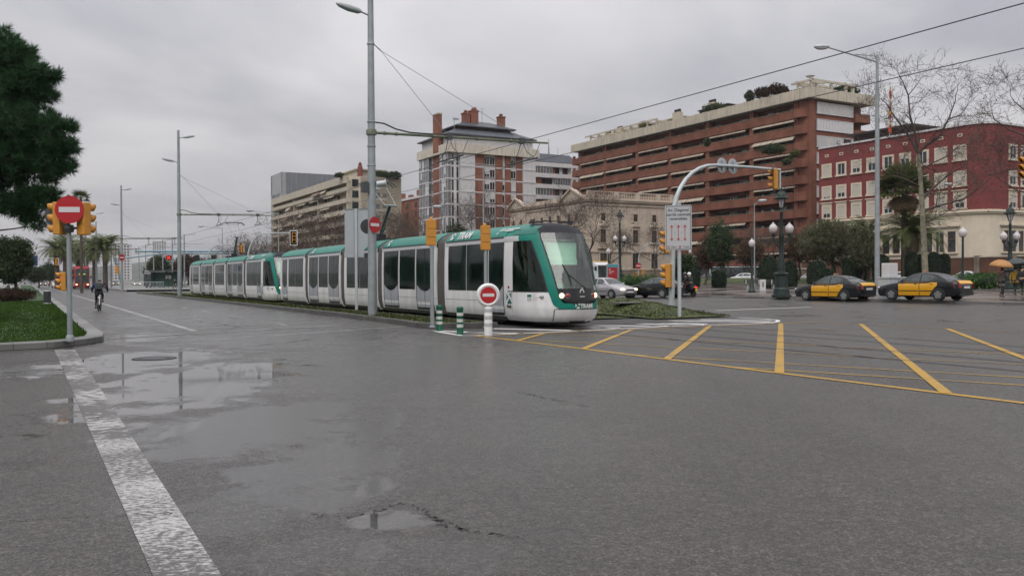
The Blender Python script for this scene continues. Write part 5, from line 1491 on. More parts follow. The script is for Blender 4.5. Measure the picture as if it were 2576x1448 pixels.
# ---------------------------------------------------------------- cars
def spec(kind):
    if kind == 'sedan':
        return dict(L=4.55, H=1.46, belt=.955, hb=.80, hr=.58, wb=(1.32, -1.30), wr=.315,
            body=[(2.29, .50, .40, .58), (2.24, .68, .28, .66), (2.10, .79, .20, .73), (1.75, .85, .19, .82), (1.30, .875, .19, .90), (.95, .885, .19, .945), (.3, .885, .19, .96), (-.6, .885, .19, .975), (-1.3, .88, .19, 1.0), (-1.7, .865, .21, 1.02), (-2.05, .82, .25, 1.01), (-2.20, .76, .30, .96), (-2.27, .66, .36, .84), (-2.29, .58, .42, .70)],
            top=[(1.02, .95), (.78, 1.10), (.48, 1.28), (.22, 1.395), (-.1, 1.45), (-.5, 1.455), (-.88, 1.405), (-1.25, 1.25), (-1.78, 1.0)],
            wins=[[(.66, 1.0), (.30, 1.30), (.10, 1.365), (-.22, 1.385), (-.22, 1.0)], [(-.30, 1.0), (-.30, 1.385), (-.62, 1.375), (-.95, 1.29), (-1.16, 1.13), (-1.16, 1.02)]],
            ws=(.93, .27), rw=(-.98, -1.66), doors=[(.92, -.25), (-.27, -1.22)])
    if kind == 'coupe':
        return dict(L=4.35, H=1.40, belt=.92, hb=.79, hr=.56, wb=(1.30, -1.32), wr=.32,
            body=[(2.18, .50, .40, .58), (2.12, .68, .28, .66), (1.98, .79, .20, .72), (1.65, .85, .19, .79), (1.2, .87, .19, .865), (.8, .88, .19, .91), (.2, .88, .19, .93), (-.6, .88, .19, .97), (-1.3, .88, .19, 1.01), (-1.75, .86, .21, 1.04), (-2.02, .81, .26, 1.03), (-2.13, .74, .32, .94), (-2.18, .62, .40, .74)],
            top=[(.86, .90), (.6, 1.07), (.3, 1.24), (.02, 1.345), (-.35, 1.395), (-.8, 1.36), (-1.2, 1.25), (-1.6, 1.12), (-1.9, 1.03)],
            wins=[[(.50, .965), (.18, 1.23), (-.10, 1.315), (-.45, 1.33), (-.45, .985)], [(-.52, .99), (-.52, 1.325), (-.85, 1.28), (-1.2, 1.12), (-1.28, 1.04)]],
            ws=(.78, .08), rw=(-1.02, -1.72), doors=[(.82, -.52)])
    if kind == 'hatch':
        return dict(L=4.0, H=1.48, belt=.95, hb=.79, hr=.62, wb=(1.25, -1.25), wr=.30,
            body=[(2.0, .5, .40, .60), (1.95, .68, .28, .68), (1.82, .79, .2, .76), (1.5, .85, .19, .85), (1.05, .86, .19, .93), (.2, .865, .19, .96), (-.8, .865, .19, 1.0), (-1.5, .85, .2, 1.02), (-1.85, .81, .26, 1.0), (-1.96, .72, .32, .9), (-2.0, .6, .4, .7)],
            top=[(1.08, .95), (.8, 1.14), (.45, 1.36), (.15, 1.45), (-.4, 1.48), (-1.0, 1.46), (-1.45, 1.36), (-1.75, 1.15), (-1.92, 1.0)],
            wins=[[(.68, 1.0), (.38, 1.27), (.15, 1.375), (-.2, 1.395), (-.2, 1.0)], [(-.27, 1.0), (-.27, 1.395), (-.8, 1.39), (-1.2, 1.35), (-1.5, 1.2), (-1.55, 1.05)]],
            ws=(1.0, .26), rw=(-1.5, -1.86), doors=[(.95, -.22), (-.25, -1.0)])
    if kind == 'van':
        return dict(L=4.8, H=1.95, belt=1.05, hb=.88, hr=.74, wb=(1.5, -1.45), wr=.33,
            body=[(2.4, .6, .42, .70), (2.34, .75, .28, .8), (2.15, .88, .22, .92), (1.75, .93, .2, 1.02), (1.3, .94, .2, 1.06), (0, .94, .2, 1.08), (-1.6, .94, .2, 1.1), (-2.25, .92, .24, 1.12), (-2.38, .86, .32, 1.1), (-2.4, .8, .4, .9)],
            top=[(1.75, 1.05), (1.4, 1.30), (.95, 1.66), (.6, 1.85), (0, 1.94), (-1.2, 1.95), (-2.1, 1.93), (-2.3, 1.8), (-2.38, 1.1)],
            wins=[[(1.2, 1.15), (.85, 1.5), (.55, 1.68), (.2, 1.7), (.2, 1.15)], [(.1, 1.15), (.1, 1.7), (-.9, 1.7), (-.9, 1.15)], [(-1.0, 1.15), (-1.0, 1.7), (-2.05, 1.68), (-2.1, 1.15)]],
            ws=(1.62, .72), rw=(-2.28, -2.36), doors=[(1.3, .15), (.12, -.95)])
def make_car(name, label, kind, paint, loc, rz, front=None, rear='taillight', cat='car', group=None, doorpaint=None, bootpaint=None, roofsign=False, far=False):
    sp = spec(kind); t = thing(name, label, cat, loc, rz, group)
    P_ = M[paint]
    # lower body
    mb = MB(); rows = []
    for y, w, zb, zt in sp['body']:
        zm = lerp(zb, zt, .55)
        half = [(w * .80, zb), (w * .955, zb + .05), (w * .985, lerp(zb, zt, .3)), (w, zm), (w * .99, lerp(zb, zt, .78)), (w * .955, zt - .035), (w * .86, zt), (w * .45, zt + .018)]
        rows.append([(-x, y, z) for x, z in half] + [(0, y, zt + .024)] + [(x, y, z) for x, z in half[::-1]])
    mb.grid(rows); mb.poly(rows[0]); mb.poly(rows[-1][::-1])
    for a, b in zip(rows, rows[1:]): mb.poly([a[0], b[0], b[-1], a[-1]])
    body = mb.build('body', P_, t, smooth=48)
    # cabin
    k_ = (sp['hb'] - sp['hr']) / (sp['H'] - sp['belt'])
    def hwz(z): return sp['hb'] - (z - sp['belt']) * k_
    mb = MB(); rows = []
    for y, zt in sp['top']:
        h = hwz(zt); zb = min(zt - .01, sp['belt'] - .03); s_ = min(1, (zt - sp['belt'] + .05) / .2)
        half = [(sp['hb'] + .005, zb), (lerp(sp['hb'], h, .5), lerp(zb, zt, .5)), (h, zt - .05 * s_), (h - .05, zt - .012 * s_), (h * .5, zt + .01)]
        rows.append([(-x, y, z) for x, z in half] + [(0, y, zt + .015)] + [(x, y, z) for x, z in half[::-1]])
    mb.grid(rows); mb.poly(rows[0]); mb.poly(rows[-1][::-1])
    mb.build('roof', P_, t, smooth=55)
    def tz(y): return interp([(a, b) for a, b in sorted(sp['top'])], y)
    for sg in (-1, 1):
        for w in sp['wins']:
            mb = MB(); pts = [(sg * (lerp(sp['hb'], hwz(tz(y)), max(0, min(1, (z - sp['belt']) / max(.05, tz(y) - .05 - sp['belt'])))) + .012), y, z) for y, z in w]
            mb.extrude(pts, (-sg * .006, 0, 0)); mb.build('side_window', M['car_glass'], t)
    for nm, (a, b) in (('windscreen', sp['ws']), ('rear_window', sp['rw'])):
        mb = MB(); rows = []
        for i in range(9):
            y = lerp(a, b, i / 8); zt = tz(y); h = hwz(zt) - .07
            rows.append([(x * h, y, zt + .022 - .012 * x * x) for x in (-1, -.6, -.2, .2, .6, 1)])
        mb.grid(rows); mb.build(nm, M['car_glass'], t, smooth=180)
    # wheels in dark arches
    bw = lambda y: interp([(a, b) for a, b, *_ in sorted(sp['body'])], y)
    for yw in sp['wb']:
        for sg in (-1, 1):
            w = bw(yw); r = sp['wr']
            mb = MB(); arc_ = [(sg * (w + .006), yw + (r + .055) * math.cos(R(a)), max(.17, r + (r + .055) * math.sin(R(a)))) for a in range(-20, 201, 11)]
            mb.extrude(arc_, (-sg * .05, 0, 0)); mb.build('wheel_arch', M['plastic_black'], t)
            mb = MB(); mb.wheel((sg * (w - .17), yw, r), (sg, 0, 0), [(r * .7, 0), (r * .97, .0), (r, .03), (r, .16), (r * .95, .195), (r * .68, .20)], 24); wh = mb.build('wheel', M['tyre'], t, smooth=40)
            if not far:
                mb = MB(); mb.wheel((sg * (w + .0), yw, r), (sg, 0, 0), [(r * .67, 0), (r * .67, .033), (r * .60, .036), (r * .58, .012)], 24, 1); mb.wheel((sg * (w + .02), yw, r), (sg, 0, 0), [(r * .17, 0), (r * .14, .03)], 12, 0)
                for q in range(5):
                    a = q * math.tau / 5 + .3; d = Vector((0, math.cos(a), math.sin(a))); c = Vector((sg * (w + .03), yw, r)); n_ = Vector((0, -d.z, d.y))
                    mb.extrude([c + n_ * .05, c + d * r * .6 + n_ * .075, c + d * r * .6 - n_ * .075, c - n_ * .05], (sg * .012, 0, 0), 0)
                mb.build('rim', [M['rim'], M['steel_dark']], wh, smooth=40)
            else:
                mb = MB(); mb.wheel((sg * (w + .025), yw, r), (sg, 0, 0), [(r * .6, 0), (r * .4, .02)], 14); mb.build('rim', M['rim'], wh)
    yf = sp['body'][0][0]; yr = sp['body'][-1][0]
    # lamps
    for sg in (-1, 1):
        mb = MB(); mb.ell((sg * .60, yf - .13, .645), (.19, .15, .085), 12, 8); mb.build('headlight', M[front] if front else M['chrome'], t, smooth=180)
        zt = sp['body'][-3][3]
        mb = MB(); mb.extrude([(sg * .82, yr + .30, zt - .06), (sg * .60, yr + .02, zt - .06), (sg * .60, yr + .0, zt - .28), (sg * .80, yr + .22, zt - .30)], (0, -.045, 0), 0); mb.build('tail_lamp', M[rear], t)
        mb = MB(); mb.ell((sg * (sp['hb'] + .13), sp['wins'][0][0][0] + .02, sp['belt'] + .08), (.10, .06, .065), 10, 6); mb.build('wing_mirror', P_, t, smooth=180)
    # bumpers, grille, plates
    mb = MB(); mb.box(-.36, .36, yf - .03, yf + .012, .56, .66, 0)
    for j in range(3): mb.box(-.34, .34, yf + .012, yf + .02, .575 + j * .028, .585 + j * .028, 1)
    mb.build('grille', [M['plastic_black'], M['chrome']], t)
    mb = MB(); mb.box(-.5, .5, yf - .05, yf + .006, .26, .38); mb.build('air_intake', M['plastic_black'], t)
    mb = MB(); mb.box(-.26, .26, yf + .0, yf + .03, .42, .53); mb.build('number_plate', M['plate'], t)
    zt = sp['body'][-2][3]
    mb = MB(); mb.box(-.26, .26, yr - .028, yr + .0, zt - .20, zt - .09); mb.build('number_plate', M['plate'], t)
    mb = MB(); mb.box(-.62, .62, yr - .015, yr + .05, .30, .42); mb.build('rear_bumper_strip', M['plastic_black'], t)
    # doors and boot lid
    def sidex(y, z):
        for (a, b) in zip(sp['body'], sp['body'][1:]):
            if b[0] <= y <= a[0]:
                q = (a[0] - y) / (a[0] - b[0]); w, zb, zt = (lerp(a[i], b[i], q) for i in (1, 2, 3)); break
        t_ = (z - zb) / (zt - zb)
        return w * interp([(0, .80), (.08, .955), (.3, .985), (.55, 1.0), (.78, .99), (.95, .955), (1, .88)], t_)
    for sg in (-1, 1):
        for i, (a, b) in enumerate(sp['doors']):
            mb = MB(); rows = []
            for z in zr(.27, sp['belt'] - .005, 8):
                y0, y1 = a, b
                if i == len(sp['doors']) - 1 and kind == 'sedan':
                    y1 = b + .42 * max(0, 1 - abs(z - .25) / .52) ** .7
                rows.append([(sg * (sidex(lerp(y0, y1, q / 6), z) + .007), lerp(y0, y1, q / 6), z) for q in range(7)])
            mb.grid(rows); d = mb.build('door', M[doorpaint] if doorpaint else P_, t, smooth=60)
            mb = MB(); yy = b + .20 if i == 0 else b + .30
            mb.ell((sg * (sidex(yy, .86) + .015), yy, .865), (.02, .09, .018), 8, 6); mb.build('handle', M['plastic_black'], d, smooth=180)
            mb = MB(); mb.grid([[(sg * (sidex(y, z) + .018), y, z) for y in zr(b + .06, a - .02, 6)] for z in (.49, .53)])
            for y in (a, b):
                mb.grid([[(sg * (sidex(y + dy, z) + .010), y + dy, z) for dy in (-.008, .008)] for z in zr(.30, sp['belt'] - .02, 6)]) if not (kind == 'sedan' and y == sp['doors'][-1][1]) else None
            mb.build('door_trim', M['plastic_black'], d)
    if bootpaint:
        mb = MB(); rows = []
        ys = [-1.80, -1.9, -2.05, -2.16, -2.225, -2.262]; zs = [1.018, 1.025, 1.028, .995, .93, .86]
        for y, z in zip(ys, zs): rows.append([(x * .60, y - .012, z + .022 - .01 * x * x) for x in (-1, -.5, 0, .5, 1)])
        mb.grid(rows); mb.build('boot_lid', M[bootpaint], t, smooth=60)
    if roofsign:
        mb = MB(); mb.extrude([(-.16, -.05, 1.46), (.16, -.05, 1.46), (.13, -.05, 1.58), (-.13, -.05, 1.58)], (0, -.12, 0)); mb.build('roof_lamp', M['roof_lamp'], t, bevel=.015)
    if not far:
        mb = MB(); mb.tube([(.25, -.78, 1.42), (.25, -1.0, 1.62)], .008, 5); mb.build('aerial', M['plastic_black'], t)
    return t
M['roof_lamp'] = mat('roof_lamp', (.30, .17, .10), .4)
def at_side(px, py, off):
    """car centre from the ground point midway between its near wheels"""
    g = GR(px, py); s, v = SV(g); p = RV(s, v + off); return on_ground(p)
make_car('taxi', 'black and yellow taxi, the left one of the two queuing at the far kerb', 'sedan', 'taxi_black', at_side(2074, 757, .8), YAW + R(3), cat='taxi', group='black and yellow taxis', doorpaint='taxi_yellow', bootpaint='taxi_yellow', roofsign=True)
make_car('taxi', 'black and yellow taxi waiting second, right of the tall lamp post, nearest the umbrellas', 'sedan', 'taxi_black', at_side(2299, 761.5, .8), YAW + R(4), cat='taxi', group='black and yellow taxis', doorpaint='taxi_yellow', bootpaint='taxi_yellow', roofsign=True)
make_car('coupe_car', 'dark two door coupe passing behind the signal mast, tail lamps towards us', 'coupe', 'car_black', at_side(1618, 749.5, .9), YAW + R(16), rear='taillight')
make_car('silver_car', 'silver saloon with lit headlights coming out from behind the tram nose', 'sedan', 'car_silver', GR(1527, 750), YAW + R(180 + 8), front='headlight_dim')
def far_car(name, label, kind, paint, px, py, rz, front=None, rear='taillight', plane=False, group=None, cat='car'):
    g = GR(px, py); return make_car(name, label, kind, paint, g, rz, front, rear, cat, group, far=True)
def street_car(name, label, kind, paint, px, v, rz, **k):
    """car on the side street beyond the lawn"""
    r_ = (px - CX) / FPX; Y = v / (r_ * VX + VY) ; X = r_ * Y
    return make_car(name, label, kind, paint, on_ground(Vector((X, Y, 0))), rz, k.get('front'), k.get('rear', 'taillight'), 'car', None, far=True)
street_car('parked_car', 'dark estate car with red tail lamps beyond the lawn, in front of the long bus', 'hatch', 'car_dark', 1778, 101, YAW + R(60), rear='taillight_on')
street_car('parked_car', 'small pale hatchback half hidden by the lawn, right of the bus', 'hatch', 'car_white', 1868, 101, YAW + R(30))
street_car('parked_car', 'white hatchback parked by the brick wall between rounded hedges and the tall lamp post', 'hatch', 'car_white', 2257, 104, YAW + R(4))
street_car('parked_car', 'white saloon behind the green shrubs near the umbrella walkers', 'sedan', 'car_white', 2428, 104, YAW + R(6))
street_car('parked_car', 'pale car mostly hidden behind the left topiary ball', 'hatch', 'car_silver', 2040, 104, YAW + R(6))
# traffic coming down the left carriageway
far_car('oncoming_car', 'white saloon driving towards us, left of the red bus', 'sedan', 'car_white', 143, 724, YAW + R(180))
far_car('oncoming_car', 'dark car with glowing lamps, left of the white saloon', 'sedan', 'car_dark', 108, 719, YAW + R(180), front='headlight')
far_car('oncoming_car', 'dark red car with lit headlights further back between the dark and the white car', 'hatch', 'car_red', 127, 715, YAW + R(180), front='headlight')
far_car('oncoming_car', 'car with dazzling headlights beyond the tram stop, seen past the catenary post', 'hatch', 'car_silver', 343, 720.5, YAW + R(180), front='headlight')
far_car('oncoming_car', 'grey car with one lamp showing right of the cyclist', 'hatch', 'car_blue', 290, 719, YAW + R(180), front='headlight')
far_car('oncoming_car', 'dark car with a single orange lamp in front of the bus shelter fence', 'hatch', 'car_dark', 392, 719, YAW + R(195), front='headlight')
make_car('white_van', 'white van parked under the dark bushy tree on the left', 'van', 'car_white', G(18, 728), YAW + R(40), cat='van', far=True)
# ---------------------------------------------------------------- buses
def box_bus(name, label, loc, rz, L, Wd, H, paint, dark, two=False, roof=None, cat='bus', trim=None, lamps=True):
    t = thing(name, label, cat, loc, rz); h = Wd / 2
    prof = [(-L / 2, .32), (-L / 2, H - .25), (-L / 2 + .25, H), (L / 2 - .5, H), (L / 2 - .15, H - .3), (L / 2 + .02, H * .5), (L / 2 + .05, .75), (L / 2 - .02, .3)]
    mb = MB(); mb.extrude([(-h, y, z) for y, z in prof], (Wd, 0, 0)); mb.build('body', paint, t, bevel=.12)
    mb = MB(); mb.box(-h + .1, h - .1, -L / 2 + .3, L / 2 - .5, H, H + .10); mb.build('roof', roof or paint, t, bevel=.04)
    zs = [(1.15, 2.35)] + ([(2.75, H - .55)] if two else [])
    if not two: zs = [(1.15, H - .5)]
    for z0, z1 in zs:
        for sg in (-1, 1):
            n_ = int(L / 1.7); 
            for i in range(n_):
                mb = MB(); y0 = -L / 2 + .4 + i * (L - 1) / n_; y1 = y0 + (L - 1) / n_ - .08
                mb.box(sg * (h + .012) - .01, sg * (h + .012) + .01, y0, y1, z0, z1); mb.build('side_window', dark, t)
        mb = MB(); yy = L / 2 + .05
        mb.extrude([(-h + .12, yy + .03, z0 - .05), (h - .12, yy + .03, z0 - .05), (h - .2, yy - .02, z1 + .1), (-h + .2, yy - .02, z1 + .1)], (0, -.25, 0)); mb.build('windscreen', dark, t)
    mb = MB()
    for yw in (-L / 2 + 2.4, L / 2 - 2.4):
        for sg in (-1, 1):
            m = MB(); m.wheel((sg * (h - .25), yw, .48), (sg, 0, 0), [(.3, 0), (.48, 0), (.48, .25), (.3, .275)], 18); m.build('wheel', M['tyre'], t)
    if lamps:
        for sg in (-1, 1):
            mb = MB(); mb.ell((sg * (h - .32), L / 2 + .04, .78), (.2, .08, .12), 10, 6); mb.build('headlight', M['headlight'], t, smooth=180)
            mb = MB(); mb.box(sg * (h + .22) - .12, sg * (h + .22) + .12, L / 2 - .05, L / 2 + .1, 1.9, 2.35); mb.tube([(sg * h, L / 2 - .1, 2.5), (sg * (h + .22), L / 2, 2.3)], .03, 5); mb.build('wing_mirror', M['plastic_black'], t)
    mb = MB(); mb.box(-.3, .3, L / 2 + .03, L / 2 + .08, .50, .62); mb.build('number_plate', M['plate'], t)
    return t
bg_ = G(207, 726) + RV(5.4, 0)
bus = box_bus('double_decker_bus', 'red double decker bus with lit headlights facing us on the left carriageway', bg_, YAW + R(180), 10.5, 2.5, 4.15, M['bus_red'], M['car_glass'], True)
mb = MB(); mb.box(-.55, .55, 5.34, 5.37, 2.62, 2.80); mb.build('destination_display', M['led_green'], bus)
pb = A(1830, 690, 158); pb = on_ground(pb)
bb = box_bus('city_bus', 'long dark glazed city bus with red roof front and white window line beyond the lawn', pb, YAW + R(62), 11.5, 2.5, 3.0, M['car_dark'], M['car_glass'], False, roof=M['bus_red'])
for sg in (-1, 1):
    mb = MB(); mb.box(sg * 1.27 - .012, sg * 1.27 + .012, -5.7, 3.6, 2.62, 2.72); mb.box(sg * 1.27 - .012, sg * 1.27 + .012, 3.5, 3.62, .6, 2.62); mb.build('white_line', M['white_paint'], bb)
mb = MB(); mb.box(-1.28, -1.262, 1.2, 2.6, .5, 1.9, 0); mb.box(-1.285, -1.27, 1.4, 2.4, .7, 1.3, 1); mb.build('poster', [M['poster_blue'] if 'poster_blue' in M else mat('poster_blue', (.10, .22, .34), .5), M['awning']], bb)
wb = A(390, 700, 152); wb = Vector((wb.x, wb.y, .25))
box_bus('tram_stop_bus', 'white and orange roofed bus waiting behind the tram stop shelter', wb, YAW + R(165), 9, 2.4, 2.75, M['car_dark'], M['car_glass'], False, roof=M['car_white'], lamps=False)
pw = A(1496, 700, 98)
wbus = box_bus('white_minibus', 'white service van with coloured roof sign just past the tram nose', on_ground(pw), YAW + R(180), 3.6, 1.9, 2.9, M['car_white'], M['car_glass'], False, roof=M['flag_yellow'])
# ---------------------------------------------------------------- scooter and bicycle
def scooter(loc, rz):
    t = thing('motor_scooter', 'dark motor scooter with yellow plate and glowing tail lamp beside the black coupe', 'scooter', loc, rz)
    for y in (.68, -.62):
        mb = MB(); mb.wheel((-.06, y, .25), (1, 0, 0), [(.16, 0), (.24, .0), (.25, .03), (.25, .09), (.24, .12), (.16, .12)], 20); mb.build('wheel', M['tyre'], t, smooth=40)
    mb = MB()
    rows = []
    for y, w, zb, zt in ((-.85, .10, .52, .72), (-.7, .17, .40, .80), (-.3, .19, .30, .80), (.0, .17, .25, .74), (.15, .16, .22, .36), (.4, .16, .22, .34)):
        rows.append([(-w, y, zb), (-w, y, zt - .05), (-w * .6, y, zt), (w * .6, y, zt), (w, y, zt - .05), (w, y, zb)])
    mb.grid(rows); mb.poly(rows[0]); mb.poly(rows[-1]); mb.extrude([(-.2, .42, .3), (.2, .42, .3), (.16, .55, 1.0), (-.16, .55, 1.0)], (0, .06, 0)); mb.build('body', M['car_black'], t, smooth=50)
    mb = MB(); mb.box(-.15, .15, -.75, .02, .80, .88); mb.build('seat', M['plastic_black'], t, bevel=.03)
    mb = MB(); mb.tube([(-.33, .50, 1.06), (0, .56, 1.02), (.33, .50, 1.06)], .018, 6); mb.tube([(0, .56, 1.02), (0, .68, .25)], .03, 6); mb.build('handlebar', M['steel_dark'], t)
    mb = MB(); mb.box(-.10, .10, -.90, -.85, .64, .72); mb.build('tail_lamp', M['taillight_on'], t)
    mb = MB(); mb.box(-.10, .10, -.93, -.91, .40, .58); mb.build('number_plate', M['plate_yellow'], t)
    return t
SCO = GR(1727, 746); SCO_RZ = YAW + R(6)
scooter(SCO, SCO_RZ)
CYC = G(250, 781.5); CYC_RZ = YAW - R(9)
def bicycle(loc, rz):
    t = thing('bicycle', 'white framed mountain bicycle ridden away from us up the left carriageway', 'bicycle', loc, rz)
    r = .34
    for y in (.55, -.52):
        mb = MB(); n = 28
        ring = [(0, y + (r - .025) * math.cos(a * math.tau / n), r + (r - .025) * math.sin(a * math.tau / n)) for a in range(n + 1)]
        mb.tube(ring, .028, 8); w = mb.build('wheel', M['tyre'], t, smooth=180)
        mb = MB()
        for a in range(12): mb.tube([(0, y, r), (0, y + (r - .04) * math.cos(a * math.tau / 12), r + (r - .04) * math.sin(a * math.tau / 12))], .003, 3)
        mb.wheel((-.04, y, r), (1, 0, 0), [(.03, 0), (.03, .08)], 8); mb.build('spokes', M['steel'], w)
    bbk, hd, st = (0, -.10, .30), (0, .42, .78), (0, -.24, .78)
    mb = MB()
    for p, q in ((bbk, hd), (bbk, st), ((0, -.22, .72), (0, .40, .80)), ((.05, -.52, r), bbk), ((-.05, -.52, r), bbk), ((.05, -.52, r), (0.02, -.23, .74)), ((-.05, -.52, r), (-.02, -.23, .74)), ((0, .40, .86), (0.06, .52, .5)), ((.06, .52, .5), (.06, .55, r)), ((-.0, .40, .86), (-.06, .52, .5)), ((-.06, .52, .5), (-.06, .55, r))):
        mb.tube([p, q], .022, 8)
    mb.build('frame', M['white_paint'], t, smooth=60)
    mb = MB(); mb.tube([st, (0, -.27, .93)], .016, 6); mb.ell((0, -.29, .95), (.075, .14, .035), 10, 6); mb.build('saddle', M['plastic_black'], t, smooth=60)
    mb = MB(); mb.tube([(-.36, .40, 1.0), (-.12, .44, .98), (.12, .44, .98), (.36, .40, 1.0)], .016, 6); mb.tube([(0, .40, .84), (0, .44, .98)], .018, 6); mb.build('handlebar', M['plastic_black'], t)
    mb = MB(); mb.tube([(-.12, -.10, .14), (-.06, -.10, .30), (.06, -.10, .30), (.12, -.10, .46)], .013, 6); mb.box(-.22, -.10, -.15, -.05, .125, .15); mb.box(.10, .22, -.15, -.05, .45, .475); mb.wheel((.05, -.10, .30), (1, 0, 0), [(.09, 0), (.09, .01)], 16); mb.build('crank', M['steel_dark'], t)
    return t
bicycle(CYC, CYC_RZ)
# ---------------------------------------------------------------- signals, signs and posts
def signal_head(parent, c, face, h=.80, w=.30, n=3, lit=None, back=None, body='yellow_sig'):
    """box with n visored lenses; c = centre, face = horizontal direction it looks"""
    f = Vector((face[0], face[1], 0)).normalized(); r = Vector((-f.y, f.x, 0)); c = Vector(c); d = w * .62
    mb = MB()
    a = c - f * d / 2
    mb.extrude([a - r * w / 2 - Vector((0, 0, h / 2)), a + r * w / 2 - Vector((0, 0, h / 2)), a + r * w / 2 + Vector((0, 0, h / 2)), a - r * w / 2 + Vector((0, 0, h / 2))], f * d)
    hd = mb.build('signal_head', M[body], parent, bevel=.02)
    st = h / n; rr = min(w, st) * .42
    for k in range(n):
        z = h / 2 - st * (k + .5); p = c + f * d / 2 + Vector((0, 0, z))
        m = MB(); m.wheel(p, f, [(rr, 0), (rr * .7, .02), (rr * .05, .03)], 14)
        m.build('lens', M[('red_lit', 'amber_lit', 'amber_lit')[k]] if lit == k else M['lens_dark'], hd, smooth=60)
        m = MB(); rows = []
        for q, (ln, s_) in enumerate(((0, 1.08), (rr * 1.9, 1.0))):
            row = []
            for i in range(13):
                w_ = R(-40 + 260 * i / 12); l2 = ln * (.45 + .55 * max(0, math.sin(w_) * .5 + .5))
                row.append(p + f * l2 + (r * math.cos(w_) + Vector((0, 0, math.sin(w_)))) * rr * s_)
            rows.append(row)
        m.grid(rows); v = m.build('visor', M[body], hd, smooth=60)
        md = v.modifiers.new('thick', 'SOLIDIFY'); md.thickness = .012
        m = MB(); m.extrude([p - f * (d + .002) - r * w * .5 + Vector((0, 0, st / 2 - .006)), p - f * (d + .002) + r * w * .5 + Vector((0, 0, st / 2 - .006)), p - f * (d + .002) + r * w * .5 + Vector((0, 0, st / 2 + .002)), p - f * (d + .002) - r * w * .5 + Vector((0, 0, st / 2 + .002))], -f * .003)
        if k: m.build('seam', M['rubber'], hd)
    if back:
        m = MB(); bw, bh = back; pts = []
        for cx_, cz_, a0 in ((bw / 2 - .12, bh / 2 - .12, 0), (-bw / 2 + .12, bh / 2 - .12, 90), (-bw / 2 + .12, -bh / 2 + .12, 180), (bw / 2 - .12, -bh / 2 + .12, 270)):
            for i in range(5):
                w_ = R(a0 + 90 * i / 4); pts.append(c + f * (d / 2 - .02) + r * (cx_ + .12 * math.cos(w_)) + Vector((0, 0, cz_ + .12 * math.sin(w_))))
        m.extrude(pts, -f * .02); m.build('backboard', M['mask_black'], hd)
    return hd
def no_entry(parent, c, face, rad, rim=None):
    f = Vector((face[0], face[1], 0)).normalized(); r = Vector((-f.y, f.x, 0)); c = Vector(c)
    m = MB(); m.wheel(c - f * .012, f, [(rad * .98, 0), (rad, .006), (rad, .012)], 36); s = m.build('no_entry_sign', M['sign_red'], parent)
    m = MB(); a = c + f * .001; w = rad * .72; h = rad * .19
    m.extrude([a - r * w - Vector((0, 0, h)), a + r * w - Vector((0, 0, h)), a + r * w + Vector((0, 0, h)), a - r * w + Vector((0, 0, h))], f * .004); m.build('white_bar', M['sign_white'], s)
    return s
TOCAM = lambda p: (Vector((0, 0, 0)) - Vector((p[0], p[1], 0))).normalized()
# left post: no entry disc between two signal heads, a small lit signal lower down
g = G(176, 856, .15); t = thing('traffic_light', 'post on the left lawn with no entry disc and yellow heads, one lit red', 'traffic light', g)
m = MB(); m.tube([(0, 0, -.03), (0, 0, 2.72)], [.062, .055], 14); m.lathe([(.09, -.02), (.09, .10), (.065, .14)], 14); m.build('pole', M['steel'], t, smooth=50)
m = MB(); m.bar((-.38, 0, 2.70), (.40, 0, 2.70), .05, .05); m.bar((-.0, 0, 2.68), (0, 0, 3.5), .05, .05); m.lathe([(.10, 2.60), (.13, 2.70), (.10, 2.78)], 12); m.build('bracket', M['steel_dark'], t)
no_entry(t, (.12, -.20, 3.13), (.12, -1), .33)
signal_head(t, (-.21, .0, 2.93), (-1, .16), .78, .30)
signal_head(t, (.36, .0, 2.92), (.5, .86), .78, .30)
m = MB(); m.wheel((-.34, .12, 3.02), (0, 1, 0), [(.30, 0), (.30, .015)], 24); m.build('round_sign_back', M['steel_dark'], t)
signal_head(t, (-.13, -.03, 1.42), (-1, -.55), .45, .17, lit=0)
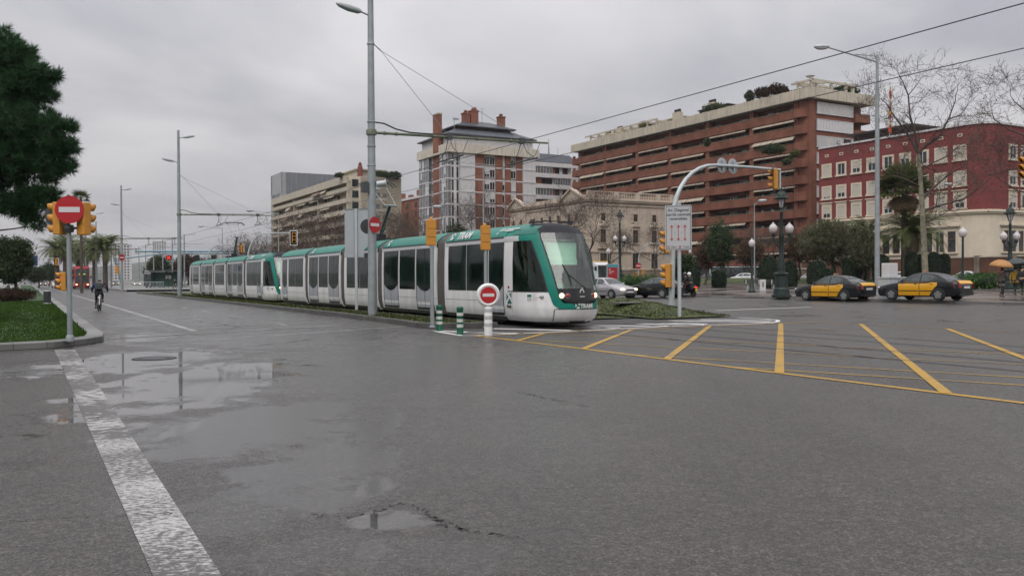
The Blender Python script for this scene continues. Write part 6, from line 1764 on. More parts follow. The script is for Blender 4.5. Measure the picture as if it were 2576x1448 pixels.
# ---- catenary masts
def mast(name, label, px, v, H=14.6, arm=8.1, first=False, group='grey catenary masts along the verge'):
    r_ = (px - CX) / FPX; Y = v / (r_ * VX + VY); X = r_ * Y
    t = thing(name, label, 'mast', (X, Y, .10), YAW, group)
    m = MB(); m.tube([(0, 0, 0), (0, 0, 4), (0, 0, H)], [.185, .165, .10], 18); m.lathe([(.24, 0), (.24, .05), (.19, .08)], 18)
    for z in (5.9, 6.65, 7.6): m.lathe([(.165, z), (.175, z + .02), (.165, z + .05)], 16)
    m.build('pole', M['steel'], t, smooth=50)
    for sg, z in ((-1, 11.75), (1, 13.9)):
        m = MB(); m.tube([(0, 0, z), (sg * .42, 0, z + .12)], .035, 8); a = m.build('lamp_arm', M['steel'], t)
        m = MB(); rows = []
        for x, w, h0, h1 in ((.38, .06, -.04, .06), (.5, .14, -.09, .09), (.9, .16, -.11, .10), (1.25, .13, -.06, .08), (1.38, .04, .0, .05)):
            zc = z + .12 + (x - .4) * .16
            rows.append([(sg * x, -w, zc + h0 * .4), (sg * x, -w * .8, zc + h1 * .8), (sg * x, 0, zc + h1), (sg * x, w * .8, zc + h1 * .8), (sg * x, w, zc + h0 * .4), (sg * x, w * .7, zc + h0), (sg * x, -w * .7, zc + h0)])
        m.grid(rows, closed=True); m.poly(rows[0]); m.poly(rows[-1]); m.build('luminaire', M['steel_pale'], a, smooth=60)
    m = MB(); m.tube([(.12, 0, 7.22), (arm, 0, 7.38)], [.055, .045], 10); m.lathe([(.2, 7.12), (.21, 7.2), (.2, 7.32)], 14)
    for x in (.5, 1.0, 2.6, 4.6, 6.2): m.tube([(x, 0, 7.22 + .02 * x), (x + .10, 0, 7.222 + .02 * x)], .075, 8)
    cb = m.build('cantilever', M['cantilever'], t, smooth=50)
    m = MB(); m.tube([(.12, -.05, 7.62), (.5, -.06, 7.60), (1.0, -.06, 7.42), (1.6, -.06, 7.33), (2.6, -.06, 7.34)], .03, 6); m.tube([(2.6, -.05, 7.36), (arm - .8, -.05, 7.46)], .02, 5); m.build('feeder_cable', M['rubber'], cb)
    m = MB(); m.lathe([(.14, 10.62), (.15, 10.66), (.14, 10.72)], 14); m.tube([(.12, 0, 10.68), (.42, 0, 10.45)], .022, 6)
    for x in (3.3, 7.0): m.tube([(.42, 0, 10.45), (x, 0, 7.3 + .02 * x)], .011, 4)
    m.build('stay_wire', M['steel'], t)
    for x, zc in ((VT1 - v, 6.36), (VT2 - v, 6.47)):
        m = MB(); z0 = 7.22 + .02 * x
        m.box(x - .12, x + .12, -.1, .1, z0 - .1, z0 + .14)
        for d in (-1, 1): m.tube([(x, d * .05, z0), (x + .1 * d, d * .55, z0 - .5), (x, d * 1.05, zc + .06)], .018, 5); m.tube([(x + .2, d * .1, z0 - .05), (x + .05, d * .6, zc + .12)], .008, 4)
        m.tube([(x, -1.3, zc + .03), (x, 1.3, zc + .03)], .035, 6); m.tube([(x - .0, -.3, zc + .04), (x + .45, -.35, zc + .28), (x + .8, -.2, z0 - .02)], .016, 5)
        m.build('wire_hanger', M['steel_dark'], cb)
    return t
M['cantilever'] = mat('cantilever', (.16, .18, .12), .5, .2, var=.3, scale=5)
mm = mast('catenary_mast', 'nearest tall grey catenary mast, beside the tram, with no entry disc and camera', 936.5, 11.9)
no_entry(mm, (.035, -.23, 3.60), TOCAM((-.45, 1)), .315)
mrot = Matrix.Rotation(-YAW, 3, 'Z')
for c_ in KIDS[mm.name][-1:]: pass
m = MB(); m.wheel((-.13, .14, 3.55), (.1, 1, 0), [(.29, 0), (.29, .012)], 28); m.build('round_sign_back', M['steel_dark'], mm)
m = MB(); m.tube([(.18, -.10, 5.20), (.46, -.25, 5.24)], .115, 14); m.tube([(.46, -.25, 5.24), (.50, -.27, 5.245)], [.15, .15], 14); m.box(.12, .3, -.16, .02, 4.98, 5.08); m.build('camera', M['steel_pale'], mm, smooth=50)
m = MB(); m.box(-.42, -.16, -.12, .12, 4.86, 5.26); m.build('junction_box', M['steel_dark'], mm)
for c_ in KIDS[mm.name]:
    pass
mast('catenary_mast', 'second grey catenary mast, left of the rear tram', 452, 11.9)
mast('catenary_mast', 'third grey catenary mast with a round no entry disc, beyond the cyclist', 307, 11.8)
m3 = [o for o in COL.objects if o.name.startswith('catenary_mast')][-1]
no_entry(m3, (0, -.25, 4.6), TOCAM((-.45, 1)), .45)
signal_head(m3, (-.55, 0, 2.9), (-1, .2), 1.1, .5)
for i, (px, H) in enumerate(((243, 12.5), (216, 12.0), (197, 12.0), (182, 12))):
    mast('catenary_mast', ('fourth grey catenary mast from the camera, beside the palms', 'fifth catenary mast from the camera, further down the avenue', 'sixth catenary mast from the camera, thin in the distance', 'seventh and most distant catenary mast, hardly visible')[i], px, 11.8, H)
# ---- contact wires
for i, (vt, zc) in enumerate(((VT1, 6.38), (VT2, 6.49))):
    w = thing('contact_wire', ('overhead contact wire above the near track, the one the pantographs touch', 'overhead contact wire above the farther track')[i], 'wire', RV(0, vt, zc), YAW)
    m = MB(); m.tube([(0, -30, -.25), (0, 0, -.05), (0, 33, 0), (0, 80, 0), (0, 400, 0)], .012, 6); m.build('wire', M['wire'] if 'wire' in M else M['steel_dark'], w)
# ---- back of a tall panel on its own post
g = G(897, 780, .12); t = thing('direction_sign', 'blank grey back of a tall sign panel on a thin post behind the nearest mast', 'sign', g, R(-6))
m = MB(); m.box(-.56, .56, .02, .05, 2.48, 4.78); m.build('panel', M['sign_back'], t)
m = MB(); m.box(-.06, .06, -.05, .02, 0, 4.76); m.build('post', M['steel_pale'], t)
m = MB(); m.box(-.56, .56, -.012, .02, 2.48, 2.51); m.box(-.56, .56, -.012, .02, 4.75, 4.78); m.box(-.115, -.06, -.015, .02, 2.5, 4.76); m.build('rib', M['steel'], t)
# ---- two signals turned away from us beside the tram
for i, (px, py, z, lab) in enumerate(((1087, 823, .12, 'yellow traffic signal seen from behind, left of the pair before the tram doors'), (1222, 824, .02, 'yellow traffic signal seen from behind, post hidden by the round no entry bollard'))):
    g = G(px, py, z); t = thing('traffic_light', lab, 'traffic light', g)
    m = MB(); m.tube([(0, 0, 0), (0, 0, 3.18)], [.062, .052], 12); m.lathe([(.10, 0), (.1, .03), (.065, .05)], 12); m.build('pole', M['steel'], t, smooth=50)
    signal_head(t, (-.02 if i == 0 else .0, .02, 2.86), (-.36, .93), .78, .29)
    m = MB(); m.lathe([(.05, 3.24), (.06, 3.28), (.02, 3.33)], 10, (-.02, 0, 0)); m.build('cap', M['yellow_sig'], t)
# ---- round no entry bollard
g = G(1228, 843.5); t = thing('sign_bollard', 'white ringed bollard with round red no entry disc at the tip of the verge', 'bollard', g, R(8))
m = MB(); m.lathe([(.115, 0), (.112, .78), (.10, .80)], 24); m.build('post', M['white_paint'], t, smooth=50)
m = MB()
for z in (.30, .50, .70): m.lathe([(.116, z - .05), (.118, z), (.116, z + .05)], 24)
m.build('reflective_band', M['band_grey'], t, smooth=50)
m = MB(); m.wheel((0, .09, 1.13), (0, -1, 0), [(.26, 0), (.315, .02), (.33, .05), (.33, .13), (.315, .16), (.27, .18), (.25, .165)], 36); m.build('drum', M['white_paint'], t, smooth=40)
no_entry(t, (0, -.085, 1.13), (0, -1), .225)
# ---- green bollards
for i, (px, py, lab) in enumerate(((1105, 832, 'green flexible bollard with three pale bands, left one at the verge tip'), (1157, 841, 'green flexible bollard with pale bands, right one nearest the no entry bollard'))):
    g = G(px, py); t = thing('green_bollard', lab, 'bollard', g, 0, 'green bollards at the verge tip')
    m = MB(); m.lathe([(.105, 0), (.095, .06), (.092, .70), (.10, .71), (.10, .76), (.085, .79)], 20); m.build('post', M['bollard_green'], t, smooth=40)
    m = MB()
    for z in (.20 + .05, .40, .58): m.lathe([(.0945, z - .045), (.0955, z), (.0945, z + .045)], 20)
    m.build('reflective_band', M['bollard_band'], t, smooth=40)
# ---- sign of the reversible lanes
g = G(1706.5, 795, .10); t = thing('lane_sign', 'grey sign reading Av. Diagonal carrils centrals reversibles with three red double arrows', 'sign', g, R(-14))
m = MB(); m.tube([(0.03, .07, -.02), (.03, .07, 4.30)], .072, 14); m.tube([(.03, .07, 4.30), (.03, .07, 4.33)], .078, 14); m.build('post', M['steel_pale'], t, smooth=50)
pts = []
for cx_, cz_, a0 in ((.44, 4.20, 0), (-.44, 4.20, 90), (-.44, 2.60, 180), (.44, 2.60, 270)):
    for i in range(5): w_ = R(a0 + 90 * i / 4); pts.append((cx_ + .06 * math.cos(w_), -.03, cz_ + .06 * math.sin(w_)))
m = MB(); m.extrude(pts, (0, .035, 0)); pan = m.build('panel', M['sign_face'], t)
m = MB()
for (x0, x1, z0, z1) in ((-.465, .465, 4.215, 4.23), (-.465, .465, 2.57, 2.585), (-.465, -.45, 2.585, 4.215), (.45, .465, 2.585, 4.215)): m.box(x0, x1, -.036, -.029, z0, z1)
m.build('border', M['ink'], pan)
for k, (w, z) in enumerate((('Av. Diagonal', 4.07), ('carrils centrals', 3.90), ('reversibles', 3.74))):
    text('lettering', w, .155 if k != 1 else .150, M['ink'], pan, (0, -.033, z), (1, 0, 0), (0, 0, 1), .002)
m = MB()
def arrow(mb, x, z0, z1, y=-.034):
    mb.box(x - .011, x + .011, y - .003, y + .002, z0, z1)
    for s_, z in ((-1, z1), (1, z0)):
        for q in (-1, 1): mb.bar((x, y, z), (x + q * .055, y, z + s_ * .10), .022, .005, 0, (0, 1, 0))
for x in (-.25, 0, .25): arrow(m, x, 2.90, 3.50)
m.build('red_arrow', M['sign_red'], pan)
m = MB()
for x in (-.125, .125):
    for z in (2.86, 3.16, 3.46): m.box(x - .004, x + .004, -.036, -.03, z, z + .09)
m.build('lane_dash', M['ink'], pan)
text('lettering', 'Obert', .085, M['ink'], pan, (-.17, -.033, 2.66), (1, 0, 0), (0, 0, 1), .001); text('lettering', 'Tancat', .085, M['ink'], pan, (.29, -.033, 2.66), (1, 0, 0), (0, 0, 1), .001)
m = MB()
for x in (-.37, .06):
    for q in (0, 1): m.box(x - .045 + q * .082, x - .037 + q * .082, -.036, -.03, 2.615, 2.705); m.box(x - .045, x + .045, -.036, -.03, 2.615 + q * .082, 2.623 + q * .082)
m.bar((.03, -.034, 2.63), (.09, -.034, 2.69), .012, .005, 0, (0, 1, 0)); m.bar((.03, -.034, 2.69), (.09, -.034, 2.63), .012, .005, 0, (0, 1, 0)); m.bar((-.37, -.034, 2.64), (-.37, -.034, 2.69), .010, .005, 0, (0, 1, 0)); m.bar((-.37, -.034, 2.635), (-.40, -.034, 2.665), .010, .005, 0, (0, 1, 0)); m.bar((-.37, -.034, 2.635), (-.34, -.034, 2.665), .010, .005, 0, (0, 1, 0))
m.build('pictogram', M['sign_red'], pan)
# ---- arched mast arm
def mast_arm(name, label, base, rz, reach, zt, zc=3.6, bend=2.4, headz=None, r0=.11, heads=(), discs=(), back=(.75, 1.5), face=(-1, 0), hh=1.0, lean=0.0):
    t = thing(name, label, 'traffic light', base, rz)
    pts = [(0, 0, 0), (lean * .5, 0, zc * .5), (lean, 0, zc)]
    for i in range(1, 9):
        a = R(90 * i / 8); pts.append((lean + bend * (1 - math.cos(a)), 0, zc + (zt - zc) * math.sin(a)))
    pts += [(lerp(lean + bend, reach, .5), 0, zt + .03), (reach, 0, zt + .02)]
    m = MB(); m.tube(pts, [r0 * 1.15, r0 * 1.1, r0] + [lerp(r0, r0 * .62, i / 8) for i in range(1, 9)] + [r0 * .55, r0 * .5], 14); m.lathe([(r0 * 1.5, 0), (r0 * 1.5, .06), (r0 * 1.15, .10)], 14); m.build('pole', M['steel_pale'], t, smooth=60)
    if back is not None:
        m = MB(); m.box(reach - .05, reach + .03, -.04, .04, zt - hh * .9, zt + .05); m.build('drop_bracket', M['steel_pale'], t)
        signal_head(t, (reach - .28, 0, zt - hh * .45), face, hh, hh * .36, back=back)
    for x in discs:
        m = MB(); m.wheel((x, .10, zt + .03), (.15, -1, 0), [(.34, 0), (.34, .015), (.28, .02)], 30); m.box(x - .03, x + .03, -.02, .1, zt - .2, zt + .25); m.build('round_sign_back', M['sign_back'], t)
    return t
g = A(1688, 700, 37.5); b0 = Vector((g.x, g.y, mound_h(*SV(g)) - .02))
t = mast_arm('traffic_light', 'arched grey mast arm with two blank discs and yellow signals, beside the lane sign', b0, YAW, 6.5, 6.35, 3.9, 2.4, discs=(3.0, 3.65), face=(-.62, .78), hh=.95, back=(.60, 1.35), lean=.12)
signal_head(t, (-.28, -.05, 2.9), (-.9, .45), .95, .30); signal_head(t, (-.22, -.1, 1.45), (-.62, .85), 1.0, .34)
m = MB(); m.box(-.30, .0, -.12, .06, 4.15, 4.45); m.tube([(-.15, -.12, 4.30), (-.15, -.22, 4.28)], .08, 10); m.build('camera', M['white_paint'], t, bevel=.02)
p_ = A(745, 600, 74); s_, v_ = SV(p_)
for (px0, px1, ytop, Y, lab, br_) in ((622, 745, 588, 78, 'mast arm signal with framed dark head above the rear tram roof', True), (517, 612, 617, 98, 'smaller mast arm signal left of the framed one, behind the rear tram', False)):
    a = A(px0, ytop, Y); z = a.z; rr = A(px1, ytop, Y).x - a.x
    t = mast_arm('traffic_light', lab, (a.x, a.y, 0.05), R(4), rr, z, z - 2.6, 1.5, face=(.25, -1) if br_ else (-1, .2), hh=.95, back=(.62, 1.25), r0=.09)
    if br_:
        m = MB(); zc = z - .43; xx = rr - .28
        for (x0, x1, z0, z1) in ((-.34, .34, .62, .68), (-.34, .34, -.68, -.62), (-.34, -.29, -.62, .62), (.29, .34, -.62, .62)): m.box(xx + x0, xx + x1, -.10, -.07, zc + z0, zc + z1)
        m.build('white_frame', M['white_paint'], t)
a = A(93, 650, 112); t = mast_arm('traffic_light', 'mast arm with a yellow signal and blue banner at the left by the bushy tree', (a.x - 2.2, a.y, 0), 0, 5.0, a.z, 2.5, 2.0, face=(-1, .3), hh=1.0, back=(.6, 1.3), r0=.08)
m = MB(); m.box(1.5, 2.3, -.06, -.02, a.z - .95, a.z + .35); m.build('blue_banner', M['banner'] if 'banner' in M else mat('banner', (.01, .045, .14), .6), t)
a = A(560, 690, 120)
# signal at the right edge of the view: its post stands outside the frame
g = GR(2606, 775); t = thing('traffic_light', 'yellow signal head just entering at the right edge of the picture', 'traffic light', g)
zc = A(2574, 422, g.y).z - g.z
m = MB(); m.tube([(0, 0, 0), (0, 0, zc + .6)], .08, 12); m.build('pole', M['steel'], t, smooth=50)
signal_head(t, (-.45, 0, zc), (-1, -.15), .95, .34); m = MB(); m.bar((-.45, 0, zc), (0, 0, zc), .05, .05); m.build('bracket', M['steel'], t)
# signals far across the crossing, before the palace
a = GR(1606, 716); t = mast_arm('traffic_light', 'distant mast arm with red no entry disc in front of the old cream building', a, R(6), 4.6, 5.6, 3.4, 2.0, back=None, r0=.08)
no_entry(t, (-.05, -.2, 2.55), (0, -1), .4); signal_head(t, (.55, 0, 1.6), (1, -.1), .9, .34); signal_head(t, (-.3, -.1, 1.3), (-.8, -.5), .8, .3)
# ---- tall street lamp on the far pavement
def street_lamp(name, label, base, rz, H, arm, rise=.6, r0=.14, group=None):
    t = thing(name, label, 'street lamp', base, rz, group)
    m = MB(); m.tube([(0, 0, 0), (0, 0, H * .5), (0, 0, H * .86)], [r0, r0 * .86, r0 * .72], 14); m.tube([(0, 0, H * .86), (0, 0, H)], r0 * .55, 12); m.lathe([(r0 * 1.6, 0), (r0 * 1.6, .05), (r0, .1)], 14); m.build('pole', M['steel'], t, smooth=50)
    m = MB(); m.tube([(0, 0, H - .55 * rise - .1), (-arm, 0, H + rise)], [r0 * .38, r0 * .3], 8); m.bar((0, 0, H - .05), (-arm * .45, 0, H + .1), .05, .05); a = m.build('arm', M['steel'], t)
    m = MB(); m.ell((-arm - .42, 0, H + rise + .06), (.52, .20, .15), 14, 8); m.ell((-arm - .42, 0, H + rise - .02), (.42, .16, .13), 14, 8, 1); m.build('luminaire', [M['steel_pale'], M['globe']], a, smooth=180)
    return t
g = GR(2206, 741); zt = A(2208, 140, g.y).z - g.z
street_lamp('street_lamp', 'tall grey street lamp with a long single arm on the far pavement between the taxis', g, R(-3), zt, 3.15, .58, .17)
for (px, py0, pyt, Y, arm, rzd, lab) in ((1215, 700, 412, 84, 2.9, 4, 'thin grey street lamp with a left arm in front of the tower block'), (700, 700, 535, 118, 3.4, 4, 'street lamp with a long left arm before the cream terraced block'), (559, 700, 573, 150, 3.2, 4, 'distant street lamp with left arm between the two pantographs and mast'), (1897, 700, 512, 100, .5, 150, 'slim lamp post with a white hooded lamp, left of the big ornate lamppost'), (2362, 700, 470, 104, .6, 170, 'slim pale lamp post right of the palm, before the red building'), (1120, 700, 528, 90, .5, 30, 'slim lamp post with white hood above the green roof of the tram')):
    a = A(px, pyt, Y); base = on_ground(a)
    street_lamp('street_lamp', lab, base, R(rzd), a.z - base.z, arm, .25, .085)
# ---- ornate iron lampposts
def globe(mb, c, r, mi=0):
    mb.lathe([(r * .45, -r * 1.15), (r * .8, -r * .75), (r, -.05 * r), (r * .92, r * .45), (r * .62, r * .85), (r * .42, r * .98), (r * .42, r * 1.1), (r * .16, r * 1.25), (r * .2, r * 1.38), (.01, r * 1.55)], 16, c, mi)
def ornate(label, base, rz, H, arms=True, s=1.0):
    t = thing('ornate_lamppost', label, 'lamppost', base, rz, 'ornate iron lampposts')
    m = MB(); m.lathe([(.62 * s, 0), (.62 * s, .16), (.52 * s, .20), (.48 * s, .5), (.50 * s, .52), (.42 * s, .62), (.40 * s, 1.35), (.48 * s, 1.42), (.48 * s, 1.5), (.30 * s, 1.56)], 8); m.build('pedestal', M['iron_green'], t, smooth=30)
    m = MB(); m.lathe([(.28 * s, 1.5), (.22 * s, 1.75), (.26 * s, 1.9), (.17 * s, 2.1), (.2 * s, 2.3), (.15 * s, 2.5), (.125 * s, H * .55), (.16 * s, H * .56), (.11 * s, H * .60), (.085 * s, H * .78), (.12 * s, H * .79), (.05 * s, H * .82)], 12); m.build('column', M['iron_green'], t, smooth=40)
    m = MB(); z = H * .82
    m.lathe([(.05 * s, z), (.10 * s, z + .05)], 8)
    for k in range(6):
        a = k * math.tau / 6; m.bar((.10 * s * math.cos(a), .10 * s * math.sin(a), z + .05), (.27 * s * math.cos(a), .27 * s * math.sin(a), z + .62 * s), .03, .03)
    m.lathe([(.44 * s, z + .62 * s), (.46 * s, z + .68 * s), (.30 * s, z + .78 * s), (.28 * s, z + .92 * s), (.20 * s, z + 1.02 * s), (.08 * s, z + 1.12 * s), (.10 * s, z + 1.2 * s), (.02, z + 1.36 * s)], 12)
    ln = m.build('lantern', M['iron_green'], t, smooth=40)
    m = MB(); m.lathe([(.09 * s, z + .08), (.24 * s, z + .60 * s)], 6); m.build('lantern_glass', M['globe'], ln)
    if arms:
        za = H * .53
        for sg in (-1, 1):
            m = MB(); m.tube([(0, 0, za), (sg * .3, 0, za - .05), (sg * .52, 0, za - .02), (sg * .55, 0, za + .25)], .04 * s, 8); m.tube([(sg * .12, 0, za - .45), (sg * .32, 0, za - .25), (sg * .5, 0, za - .05)], .025, 6); m.lathe([(.05, 0), (.12, .12), (.13, .2), (.10, .24)], 10, (sg * .55, 0, za + .2)); a = m.build('lamp_arm', M['iron_green'], t, smooth=50)
            m = MB(); globe(m, (sg * .55, 0, za + .73), .26); m.build('globe', M['globe'], a, smooth=60)
    return t
g = GR(1965, 748); ornate('large dark iron lamppost with lantern and two white globes, left of the taxis', g, R(12), A(1965, 477, g.y).z - g.z)
a = A(1559, 700, 96); b_ = on_ground(a); ornate('iron lamppost with lantern and globes in front of the old cream building, behind the coupe', b_, R(20), A(1559, 522, 96).z - b_.z)
a = A(2540, 700, 66); b_ = on_ground(a); ornate('iron lamppost with lantern and globes at the right edge behind the umbrellas', b_, R(10), A(2540, 521, 66).z - b_.z)
def globe_lamp(label, base, H, r=.26):
    t = thing('globe_lamp', label, 'lamppost', base, 0, 'single globe lamp posts')
    m = MB(); m.lathe([(.30, 0), (.30, .1), (.20, .2), (.17, .6), (.10, .75), (.075, H * .5), (.065, H - r * 2.6), (.13, H - r * 2.5), (.14, H - r * 2.3)], 10); m.build('post', M['iron_green'], t, smooth=40)
    m = MB(); globe(m, (0, 0, H - r * 1.4), r); m.build('globe', M['globe'], t, smooth=60)
for (px, py, top, Y, lab) in ((1891, 735, 600, None, 'small post with one white globe beside the bench'), (2421, 0, 571, 56, 'post with one white globe behind the second taxi'), (1530, 0, 624, 92, 'post with one white globe just right of the tram windscreen'), (1736, 0, 627, 118, 'small distant globe lamp right of the lane sign, left of a near pair'), (1781, 0, 627, 120, 'small distant globe lamp right of the lane sign, right of a near pair')):
    if Y is None: b_ = GR(px, py)
    else: b_ = on_ground(A(px, 700, Y))
    globe_lamp(lab, b_, A(px, top, b_.y).z - b_.z)
# ---- street furniture on the far pavement
g = GR(2228, 752); t = thing('utility_cabinet', 'pale grey roadside cabinet with a white box on top beside the tall street lamp', 'cabinet', g, YAW)
m = MB(); m.box(-.15, 1.5, -.3, .4, 0, 1.15); m.box(-.2, 1.55, -.35, .45, 1.15, 1.22); m.build('cabinet', M['steel_pale'], t, bevel=.02)
m = MB(); m.box(.0, .75, -.2, .3, 1.22, 2.0); m.build('white_box', M['white_panel'], t, bevel=.03)
m = MB(); m.box(.66, .68, -.31, -.295, .1, 1.1); m.box(.72, .78, -.32, -.295, .5, .65); m.build('door_seam', M['steel_dark'], t)
g = GR(1911, 727); t = thing('bench', 'long dark park bench with backrest on pale legs below the lawn', 'bench', g, R(3))
m = MB()
for k in range(3): m.box(-1.4, 1.4, -.25 + k * .17, -.11 + k * .17, .42, .46)
m.build('seat', M['bench_wood'] if 'bench_wood' in M else mat('bench_wood', (.06, .05, .045), .7, var=.3), t)
m = MB()
for k in range(2): m.box(-1.4, 1.4, .28, .31, .58 + k * .16, .70 + k * .16)
m.build('backrest', mat('bench_back', (.05, .042, .038), .7, var=.3), t)
for x in (-1.2, 0, 1.2):
    m = MB(); m.bar((x, -.2, 0), (x, -.2, .42), .07, .07); m.bar((x, .22, 0), (x, .30, .85), .07, .07); m.build('leg', M['steel_pale'], t)
g = GR(1918, 732); t = thing('info_post', 'small white post with dark writing in front of the bench', 'post', g)
m = MB(); m.box(-.24, .24, -.08, .08, 0, .95); m.build('post', M['white_panel'], t, bevel=.02); m = MB(); m.box(-.04, .04, -.09, -.08, .35, .75); m.build('mark', M['ink'], t)
a = A(1540, 700, 88); g = on_ground(a); t = thing('advertising_column', 'red poster panel with a blue heading in a grey frame beside the silver car', 'panel', g, R(20))
H_ = A(1540, 664, 88).z - g.z
m = MB(); m.box(-.62, .72, -.15, .15, 0, H_); m.build('frame', M['steel'], t, bevel=.03)
m = MB(); m.box(-.55, .48, -.165, -.15, .5, H_ - .35, 0); m.box(-.55, .48, -.165, -.15, H_ - .33, H_ - .05, 1); m.box(-.45, -.30, -.168, -.165, H_ - .6, H_ - .5, 2); m.box(-.45, .1, -.168, -.165, H_ - .78, H_ - .72, 2); m.box(-.45, -.15, -.168, -.165, H_ - .95, H_ - .90, 2); m.build('poster', [M['bus_red'], mat('poster_teal', (.06, .30, .36), .5), M['sign_white']], t)
# slatted bin by the left kerb
g = G(119, 766, .13); t = thing('litter_bin', 'slatted grey litter bin standing at the edge of the left lawn', 'bin', g)
m = MB()
for k in range(20): a = k * math.tau / 20; m.bar((.20 * math.cos(a), .20 * math.sin(a), .08), (.20 * math.cos(a), .20 * math.sin(a), .80), .045, .012, 0, (math.cos(a), math.sin(a), 0))
m.build('slats', M['steel_dark'], t); m = MB(); m.lathe([(.185, .06), (.185, .78)], 18); m.build('liner', M['mask_black'], t)
m = MB(); m.lathe([(.21, .80), (.225, .82), (.21, .85)], 20); m.lathe([(.21, .06), (.22, .08), (.21, .1)], 20); m.build('rim', M['steel_pale'], t)
# manhole cover
g = G(388, 901); t = thing('manhole_cover', 'round dark iron manhole cover lying in the wet road', 'cover', (g.x, g.y, .004))
m = MB(); m.lathe([(.37, 0), (.37, .004), (.355, .007), (.34, .007), (.337, .003), (.01, .006)], 36); m.build('lid', mat('iron', (.035, .035, .036), .35, .6, var=.4, scale=14, bump=.5, bscale=30), t, smooth=40)
m = MB(); m.lathe([(.37, .0), (.43, .0), (.43, .004), (.37, .004)], 36); m.build('frame', M['rail'], t)
# litter on the grass
for i, (px, py, z, lab) in enumerate(((1590, 779, .25, 'flat grey drain lid set in the mound grass'),)):
    g = A(1575, 775, 36); t = thing('drain_lid', lab, 'cover', (g.x, g.y, mound_h(*SV(g)) + .04), YAW); m = MB(); m.box(-.55, .55, -.3, .3, 0, .04); m.build('lid', M['kerb'], t)
# ---- the tram stop, the lane gantry and thin posts down the avenue
g = A(420, 720, 146); t = thing('tram_shelter', 'dark green glass tram stop shelter with flat roof beyond the second mast', 'shelter', (g.x, g.y, .25), R(6))
m = MB(); m.box(-2.6, 2.6, -1.0, 1.2, 2.75, 2.95); m.build('roof', M['steel_dark'], t); m = MB(); m.box(-2.4, 2.4, .7, .75, .2, 2.6); m.box(-2.4, -2.35, -.8, .7, .2, 2.6); m.build('glass_wall', mat('shelter_glass', (.05, .10, .085), .1, spec=.6), t)
for x in (-2.3, 0, 2.3): m = MB(); m.box(x - .05, x + .05, .6, .7, 0, 2.75); m.build('post', M['steel_dark'], t)
m = MB(); m.box(-.4, .5, .64, .69, 1.5, 2.1); m.build('notice', M['white_panel'], t)
g = A(352, 716, 132); t = thing('railing', 'low grey railing along the tram platform', 'railing', (g.x, g.y, .25), R(-4))
m = MB()
for k in range(34): m.box(-3.6 + k * .22, -3.57 + k * .22, -.015, .015, 0, 1.0)
m.box(-3.6, 3.7, -.03, .03, 1.0, 1.06); m.box(-3.6, 3.7, -.02, .02, .1, .14); m.build('rails', M['steel_pale'], t)
g = A(500, 700, 180); t = thing('lane_gantry', 'pale blue pipe gantry carrying dark lane signal panels, one with a red cross', 'gantry', (g.x, g.y, 0), R(2))
GB = mat('gantry_blue', (.25, .36, .42), .5, .2)
m = MB(); zt = A(500, 632, 180).z; m.tube([(-13, 0, zt + .1), (14, 0, zt)], .22, 10); m.tube([(-17, 0, zt - 1.6), (-7, 0, zt - .4), (14, 0, zt - .5)], .16, 8)
for k in range(12): m.tube([(-7 + k * 1.75, 0, zt), (-6.1 + k * 1.75, 0, zt - .45)], .07, 5)
m.build('beam', GB, t, smooth=60)
m = MB(); m.tube([(-15.5, 0, 0), (-17, 0, zt - 1.6)], .25, 10); m.build('post', GB, t, smooth=60); m = MB(); m.tube([(14, 0, 0), (14, 0, zt)], .25, 10); m.build('post', GB, t, smooth=60)
for k, x in enumerate((-6.0, -.3, 3.2)):
    m = MB(); m.box(x - .55, x + .55, -.35, -.1, zt - 1.85, zt - .75); pn = m.build('lane_signal', M['mask_black'], t)
    if k == 0:
        m = MB(); m.bar((x - .35, -.37, zt - 1.65), (x + .35, -.37, zt - .95), .2, .03, 0, (0, 1, 0)); m.bar((x - .35, -.37, zt - .95), (x + .35, -.37, zt - 1.65), .2, .03, 0, (0, 1, 0)); m.build('red_cross', M['red_dim'], pn)
    m = MB(); m.bar((x, -.2, zt - .75), (x, -.1, zt), .08, .08); m.build('hanger', GB, pn)
posts = ((463, 589, 'first'), (433, 597, 'second'), (409, 602, 'third'), (386, 611, 'fourth'), (366, 615, 'fifth'), (349, 620, 'sixth'), (279, 590, 'seventh'), (264, 594, 'eighth'))
for (px, pyt, o_) in posts:
    Y = FPX * 8.6 / (704 - pyt); a = A(px, pyt, Y)
    t = thing('lamp_mast', o_ + ' thin grey lamp mast around the tram stop counted from the second catenary mast leftwards', 'lamp mast', (a.x, a.y, 0), R(4), 'thin lamp masts around the tram stop')
    m = MB(); m.tube([(0, 0, 0), (0, 0, a.z)], [.16, .11], 8); m.build('pole', M['steel'], t, smooth=60)
    sg = 1 if px > 300 else -1
    m = MB(); m.tube([(0, 0, a.z - .15), (sg * 1.1, 0, a.z - .05)], .05, 6); m.box(min(sg * .7, sg * 2.0), max(sg * .7, sg * 2.0), -.16, .16, a.z - .12, a.z + .04); m.build('luminaire', M['steel_pale'], t)
    if px > 300:
        m = MB(); m.tube([(-3.5, 0, a.z * .82), (3.5, 0, a.z * .82)], .05, 5); m.build('cantilever', M['steel'], t)
